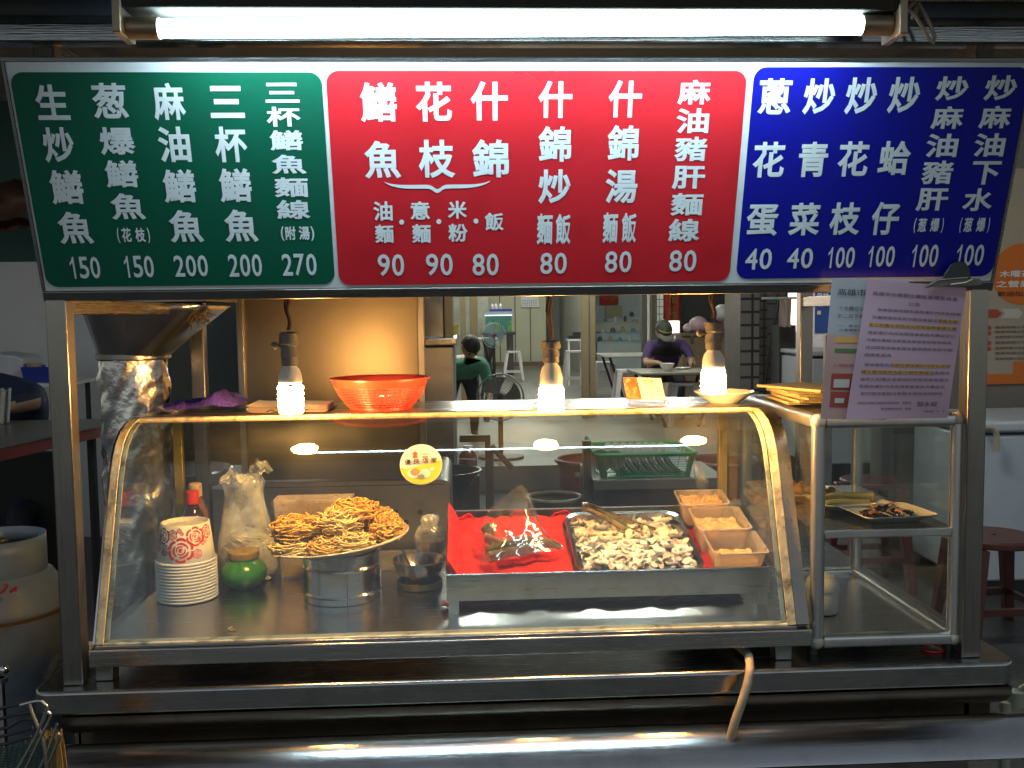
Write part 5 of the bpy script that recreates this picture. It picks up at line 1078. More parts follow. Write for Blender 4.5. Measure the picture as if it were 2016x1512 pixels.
stool_px(1190, 712, 760, 12.5, 'white plastic stool in front of the pale cabinet')
stool_px(1345, 752, 800, 8.6, 'white plastic stool under the near table on the right')
def table(name, x0, x1, y0, y1, z, label, m_):
    t = thing(name, label, 'table', ((x0+x1)/2, (y0+y1)/2, FL)); m = MB(); m.box((x0, y0, z-.025), (x1, y1, z)); m.build('tabletop', m_, t, bevel=.004)
    m = MB(); m.box((x0-.004, y0-.004, z-.03), (x1+.004, y1+.004, z-.0255)); m.build('edge_band', BLACKP, t)
    for x in (x0+.08, x1-.08):
        for y in (y0+.08, y1-.08): m = MB(); m.tube([(x, y, z-.03), (x+(.2 if x < (x0+x1)/2 else -.2), y, FL)], .018, 8); m.build('leg', BLACKP, t)
    return t
TAB = mat('white_laminate', (.62, .62, .58), .3, var=.05); TABG = mat('grey_laminate', (.30, .28, .22), .3, var=.1)
a = P(1198, 700, 11.2); b = P(1385, 692, 11.2); table('dining_table', a.x-.05, b.x+.1, 11.2, 12.1, a.z, 'white topped dining table behind the diner', TAB)
a = P(1262, 735, 8.3); b = P(1430, 733, 8.3); tz = a.z; table('dining_table', a.x, b.x, 8.3, 9.2, tz, 'grey topped dining table with a bowl, in front of the diner', TABG)
a = P(942, 668, 12); b = P(985, 664, 12); table('dining_table', a.x, b.x, 12, 12.7, a.z+.01, 'white topped table in front of the fish tank', TAB)
q = P(1313, 718, 8.6); o = (q.x, 8.6, tz+.001)
m = MB(); m.lathe([(.002, 0), (.035, 0), (.04, .015), (.07, .05), (.085, .085), (.08, .085), (.06, .045), (.03, .012), (.002, .01)], o, 28); tag(m.build('soup_bowl', CER), 'white soup bowl on the diner table', 'bowl')
q = P(1345, 714, 8.9); m = MB(); m.lathe([(.002, .003), (.06, 0), (.09, .018), (.088, .021), (.06, .006), (.002, .006)], (q.x, 8.9, tz+.001), 28); tag(m.build('side_dish', CER), 'small white dish beside the soup bowl', 'dish')
def fan(px, py, Y, r_px, label, blade, cage, tilt=0, base=True):
    c = P(px, py, Y); r = r_px*(Y-CAM.y)/F_PX; t = thing('standing_fan', label, 'fan', (c.x, Y, FL if Y > 6 else 0)); z_ = FL if Y > 6 else 0
    M = Matrix.Translation(c) @ Matrix.Rotation(R(tilt), 4, 'Z') @ Matrix.Rotation(R(90), 4, 'X')
    m = MB(); m.tube([(r*math.cos(a), r*math.sin(a), 0) for a in [2*math.pi*i/40 for i in range(40)]], r*.035, 6, closed=True, M=M)
    for k in range(6):
        rr_ = r*(.3+.11*k); m.tube([(rr_*math.cos(a), rr_*math.sin(a), .10*r*(1-(rr_/r)**2)*2.) for a in [2*math.pi*i/32 for i in range(32)]], r*.010, 4, closed=True, M=M)
    for i in range(24): a = 2*math.pi*i/24; m.tube([(r*.12*math.cos(a), r*.12*math.sin(a), .2*r), (r*.6*math.cos(a), r*.6*math.sin(a), .13*r), (r*math.cos(a), r*math.sin(a), 0)], r*.009, 4, M=M)
    m.build('cage', cage, t)
    m = MB()
    for k in range(3):
        a0 = 2*math.pi*k/3; m.grid(lambda u, v: M @ Vector(((.12+.76*v)*r*math.cos(a0+(u-.5)*1.7*(.5+.5*v)), (.12+.76*v)*r*math.sin(a0+(u-.5)*1.7*(.5+.5*v)), -.05*r+(u-.5)*.12*r)), 8, 8)
    m.build('blade', blade, t, solid=.004)
    m = MB(); m.lathe([(.002, .2*r), (r*.2, .19*r), (r*.22, .05*r), (r*.2, -.4*r), (.002, -.42*r)], (0, 0, 0), 20, M=M); m.build('motor', mat('fan_motor', (.05, .04, .035), .5), t)
    m = MB(); m.tube([(c.x, Y+.12*r, c.z-.1*r), (c.x, Y+.12*r, z_+.03)], .022, 10); m.lathe([(.002, 0), (.2, .0), (.2, .02), (.04, .04), (.002, .04)], (c.x, Y+.1*r, z_), 24); m.build('stand', BLACKP, t)
fan(972, 660, 11, 24, 'pale blue bladed standing fan in front of the fish tank', mat('blue_blade', (.16, .30, .38), .4, alpha=.9), mat('fan_wire', (.4, .42, .42), .4, .5), 15)
fan(985, 782, 6.4, 46, 'large grey floor fan beside the worker in green', mat('grey_blade', (.13, .15, .13), .4), mat('fan_wire_dull', (.28, .28, .25), .5, .5), -10)
# ------------------------------------------------------------------ right-hand shop
x0, x1, z0, z1 = bbox(1165, 1272, 560, 715, 20); m = MB(); m.box((x0, 20, FL), (x1, 20.1, 3.15)); tag(m.build('pale_wall', mat('pale_blue_wall', (.48, .56, .60), .6, var=.06)), 'pale blue back wall of the right shop', 'wall')
x0, x1, z0, z1 = bbox(1181, 1217, 570, 601, 19.9); m = MB(); m.box((x0, 19.93, z0), (x1, 19.96, z1+.3)); tag(m.build('red_poster', mat('poster_red', (.42, .02, .015), .6, var=.3, vs=3, dirt=(.45, .3, .05), damt=.5, dscale=5)), 'red poster on the pale blue wall', 'poster')
x0, x1, z0, z1 = bbox(1192, 1226, 602, 624, 19.9); m = MB(); m.box((x0, 19.93, z0), (x1, 19.95, z1-.005)); tag(m.build('yellowed_poster', mat('poster_yellow', (.42, .40, .24), .7, var=.1)), 'yellowed paper poster below the red poster', 'poster')
q = P(1243, 618, 19.9); m = MB(); m.lathe([(.002, 0), (.05, 0), (.055, .02), (.002, .03)], (0, 0, 0), 24, M=Matrix.Translation(q) @ Matrix.Rotation(R(90), 4, 'X')); tag(m.build('wall_clock', mat('clock_dark', (.08, .09, .1), .4)), 'small round dark wall clock on the pale blue wall', 'clock')
Y = 18.5; x0, x1, z0, z1 = bbox(1175, 1262, 632, 695, Y); t = thing('kitchen_counter', 'pale kitchen counter cluttered with pans under the posters', 'counter', ((x0+x1)/2, Y, FL))
for k, (za, zb) in enumerate(((695, 672), (671, 655), (654, 634))):
    m = MB(); za_, zb_ = P(1200, za, Y).z, P(1200, zb, Y).z; m.box((x0, Y+.1*k, za_ if k else FL), (x1, Y+.5+.1*k, zb_-.02)); m.box((x0-.02, Y-.03+.1*k, zb_-.019), (x1+.02, Y+.5+.1*k, zb_)); m.build('counter_tier', mat(('tier_pale', 'tier_blue', 'tier_olive')[k], ((.42, .48, .50), (.34, .44, .48), (.36, .38, .32))[k], .5, var=.2, vs=4), t)
rr = random.Random(12)
for k in range(12):
    xx = x0+.08+(x1-x0-.16)*k/11; tier = k % 3; zz = (P(1200, 672, Y).z, P(1200, 655, Y).z, P(1200, 634, Y).z)[tier]+.001; r = rr.uniform(.03, .06); h = rr.uniform(.05, .14)
    m = MB(); m.lathe([(.002, 0), (r, 0), (r*1.1, h*.7), (r*.7, h*.8), (r*.7, h), (.002, h)], (xx, Y+.06+.1*tier, zz), 14)
    tag(m.build('kitchen_pot', mat('pot_%d' % (k % 4), ((.1, .12, .13), (.5, .5, .48), (.12, .26, .32), (.35, .33, .2))[k % 4], .4)), 'small pot or jar crowded on the kitchen counter', 'pot', 'pots on the kitchen counter')
for k, (xa, xb, Y) in enumerate(((1146, 1158, 9.4), (1162, 1172, 9.4))):
    x0, x1, _, _ = bbox(xa, xb, 590, 720, Y); m = MB(); m.box((x0, Y, FL), (x1, Y+.1, 3.15)); tag(m.build('door_post', TIMB, bevel=.004), ('brown left post of the pair beside the middle bulb', 'brown right post of the pair beside the middle bulb')[k], 'post')
m = MB(); x0, x1, _, _ = bbox(1159, 1161.5, 590, 720, 9.42); m.box((x0, 9.44, FL), (x1, 9.47, 3.1)); tag(m.build('steel_pipe', STB), 'thin bright pipe between the two brown posts', 'pipe')
x0, x1, z0, z1 = bbox(1118, 1147, 652, 668, 14.5); t = thing('shelf_rack', 'pale rack with dark boxes beside the brown posts', 'rack', ((x0+x1)/2, 14.5, FL))
m = MB(); m.box((x0, 14.5, z0-.03), (x1, 14.9, z0)); m.build('shelf', WHP, t)
for xx in (x0+.02, x1-.02): m = MB(); m.box((xx-.015, 14.52, FL), (xx+.015, 14.56, z0-.031)); m.build('leg', WHP, t)
m = MB(); m.box((x0+.02, 14.55, z0+.001), (x1-.03, 14.8, z0+.06)); m.box((x0+.10, 14.56, z0+.0605), (x1-.02, 14.8, z0+.12)); m.build('dark_box', BLACKP, t)
# frames, red curtain, dark shutter
for k, (xa, xb, c_) in enumerate(((1264, 1274, (.11, .11, .105)), (1281, 1291, (.13, .115, .09)))):
    x0, x1, _, _ = bbox(xa, xb, 590, 700, 12.5+k*.1); m = MB(); m.box((x0, 12.5, FL), (x1, 12.6, 3.15)); tag(m.build('grey_post', mat('post_paint_%d' % k, c_, .5)), ('dark grey post left of the white pipe', 'brown grey post right of the white pipe')[k], 'post')
q0, q1 = P(1277, 600, 12.4), P(1277, 700, 12.4); m = MB(); m.tube([(q0.x, 12.4, FL), (q0.x, 12.4, 3.1)], .022, 10); tag(m.build('white_pipe', WHP), 'white drain pipe behind the seated diner', 'pipe')
x0, x1, _, _ = bbox(1290, 1306, 580, 640, 14); m = MB(); m.box((x0, 14, FL), (x1, 14.05, 3.15)); tag(m.build('tiled_strip', tiles('white_tile', (.5, .52, .5), (.08, .08, .08), .12, .12)), 'narrow strip of white tiled wall beside the red banner', 'wall')
x0, x1, z0, z1 = bbox(1306, 1342, 570, 632, 11.9); t = thing('red_banner', 'dark red hanging banner with faint gold characters above the diner', 'banner', ((x0+x1)/2, 11.9, z0))
m = MB(); m.grid(lambda u, v: (x0+(x1-x0)*u, 11.9+.03*math.sin(u*14), z0+(z1+.5-z0)*v), 24, 6); m.build('cloth', mat('banner_red', (.26, .03, .02), .8, var=.2), t, solid=.004)
m = MB()
for k, ch in enumerate('福祿'): put(m, ch, lambda a, b: (a, 11.86, b), x0+.06, x1-.06, z1-.20-.24*k, z1-.0-.24*k)
m.build('lettering', mat('faint_gold', (.24, .09, .02), .7), t)
x0, x1, _, _ = bbox(1340, 1470, 560, 700, 13); m = MB(); m.box((x0, 13, FL), (x1+.6, 13.1, 3.15)); tag(m.build('roller_shutter', mat('shutter_dark', (.03, .03, .032), .5, stretch=(1, 1, 30), var=.6)), 'dark roller shutter behind the pile of helmets', 'shutter')
x0, x1, z0, z1 = bbox(1343, 1460, 655, 720, 10.8); t = thing('wooden_shelf', 'brown wooden shelf unit under the helmets', 'shelf unit', ((x0+x1)/2, 10.8, FL)); m = MB(); m.box((x0, 10.8, FL), (x1, 11.2, z1-.03)); m.build('body', WOOD, t); m = MB(); m.box((x0-.03, 10.76, z1-.029), (x1+.03, 11.22, z1)); m.build('top', mat('shelf_top', (.16, .11, .08), .5), t)
q = P(1362, 668, 10.78); m = MB(); m.box((q.x-.02, 10.77, q.z-.05), (q.x+.02, 10.795, q.z+.05)); m.build('handle', STB, t)
for k, (px, py, r, c_, lab) in enumerate(((1376, 640, .13, (.45, .30, .36), 'pink helmet at the left of the pile'), (1399, 652, .12, (.35, .18, .24), 'dull pink helmet beside the white bag'), (1424, 616, .13, (.5, .5, .52), 'white wrapped bundle on top of the pile'), (1434, 640, .12, (.28, .12, .24), 'purple helmet behind the right bulb'), (1444, 654, .11, (.30, .30, .14), 'olive helmet at the right end of the shelf'), (1356, 646, .07, (.5, .38, .4), 'small pale pink ball shaped bag at the end of the shelf'))):
    q = P(px, py, 10.95); m = MB(); m.grid(lambda u, v: (q.x+r*(1+.06*wob(u*9+v*5+k))*math.sin(math.pi*(.02+.96*v))*math.cos(6.2832*u), 10.98+r*math.sin(math.pi*(.02+.96*v))*math.sin(6.2832*u), q.z-r*.9*(1+.05*wob(v*7+k))*math.cos(math.pi*(.02+.96*v))), 24, 14)
    tag(m.build('helmet' if 'helmet' in lab else 'bundle', mat('helmet_%d' % k, c_, .35, var=.25, vs=9), ang=80), lab, 'helmet' if 'helmet' in lab else 'bundle')
# tiled pillar and hanging cloth
x0, x1, _, _ = bbox(1457, 1556, 590, 800, 6.3); xm = P(1492, 700, 6.3).x
t = thing('tiled_pillar', 'square pillar clad in grey and brown tiles with dark joints, right of the bulbs', 'pillar', ((x0+x1)/2, 6.4, FL))
m = MB(); m.box((x0, 6.3, FL), (x0+(x1-x0)*.38, 6.8, 3.15)); m.build('light_face', tiles('grey_tile', (.34, .33, .33), (.05, .05, .05), .112, .112, frac=.10), t)
m = MB(); m.box((x0+(x1-x0)*.38+.001, 6.33, FL), (x0+(x1-x0)*.56, 6.79, 3.15)); m.build('brown_face', tiles('brown_tile', (.17, .15, .13), (.04, .04, .04), .09, .078, frac=.10), t)
m = MB(); m.box((x0+(x1-x0)*.56+.001, 6.36, FL), (x1, 6.78, 3.15)); m.build('slate_face', tiles('slate_tile', (.20, .20, .21), (.04, .04, .045), .20, .13, frac=.05), t)  # right-hand part in slate grey tiles
m = MB(); a, b = P(1531, 600, 6.2), P(1508, 740, 6.2); m.tube([(a.x, 6.24, a.z+.5), a, b, (b.x-.02, 6.2, b.z-.2)], .012, 8); tag(m.build('cable', BLACKP), 'dark cable slanting down the tiled pillar', 'cable')
Y = 5.6; x0, x1, z0, z1 = bbox(1535, 1558, 588, 643, Y); m = MB(); m.grid(lambda u, v: (x0+(x1-x0)*(u if v < .9 else u), Y+.02*math.sin(u*9)+.008*math.sin(v*6+u*12), z0+.006*math.sin(u*12)*(1-v)+(z1-z0)*v), 20, 20); tag(m.build('hanging_towel', mat('pale_pink_towel', (.60, .50, .46), .9, bump=.4, bs=120), solid=.008, ang=80), 'pale pink towel hanging in front of the tiled pillar', 'towel')
q0, q1 = P(1500, 577, Y), P(1575, 575, Y); m = MB(); m.tube([(q0.x, Y, z1+.005), (q1.x+.1, Y, z1+.005)], .009, 8); tag(m.build('towel_rail', WHP), 'thin pale rail carrying the pink towel', 'rail')
x0, x1, z0, z1 = bbox(1533, 1567, 640, 800, 5.9); m = MB(); m.box((x0, 5.9, 0), (x1, 6.1, z1)); tag(m.build('dark_locker', mat('locker_dark', (.07, .07, .075), .5, stretch=(12, 12, 1), var=.5)), 'dark upright locker below the pink towel', 'locker')
# fridge seen through the gap, blue poster board
Y = 5.2; x0, x1, z0, z1 = bbox(1597, 1738, 690, 915, Y); t = thing('chest_freezer', 'pale blue white chest freezer seen behind the notices', 'freezer', ((x0+x1)/2, Y, 0))
FRZ = mat('freezer_white', (.56, .61, .68), .35, var=.05, dirt=(.3, .3, .3), damt=.3, dscale=3)
m = MB(); m.box((x0, Y, z0), (x1, Y+.7, z1-.055)); m.build('body', FRZ, t, bevel=.01)
m = MB(); m.box((x0-.01, Y-.012, z1-.035), (x1+.01, Y+.71, z1)); m.build('lid', FRZ, t, bevel=.01); m = MB(); m.box((x0+.01, Y+.01, z1-.0545), (x1-.01, Y+.68, z1-.0355)); m.build('gasket', BLACKP, t)
for x in (x0+.06, x1-.06): m = MB(); m.box((x-.03, Y+.03, .0), (x+.03, Y+.1, z0-.001)); m.box((x-.029, Y+.6, .0), (x+.029, Y+.67, z0-.001)); m.build('foot', BLACKP, t)
Y = 2.9; x0, x1, z0, z1 = bbox(1599, 1672, 558, 660, Y); t = thing('blue_poster', 'blue poster with white characters on a white board behind the notices', 'poster', ((x0+x1)/2, Y, 0))
m = MB(); m.box((x0, Y, z0), (x1, Y+.01, z1+.02)); m.build('board', WHP, t)
m = MB(); m.box((x0+.012, Y-.003, z0+.01), (x1-.01, Y-.0005, z1-.005)); m.build('print', mat('poster_blue', (.02, .06, .26), .5, var=.1), t)
m = MB(); xa, xb = P(1607, 590, Y).x, P(1631, 590, Y).x
for k, ch in enumerate('保持'): put(m, ch, lambda a, b: (a, Y-.005, b), xa+(xb-xa)*.52*k, xa+(xb-xa)*(.48+.52*k), P(1615, 589, Y).z, P(1615, 577, Y).z, .02)
m.build('lettering', LET, t)
m = MB(); q = P(1612, 599, Y-.004); m.prism(circ(.011, 20, cx=q.x, cy=q.z), lambda a, b, d: (a, Y-.004+d, b), 0, .001); q = P(1612, 612, Y); m.box((q.x-.009, Y-.0045, q.z-.018), (q.x+.009, Y-.0035, q.z)); m.build('figure_icon', mat('icon_cream', (.62, .55, .42), .6), t)
m = MB(); m.box(((x0+x1)/2-.02, Y+.012, 0), ((x0+x1)/2+.02, Y+.04, z1)); m.build('stand_pole', STD, t)
# right wall with an orange poster, freezer, red stools
Y = 3.5; xa = P(1742, 900, Y).x
m = MB(); m.box((xa, Y, 0), (6, Y+.2, 3.4)); tag(m.build('street_wall', mat('brown_plaster', (.17, .155, .14), .8, var=.25, vs=3, bump=.2)), 'dull brown plaster wall at the right behind the freezer', 'wall')
m = MB(); x0, x1, _, _ = bbox(1742, 1760, 800, 1000, Y-.05); m.box((x0-.03, Y-.06, 0), (x1, Y-.002, 3.4)); x2, x3, _, _ = bbox(1842, 1870, 800, 1000, Y-.05); tag(m.build('wall_pillar', mat('grey_pilaster', (.13, .13, .13), .7)), 'grey pilaster on the brown wall behind the cabinet', 'pilaster')
Yp = Y-.012; x0, _, z0, z1 = bbox(1934, 2016, 420, 757, Yp); x1 = x0+.62
t = thing('market_poster', 'cream market poster with an orange circle and arrows on the right wall', 'poster', ((x0+x1)/2, Yp, z0))
def wp(px, py, d=0): q = P(px, py, Yp); return (q.x, Yp-d, q.z)
m = MB(); m.box((x0, Yp, z0), (x1, Yp+.008, z1+.25)); m.build('sheet', mat('poster_cream', (.36, .31, .24), .6, var=.08), t)
ORP = mat('poster_orange', (.55, .14, .015), .6, var=.06)
q = P(2012, 540, Yp); m = MB(); m.prism(circ(62*5.35/1900, 40, cx=q.x, cy=q.z), lambda a, b, d: (a, Yp-.002+d, b), 0, .001); m.build('orange_disc', ORP, t); m = MB(); zb = P(1990, 736, Yp).z; m.box((x0, Yp-.002, z0+.001), (x1-.001, Yp-.0005, zb)); q = P(1994, 730, Yp); m.prism(rrect(q.x, x1-.01, zb+.0005, P(1994, 712, Yp).z, .012, 4), lambda a, b, d: (a, Yp-.002+d, b), 0, .001); m.build('orange_band', ORP, t)
def rowtxt(s, px0, px1, py0, py1, mt, nm='lettering'):
    m = MB(); a, b = P(px0, py1, Yp), P(px1, py0, Yp); put(m, s, lambda u, v: (u, Yp-.0045, v), a.x, b.x, a.z, b.z, .015); m.build(nm, mt, t)
rowtxt('木曜茶', 1967, 2030, 532, 546, LET); rowtxt('之營業', 1960, 2030, 552, 566, LET); rowtxt('歡迎加入', 1963, 2030, 573, 584, mat('dark_brown_ink', (.10, .03, .01), .6))
for py in (641, 650, 660, 671, 682, 692, 703): rowtxt('營業時間公告說明'[:8-(py % 3)], 1958, 2020, py, py+6, mat('brown_grey_ink', (.14, .11, .09), .7))
m = MB(); m.prism([wp(1938, 609)[::2], wp(1963, 609)[::2], wp(1972, 617)[::2], wp(1963, 626)[::2], wp(1938, 626)[::2]], lambda a, b, d: (a, Yp-.002+d, b), 0, .001)
m.build('red_arrow', mat('poster_red_print', (.34, .06, .03), .6), t); m = MB()
for py in (641, 671):
    for k in range(2):
        a = P(1938, py+11*k+9, Yp); b = P(1951, py+11*k, Yp); m.prism(rrect(a.x, b.x, a.z, b.z, .008, 3), lambda u, v, d: (u, Yp-.002+d, v), 0, .001)
m.build('red_blocks', mat('poster_red_print', (.34, .06, .03), .6), t)
m = MB(); m.prism([wp(1970, 608)[::2], wp(2005, 608)[::2], wp(2013, 617)[::2], wp(2005, 627)[::2], wp(1970, 627)[::2], wp(1978, 617)[::2]], lambda a, b, d: (a, Yp-.002+d, b), 0, .001); m.build('white_arrow', mat('poster_white', (.5, .47, .42), .6), t)
Y = 2.75; x0, x1, z0, z1 = bbox(1905, 2200, 833, 1240, Y)
t = thing('chest_freezer', 'white chest freezer with a hanging latch, at the right edge behind the red stool', 'freezer', (x0+.6, Y, 0))
m = MB(); m.box((x0, Y, .08), (x0+1.3, Y+.62, z1-.05)); m.build('body', FRZ, t, bevel=.012)
m = MB(); m.box((x0-.012, Y-.015, z1-.036), (x0+1.31, Y+.63, z1+.02)); m.build('lid', FRZ, t, bevel=.015); m = MB(); m.box((x0+.01, Y+.008, z1-.0495), (x0+1.29, Y+.6, z1-.0365)); m.build('gasket', BLACKP, t)
a = P(1953, 848, Y-.03); m = MB(); m.tube(smooth([a+Vector((-.03, .01, .0)), a+Vector((-.01, -.015, .012)), a+Vector((.012, -.02, -.02)), a+Vector((.012, -.02, -.10))]), .016, 8, flat=.5); m.build('latch', mat('beige_latch', (.42, .38, .28), .5, dirt=(.12, .09, .05)), t)
m = MB(); m.box((x0+.03, Y+.03, 0), (x0+1.27, Y+.58, .0795)); m.build('plinth', BLACKP, t)
REDS = mat('maroon_stool_plastic', (.085, .028, .024), .4, var=.12); REDS2 = mat('dark_maroon_plastic', (.12, .03, .035), .4, var=.12)
q = P(1957, 1052, 2.25); stool('plastic_stool', q.x, 2.25, 0.0, q.z, 'round maroon plastic stool with a hole in its seat, right of the right post', REDS, .16, .175, round_=True)
q = P(1712, 942, 3.0); stool('plastic_stool', q.x, 3.0, 0.0, q.z, 'dusky maroon plastic stool behind the glass cabinet', REDS2, .135, .16, round_=True)
q = P(1998, 1385, .35); m = MB(); m.tube([(q.x-.03, .34, 0), (q.x-.03, .34, q.z+.01)], .014, 10); m.lathe([(.002, 0), (.02, 0), (.02, .035), (.002, .04)], (q.x-.005, .34, q.z), 14); m.tube([(q.x-.03, .34, q.z-.03), (q.x+.02, .34, q.z-.045)], .012, 10); m.tube([(q.x+.006, .34, q.z+.04), (q.x+.02, .33, q.z+.055)], .006, 8)
tag(m.build('pipe_valve', mat('corroded_pipe', (.34, .36, .28), .5, dirt=(.3, .16, .05), damt=.7, dscale=20)), 'corroded pale green pipe valve at the right end of the cart', 'valve')
# ------------------------------------------------------------------ washing stand with the green basket, bins
Y = 2.5; x0, x1, z0, z1 = bbox(1168, 1432, 940, 1010, Y)
t = thing('washing_stand', 'dark metal washing stand carrying the green dish basket', 'stand', ((x0+x1)/2, Y, 0)); SINK = mat('sooty_metal', (.06, .055, .048), .5, .4, var=.4)
m = MB(); m.box((x0, Y, z1-.05), (x1, Y+.5, z1)); m.build('top_rail', mat('worn_grey_metal', (.16, .15, .12), .5, .3), t, bevel=.004)
m = MB(); m.box((x0+.02, Y+.03, .25), (x1-.02, Y+.47, z1-.051)); m.build('apron', SINK, t)
for xx in (x0, x1-.05):
    for yy in (Y+.0, Y+.45): m = MB(); m.box((xx, yy, 0), (xx+.05, yy+.05, z1-.0505)); m.build('leg', SINK, t)
m = MB(); a = P(1160, 880, Y); m.box((a.x-.02, Y+.05, z1-.1), (x0-.001, Y+.10, a.z+.02)); m.build('side_bracket', SINK, t)
GB = mat('green_basket_plastic', (.02, .38, .16), .4, var=.08, sss=.1)
x0, x1, za, zb = bbox(1178, 1372, 905, 938, Y); zr = P(1270, 904, Y).z; zl = P(1165, 872, Y).z
t = thing('dish_basket', 'green plastic basket full of washed dishes behind the squid tray', 'basket', ((x0+x1)/2, Y+.2, z1+.001)); zb0 = z1+.001; y0, y1 = Y+.03, Y+.40
def bq_(u, k): # ring at height fraction k, param u in 0..1 around
    g_ = .025*k; X0, X1, Y0, Y1 = x0+.02-g_, x1-.02+g_, y0+.01-g_, y1-.01+g_; pts = rrect(X0, X1, Y0, Y1, .03, 8); i = u*len(pts); a = pts[int(i) % len(pts)]; b = pts[(int(i)+1) % len(pts)]; f = i-int(i); return (a[0]*(1-f)+b[0]*f, a[1]*(1-f)+b[1]*f, zb0+(zr+.02-zb0)*k)
m = MB(); NRB = 150
for i in range(NRB): m.tube([bq_(i/NRB, k/3*.95) for k in range(4)], .0017, 4)
for k in range(9): m.tube([bq_(i/64, .05+.1*k) for i in range(64)], .0015, 4, closed=True)
m.box((x0+.02, y0+.02, zb0), (x1-.02, y1-.02, zb0+.003)); m.build('mesh_wall', GB, t)
m = MB(); m.tube([bq_(i/96, 1.0) for i in range(96)], .0085, 8, closed=True); m.tube([bq_(i/96, .93) for i in range(96)], .005, 6, closed=True); m.build('rim', GB, t)
m = MB(); e = P(1162, 866, Y+.02); m.tube(smooth([Vector(bq_(.60, 1.0)), Vector((x0-.015, y0+.05, zr+.03)), Vector((e.x, y0+.1, e.z)), Vector((x0-.02, y0+.25, zr+.035)), Vector((x0+.0, y1-.03, zr+.02))]), .008, 8); m.build('handle', mat('mint_rim', (.10, .38, .28), .4), t)
pr_p = [(.002, .004), (.045, .002), (.055, .006), (.082, .016), (.083, .019), (.055, .010), (.002, .008)]
src = None; xs0, xs1 = x0+.09, x1-.07
for k in range(24):
    if src is None:
        m = MB(); m.lathe(pr_p, (0, 0, 0), 32); src = m.build('washed_plate', mat('washed_melamine', (.60, .62, .62), .3, var=.05)); o = src
    else: o = src.copy(); col.objects.link(o)
    o.location = (xs0+(xs1-xs0)*k/23, Y+.15+(.05 if k % 3 == 0 else 0), zr-.03); o.rotation_euler = (R(8), R(63-.6*k), R(-25)); tag(o, 'white plate standing on edge in the green basket', 'plate', 'washed plates in the green basket')
for k, (px, py, r, lab) in enumerate(((1192, 884, .055, 'white bowl lying at the left end of the green basket'), (1218, 892, .05, 'white bowl with a blue line among the washed plates'))):
    q = P(px, py, Y+.02); m = MB(); m.lathe([(.002, .0), (r*.5, 0), (r*.8, r*.35), (r, r*.8), (r*.96, r*.8), (r*.75, r*.36), (.002, .006)], (0, 0, 0), 28, M=Matrix.Translation((q.x, Y+.09, zr+.005)) @ Matrix.Rotation(R(-70), 4, 'X') @ Matrix.Rotation(R(20), 4, 'Y') @ Matrix.Rotation(R(180), 4, 'X')); tag(m.build('washed_bowl', CER), lab, 'bowl')
MAR = mat('maroon_bin_plastic', (.19, .035, .022), .45, var=.12)
def bin_(px, py, Y, rpx, hpx, label, tape):
    q = P(px, py, Y); r = rpx*(Y-CAM.y)/F_PX; z = q.z; t = thing('plastic_bin', label, 'bin', (q.x, Y, 0)); o = (q.x, Y, 0)
    m = MB(); m.lathe([(.002, .01), (r*.72, .0), (r*.93, z-.05), (r*.95, z-.012), (r*.91, z-.012), (r*.70, .02), (.002, .02)], o, 44); m.build('body', MAR, t); m = MB(); m.tube([(q.x+r*math.cos(a), Y+r*math.sin(a), z-.006) for a in [2*math.pi*i/44 for i in range(44)]], .012, 8, closed=True); m.build('rim', MAR, t)
    if tape: m = MB(); m.grid(lambda u, v: (q.x+(r*.935)*math.cos(R(235+50*u)), Y+(r*.935)*math.sin(R(235+50*u)), z-.085+.035*v), 12, 2); m.build('grip_slot', mat('slot_pale', (.32, .22, .2), .6), t, solid=.003)
bin_(1160, 903, 3.4, 66, 0, 'tall maroon plastic bin left of the washing stand', True)
bin_(1425, 905, 3.3, 70, 0, 'maroon plastic bin right of the green basket', False)
q = P(1095, 1000, 2.6); m = MB(); m.tube([(q.x+.13*math.cos(a), 2.7+.13*math.sin(a), q.z+.03) for a in [2*math.pi*i/40 for i in range(40)]], .012, 8, closed=True); m.lathe([(.002, q.z-.2), (.11, q.z-.2), (.13, q.z+.03)], (q.x, 2.7, 0), 40); m.lathe([(.1, 0), (.1, q.z-.2)], (q.x, 2.7, 0), 24); tag(m.build('olive_tub', mat('olive_tub', (.14, .13, .06), .5)), 'olive tub behind the fish bag', 'tub')
# bottle in a wire rack with dark trolley
Y = 2.0; x0, x1, z0, z1 = bbox(905, 938, 915, 932, Y); t = thing('wire_trolley', 'dark trolley with a wire caddy beside the stove', 'trolley', ((x0+x1)/2, Y, 0))
m = MB()
for zz in (z0, z1+.03): m.tube([(x0, Y-.04, zz), (x1, Y-.04, zz), (x1, Y+.05, zz), (x0, Y+.05, zz)], .003, 6, closed=True)
for xx in (x0, x1): m.tube([(xx, Y-.04, z0), (xx, Y-.04, z1+.03)], .003, 6); m.tube([(xx, Y+.05, z0), (xx, Y+.05, z1+.03)], .003, 6)
m.build('wire_caddy', STB, t)
m = MB(); m.box((x0-.01, Y-.05, .15), (x1+.01, Y+.10, z0-.004)); m.build('trolley_body', SINK, t); m = MB(); a, b = P(966, 870, Y+.3), P(962, 1000, Y+.3); m.box((b.x-.012, Y+.3, 0), (b.x+.012, Y+.33, a.z)); m.box((x0, Y+.3, a.z+.001), (b.x+.012, Y+.33, a.z+.03)); m.build('trolley_frame', SINK, t)
for xx in (x0+.02, x1-.02): m = MB(); m.lathe([(.03, -.01), (.035, 0), (.03, .01)], (0, 0, 0), 16, M=Matrix.Translation((xx, Y, .036)) @ Matrix.Rotation(R(90), 4, 'Y'), cap0=True, cap1=True); m.box((xx-.004, Y-.01, .05), (xx+.004, Y+.01, .149)); m.build('caster', RUB, t)
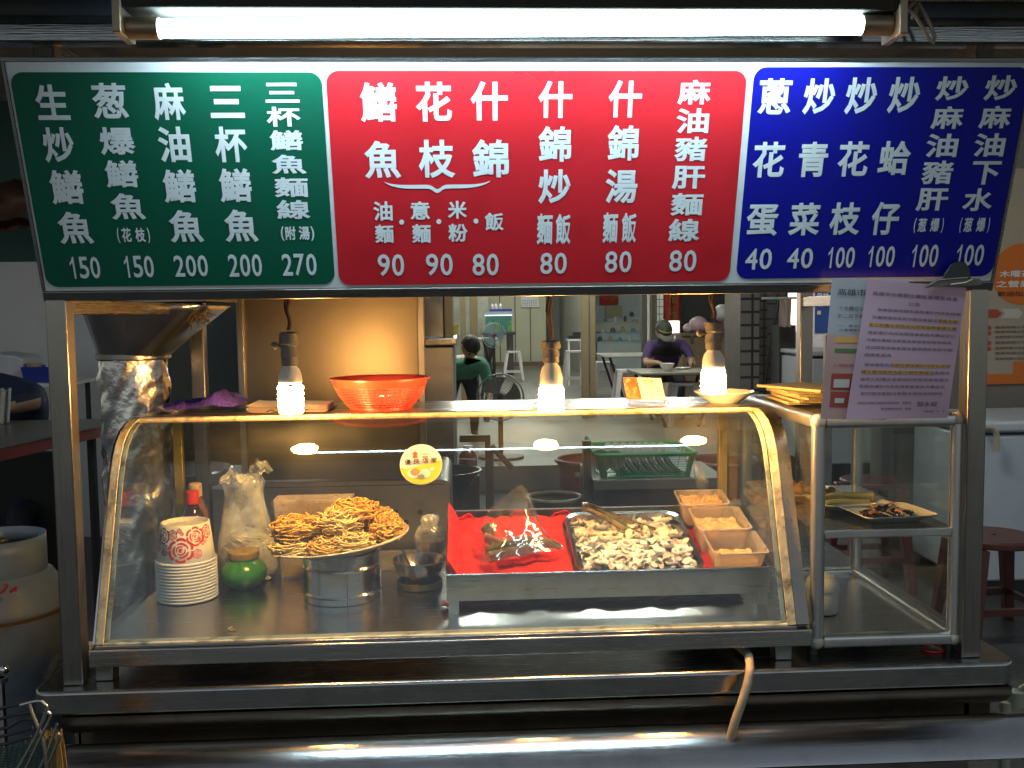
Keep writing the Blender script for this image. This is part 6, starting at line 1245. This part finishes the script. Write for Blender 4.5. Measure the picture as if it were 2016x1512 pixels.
q = P(920, 876, Y); o = ((x0+x1)/2, Y, z0+.002); H = q.z-o[2]; t = thing('sauce_bottle', 'red brown sauce bottle with a white cap in the wire caddy', 'bottle', o)
m = MB(); m.lathe([(.002, 0), (.036, 0), (.037, H*.55), (.033, H*.68), (.016, H*.82), (.016, H*.86)], o, 24, cap0=True); m.build('body', mat('chilli_bottle', (.13, .03, .02), .2, coat=.6), t); m = MB(); m.lathe([(.02, H*.83), (.02, H*.98), (.002, H)], o, 20); m.build('cap', WHP, t)
q = P(878, 930, 1.75); m = MB(); m.lathe([(.002, -.07), (.09, -.06), (.13, .0), (.135, .005), (.128, .005), (.085, -.05), (.002, -.06)], (q.x, 1.78, q.z), 36); m.lathe([(.06, -q.z), (.06, -.065)], (q.x, 1.78, q.z), 16); tag(m.build('black_pan', mat('black_iron', (.03, .03, .032), .35, .5)), 'black iron pan on a post beside the stove', 'pan')
a, b = P(967, 878, 4.5), P(1008, 922, 4.5); m = MB(); m.tube([a, b], .02, 8); m.tube([a, (a.x, 4.5, 0)], .015, 8); tag(m.build('metal_strut', SINK), 'dark slanting strut above the wet floor', 'strut')
# ------------------------------------------------------------------ left side: wall, counter, tray, table
Y = 4.6; m = MB(); m.box((-5, Y, 0), (P(480, 700, Y).x, Y+.15, 1.82)); q = P(60, 495, Y)
tag(m.build('white_wall', WHITE), 'scuffed white side wall at the left behind the seated worker', 'wall')
m = MB(); m.box((-5, Y+.3, 1.4), (P(480, 700, Y).x, Y+.4, 3.4)); tag(m.build('teal_awning', mat('dark_teal_sheet', (.02, .07, .065), .6, var=.4)), 'dark teal awning sheet above the white wall', 'awning')
m = MB(); a = P(-200, 420, Y-.5); b = P(45, 420, Y-.5); m.grid(lambda u, v: (a.x+(b.x-a.x)*u, Y-.5+.15*math.sin(math.pi*v)+.03*wob(u*9+v*4), a.z-.03+.22*v+.02*wob(u*7)), 20, 10); m.grid(lambda u, v: (a.x+(b.x-a.x)*u, Y-.47+.15*math.sin(math.pi*v)+.03*wob(u*9+v*4), a.z-.10+.07*v+.02*wob(u*7)), 20, 4)
tag(m.build('rolled_tarpaulin', mat('brown_tarp', (.10, .045, .03), .7, bump=.5, bs=12), ang=80), 'rolled brown tarpaulin above the white wall', 'tarpaulin')
Y = 3.7; x0, x1, z0, z1 = bbox(-60, 130, 752, 757, Y)
t = thing('side_table', 'white topped side table with the blue tray by the left wall', 'table', ((x0+x1)/2, Y, 0)); m = MB(); m.box((x0, Y, z0-.02), (x1, Y+.5, z0)); m.build('tabletop', WHP, t)
for xx in (x0+.05, x1-.05):
    for yy in (Y+.04, Y+.44): m = MB(); m.tube([(xx, yy, 0), (xx, yy, z0-.021)], .016, 8); m.build('leg', BLACKP, t)
ztab = z0
x0, x1, z0, z1 = bbox(40, 110, 722, 750, Y+.03); t = thing('blue_bin', 'blue plastic tray of small cups on the left side table', 'tray', ((x0+x1)/2, Y+.15, ztab+.001))
tapered(x0, x1, Y+.04, Y+.28, ztab+.001, z1, .004, .012).build('tub', mat('royal_blue_plastic', (.015, .035, .30), .4), t)
q = P(64, 722, Y+.1); m = MB(); m.lathe([(.002, 0), (.028, 0), (.042, .10), (.040, .10), (.026, .004), (.002, .004)], (q.x, Y+.12, ztab+.012), 20); tag(m.build('paper_cups', mat('tan_paper_cup', (.45, .32, .18), .6)), 'tan paper cup standing in the blue tray', 'cup')
q = P(92, 720, Y+.1); m = MB(); m.lathe([(.002, 0), (.02, 0), (.02, .07), (.008, .085), (.008, .10), (.002, .10)], (q.x, Y+.12, ztab+.012), 16); tag(m.build('glass_jar', WHP), 'small pale jar standing in the blue tray beside the cup', 'jar')
x0, x1, z0, z1 = bbox(-40, 34, 702, 745, Y); m = MB(); m.prism([(x0, ztab+.001), (x1, ztab+.001), (x1-.02, z1-.02), (x1-.06, z1), (x0, z1+.02)], lambda a, b, d: (a, d, b), Y+.1, Y+.4); tag(m.build('white_box', mat('white_foam', (.5, .52, .55), .6), bevel=.01), 'pale foam box beside the blue tray', 'box')
Y = 1.55; a = P(0, 888, Y); b = P(122, 848, Y+.55)
t = thing('street_table', 'steel topped table with a red edge at the left', 'table', (-1.9, Y+.3, 0)); zt_ = P(60, 868, Y+.2).z
m = MB(); m.prism([(-2.6, Y-.35), (a.x, Y), (b.x+.12, Y+.62), (b.x+.1, Y+.95), (-2.6, Y+.95)], lambda u, v, d: (u, v, d), zt_-.004, zt_); m.build('tabletop', steel('table_steel', (.34, .34, .35), .3, damt=.3), t)
m = MB(); m.prism([(-2.6, Y-.345), (a.x, Y+.005), (b.x+.115, Y+.62), (b.x+.1, Y+.94), (-2.6, Y+.94)], lambda u, v, d: (u, v, d), zt_-.045, zt_-.0045); m.build('edge', mat('red_edge', (.16, .03, .03), .5), t)
for xx, yy in ((-2.3, Y+.1), (b.x, Y+.85)): m = MB(); m.tube([(xx, yy, 0), (xx, yy, zt_-.046)], .02, 8); m.build('leg', BLACKP, t)
m = MB(); x0, x1, z0, z1 = bbox(-200, 150, 880, 1300, 2.9); m.box((-4, 2.9, 0), (P(140, 900, 2.9).x, 2.95, zt_-.2)); tag(m.build('dark_backing', mat('backing_black', (.012, .012, .013), .7)), 'black sheet standing in for darkness below the left table', 'board')  # black sheet stands in for the deep shade under the table

# ------------------------------------------------------------------ people: one skinned body each
def person(name, label, joints, edges, mats_fn, mats, head, hair=None, extra=None, loc=None):
    root = thing(name, label, 'person', loc)
    vs = [Vector(j[0]) for j in joints]; me = bpy.data.meshes.new('body'); me.from_pydata(vs, edges, []); o = bpy.data.objects.new('body', me); col.objects.link(o)
    md = o.modifiers.new('k', 'SKIN'); sv = me.skin_vertices[0].data
    for i, j in enumerate(joints): r = j[1]; sv[i].radius = (r, r) if not isinstance(r, tuple) else r; sv[i].use_root = (i == 0)
    o.modifiers.new('u', 'SUBSURF').levels = 2
    dg = bpy.context.evaluated_depsgraph_get(); dg.update(); m2 = bpy.data.meshes.new_from_object(o.evaluated_get(dg)); bpy.data.objects.remove(o)
    # head joined into the same mesh: ellipsoid with nose, brow and chin
    hc, hr, facing, nod = head; M = Matrix.Translation(hc) @ Matrix.Rotation(facing, 4, 'Z') @ Matrix.Rotation(nod, 4, 'X')
    bm = bmesh.new(); bm.from_mesh(m2); nb = len(bm.faces)
    ret = bmesh.ops.create_uvsphere(bm, u_segments=28, v_segments=20, radius=1)
    for v in ret['verts']:
        x, y, z = v.co; fx = x*.76; fy = y*.92; fz = z*1.12
        if z < -.2: fx *= 1-.30*(-z-.2); fy *= 1-.12*(-z-.2)
        if y < -.2:
            nose = math.exp(-(x/.16)**2-((z+.08)/.22)**2); fy -= .26*nose
            for s in (-1, 1): fy += .10*math.exp(-((x-s*.33)/.17)**2-((z-.10)/.11)**2)
            fy -= .05*math.exp(-(x/.25)**2-((z+.52)/.07)**2); fy += .04*math.exp(-(x/.2)**2-((z+.44)/.04)**2)
        for s in (-1, 1): fx += s*.16*math.exp(-((y-.08)/.13)**2-(z/.2)**2)*(1 if s*x > .8 else 0)
        v.co = M @ Vector((fx*hr, fy*hr, fz*hr))
    hv = set(ret['verts'])
    for f in bm.faces:
        f.smooth = True; c = f.calc_center_median(); f.material_index = 0 if f.verts[0] in hv else mats_fn(c)
    org = ORG[root.name]
    for v in bm.verts: v.co -= org
    mb = bpy.data.meshes.new('body'); bm.to_mesh(mb); bm.free()
    for q in mats: mb.materials.append(q)
    ob = bpy.data.objects.new('body', mb); col.objects.link(ob); ob.parent = root; ORG[ob.name] = org
    m = MB()
    for s in (-1, 1): q = M @ Vector((s*.31*hr, -.80*hr, .11*hr)); m.ball(q, .10*hr, 10)
    m.build('eyes', mat('eye_dark', (.03, .02, .02), .2), root)
    if hair:
        m = MB(); h0, hm, low = hair
        def hf(u, v): a = 6.2832*u; t = v*1.0; ph = t*(1.25+.75*max(0, math.sin(a)))*low; return M @ Vector((.80*hr*h0*math.sin(ph)*math.cos(a), (.96*hr*h0)*math.sin(ph)*math.sin(a)+.04*hr, 1.14*hr*h0*math.cos(ph)+.006*math.sin(a*9)*v))
        m.grid(hf, 32, 14); m.build('hair', hm, root, solid=.006, ang=80)
    return root, M
def hand(base, dirv, up, s=1.):
    """joints for a palm with five fingers: returns list of (pos, radius) chains from the wrist"""
    d = Vector(dirv).normalized(); u = Vector(up).normalized(); sd = d.cross(u).normalized(); out = []
    palm = base+d*.05*s
    for k, (off, L) in enumerate(((-.024, .060), (-.008, .070), (.008, .066), (.023, .052))):
        a = palm+sd*off*s+d*.02*s; out.append([(a, .009*s), (a+d*L*.5*s-u*.008*s, .008*s), (a+d*L*.8*s-u*.03*s, .0065*s)])
    a = base+d*.02*s-sd*.026*s; out.append([(a, .010*s), (a+d*.02*s-sd*.022*s-u*.01*s, .009*s), (a+d*.045*s-sd*.024*s-u*.02*s, .007*s)])
    return palm, out
def assemble(chains):
    J = []; E = []; names = {}
    for nm, par, pts in chains:
        prev = names[par] if par else None
        for p, r in pts:
            J.append((p, r)); i = len(J)-1
            if prev is not None: E.append((prev, i))
            prev = i
        names[nm] = prev
    return J, E
# diner in a cap at the table, leaning over the bowl
Yd = 9.55; hc = P(1306, 652, Yd-.28); sh = P(1312, 668, Yd); zs_ = sh.z-.06
xc = sh.x; sw = .20
hip = Vector((xc, Yd+.28, FL+.48))
chest = Vector((xc, Yd+.02, zs_-.06)); neck = Vector((xc-.01, Yd-.10, zs_+.03))
ch = [('pelvis', None, [(hip, .15), (Vector((xc, Yd+.18, (hip.z+zs_)/2)), .15), (chest, .16)]), ('neck', 'pelvis', [(neck, .06), (Vector((hc.x, Yd-.2, hc.z-.03)), .055)])]
fin = []
for s in (-1, 1):
    elb = Vector((xc+s*.27, Yd-.16, tz+.05)); wr = Vector((xc+s*.20, Yd-.42, tz+.07)); shd = Vector((xc+s*sw, Yd-.02, zs_-.02))
    palm, fs_ = hand(wr, (-s*.5, -1, -.1), (0, 0, 1))
    ch += [('sh%d' % s, 'pelvis', [(shd, .085)]), ('arm%d' % s, 'sh%d' % s, [((shd+elb)/2+Vector((s*.02, 0, 0)), .058), (elb, .045), ((elb+wr)/2, .04), (wr, .027), (palm, .030)])]
    for k, f_ in enumerate(fs_): ch.append(('f%d%d' % (s, k), 'arm%d' % s, f_))
    knee = Vector((xc+s*.14, Yd-.14, FL+.46)); ank = Vector((xc+s*.14, Yd-.10, FL+.07))
    ch.append(('leg%d' % s, None, [])) if False else ch.append(('leg%d' % s, 'hipj', [])) if False else None
ch = [c for c in ch if c]
J, E = assemble(ch)
base_i = 0
for s in (-1, 1):
    pts = [(Vector((xc+s*.11, Yd+.22, FL+.47)), .10), (Vector((xc+s*.14, Yd-.16, FL+.46)), .065), (Vector((xc+s*.14, Yd-.12, FL+.25)), .055), (Vector((xc+s*.14, Yd-.10, FL+.06)), .038), (Vector((xc+s*.15, Yd-.26, FL+.03)), .035)]
    prev = 0
    for p_, r_ in pts: J.append((p_, r_)); E.append((prev, len(J)-1)); prev = len(J)-1
SHP = mat('purple_shirt', (.06, .035, .12), .8, var=.2); BLK = mat('black_apron', (.02, .02, .02), .8); PNT = mat('dark_trousers', (.03, .03, .04), .8)
def mf(c):
    if c.z < FL+.50: return 3
    if abs(c.x-xc) < .145 and c.y < Yd-.03 and c.z < zs_-.03: return 2
    if abs(c.x-xc) > .15 and c.z < zs_-.15: return 0
    if abs(c.x-xc) < .08 and c.z > zs_+.03: return 0
    return 1
root, HM = person('person', 'seated diner in a purple shirt and dark cap bending over a bowl', J, E, mf, [SKIN, SHP, BLK, PNT], (hc, .115, R(8), R(35)), (1.06, HAIR, 1.0), loc=(xc, Yd, FL))
m = MB(); m.grid(lambda u, v: HM @ Vector((.80*.124*math.sin(1.45*v)*math.cos(6.2832*u), .97*.126*math.sin(1.45*v)*math.sin(6.2832*u), .115*1.18*math.cos(1.45*v)+.004)), 28, 10); m.build('cap_crown', mat('black_cap', (.03, .035, .03), .8), root, solid=.004)
m = MB(); m.grid(lambda u, v: HM @ Vector((.105*(1-.25*v*v)*math.sin((u-.5)*2.6), -.085-.12*v*math.cos((u-.5)*2.2), .028-.03*v)), 16, 8); m.build('cap_brim', mat('grey_brim', (.12, .11, .10), .8), root, solid=.005)
m = MB(); m.grid(lambda u, v: HM @ Vector((.10*math.sin((u-.5)*2.), -.122*math.cos((u-.5)*2.), .055+.018*v)), 12, 2); m.build('cap_badge', mat('lime_badge', (.34, .40, .04), .6), root, solid=.003)
m = MB(); m.grid(lambda u, v: HM @ Vector((.092*math.sin((u-.5)*2.4), -.128*math.cos((u-.5)*2.0)-.004, -.10+.07*v)), 12, 6); m.build('face_mask', mat('dark_mask', (.04, .045, .05), .8), root, solid=.003)
# worker in green bending by the floor fan
Yw = 7.4; sh = P(918, 705, Yw); xw = sh.x; zh = .80; 
hipw = Vector((xw-.05, Yw+.35, .86)); chw = Vector((xw+.0, Yw+.05, sh.z-.10))
J = []; E = []
def add(pts, prev):
    for p_, r_ in pts:
        J.append((Vector(p_), r_)); i = len(J)-1
        if prev is not None: E.append((prev, i))
        prev = i
    return prev
hi_ = add([(hipw, .14)], None); c_ = add([((hipw+chw)/2+Vector((0, .02, .04)), .145), (chw, .15)], hi_); hw = P(926, 684, Yw-.14)
add([(chw+Vector((.02, -.12, .06)), .058), (hw+Vector((0, .06, -.05)), .052)], c_)
for s in (-1, 1):
    shd = chw+Vector((s*.17, -.02, .02)); elb = shd+Vector((s*.05, -.05, -.26)); wr = elb+Vector((-s*.04, -.18, -.14)); palm, fs_ = hand(wr, (0, -.6, -.7), (0, -.7, .6))
    a_ = add([(shd, .075), ((shd+elb)/2, .055), (elb, .043), ((elb+wr)/2, .038), (wr, .027), (palm, .03)], c_)
    for f_ in fs_: add(f_, a_)
    add([(hipw+Vector((s*.10, .0, -.05)), .09), (hipw+Vector((s*.12, -.05, -.32)), .062), (hipw+Vector((s*.12, .0, -.48)), .05), (Vector((hipw.x+s*.12, hipw.y, FL+.06)), .037), (Vector((hipw.x+s*.13, hipw.y-.15, FL+.035)), .035)], hi_)
GRNS = mat('green_shirt', (.07, .22, .15), .85, var=.4, vs=6)
def mfw(c):
    if c.z < .80 and abs(c.x-chw.x) < .3 and c.y > Yw+.2: return 2
    if c.z < .62: return 2
    if abs(c.x-chw.x) > .19 and c.z < chw.z-.18: return 0
    if c.z > chw.z+.10 and abs(c.x-chw.x) < .1: return 0
    return 1
person('person', 'worker in a green shirt bending forward beside the floor fan', J, E, mfw, [SKIN, GRNS, PNT], (hw, .105, R(20), R(52)), (1.07, HAIR, 1.0), loc=(hipw.x, hipw.y, FL))
# seated worker at the far left, in a navy shirt, arm resting on the table
Yl = 2.75; e_ = P(72, 850, Yl); shl = P(48, 775, Yl+.12); J = []; E = []
hipl = Vector((shl.x-.16, Yl+.45, .50)); chl = Vector((shl.x-.17, Yl+.22, shl.z-.02))
hi_ = add([(hipl, .15)], None); c_ = add([((hipl+chl)/2, .15), (chl, .16)], hi_); hl = chl+Vector((-.16, -.02, .20)); add([(chl+Vector((-.08, 0, .10)), .062), (hl+Vector((.02, .02, -.07)), .055)], c_)
for s in (-1, 1):
    shd = chl+Vector((s*.18, -.04, .0)); elb = shd+Vector((s*.06, -.12, -.20)) if s > 0 else shd+Vector((-.06, -.05, -.2)); wr = Vector((elb.x-s*.05, elb.y-.24, zt_+.05)); palm, fs_ = hand(wr, (-.4*s, -1, -.05), (0, 0, 1))
    elb.z = max(elb.z, zt_+.06)
    a_ = add([(shd, .09), ((shd+elb)/2, .064), (elb, .05), ((elb+wr)/2, .044), (wr, .03), (palm, .03)], c_)
    for f_ in fs_: add(f_, a_)
    add([(hipl+Vector((s*.10, -.05, 0)), .09), (hipl+Vector((s*.13, -.38, .02)), .065), (hipl+Vector((s*.13, -.40, -.22)), .055), (Vector((hipl.x+s*.13, hipl.y-.40, .06)), .04), (Vector((hipl.x+s*.14, hipl.y-.56, .035)), .036)], hi_)
NAVS = mat('navy_shirt', (.015, .03, .07), .85, var=.3, vs=8)
def mfl(c):
    if c.z < .55: return 2
    if c.y < chl.y-.17 and c.z < chl.z+.0: return 0
    if c.z > chl.z+.12: return 0
    return 1
person('person', 'seated worker in a navy shirt resting an arm on the left table', J, E, mfl, [SKIN, NAVS, PNT], (hl, .108, R(30), R(10)), (1.07, HAIR, 1.0), loc=(hipl.x, hipl.y, 0))
m = MB(); m.box((hipl.x-.19, hipl.y-.18, .0), (hipl.x-.15, hipl.y+.18, .33)); m.box((hipl.x+.15, hipl.y-.18, .0), (hipl.x+.19, hipl.y+.18, .33)); m.box((hipl.x-.2, hipl.y-.2, .3305), (hipl.x+.2, hipl.y+.2, .36)); tag(m.build('low_bench', WOOD), 'low wooden bench under the worker in navy', 'bench')
q0, q1 = P(-14, 770, 2.35), P(20, 880, 2.35)
m = MB(); m.grid(lambda u, v: (q0.x+(q1.x-q0.x)*u*(1-.15*v), 2.35+.02*math.sin(u*10)+.05*v, zt_+.004+(q0.z-zt_)*v+.004*math.sin(u*9)), 16, 14); tag(m.build('white_towel', mat('grubby_towel', (.36, .36, .34), .9, bump=.4, bs=100), solid=.008, ang=80), 'grubby white towel draped at the left end of the table', 'towel')
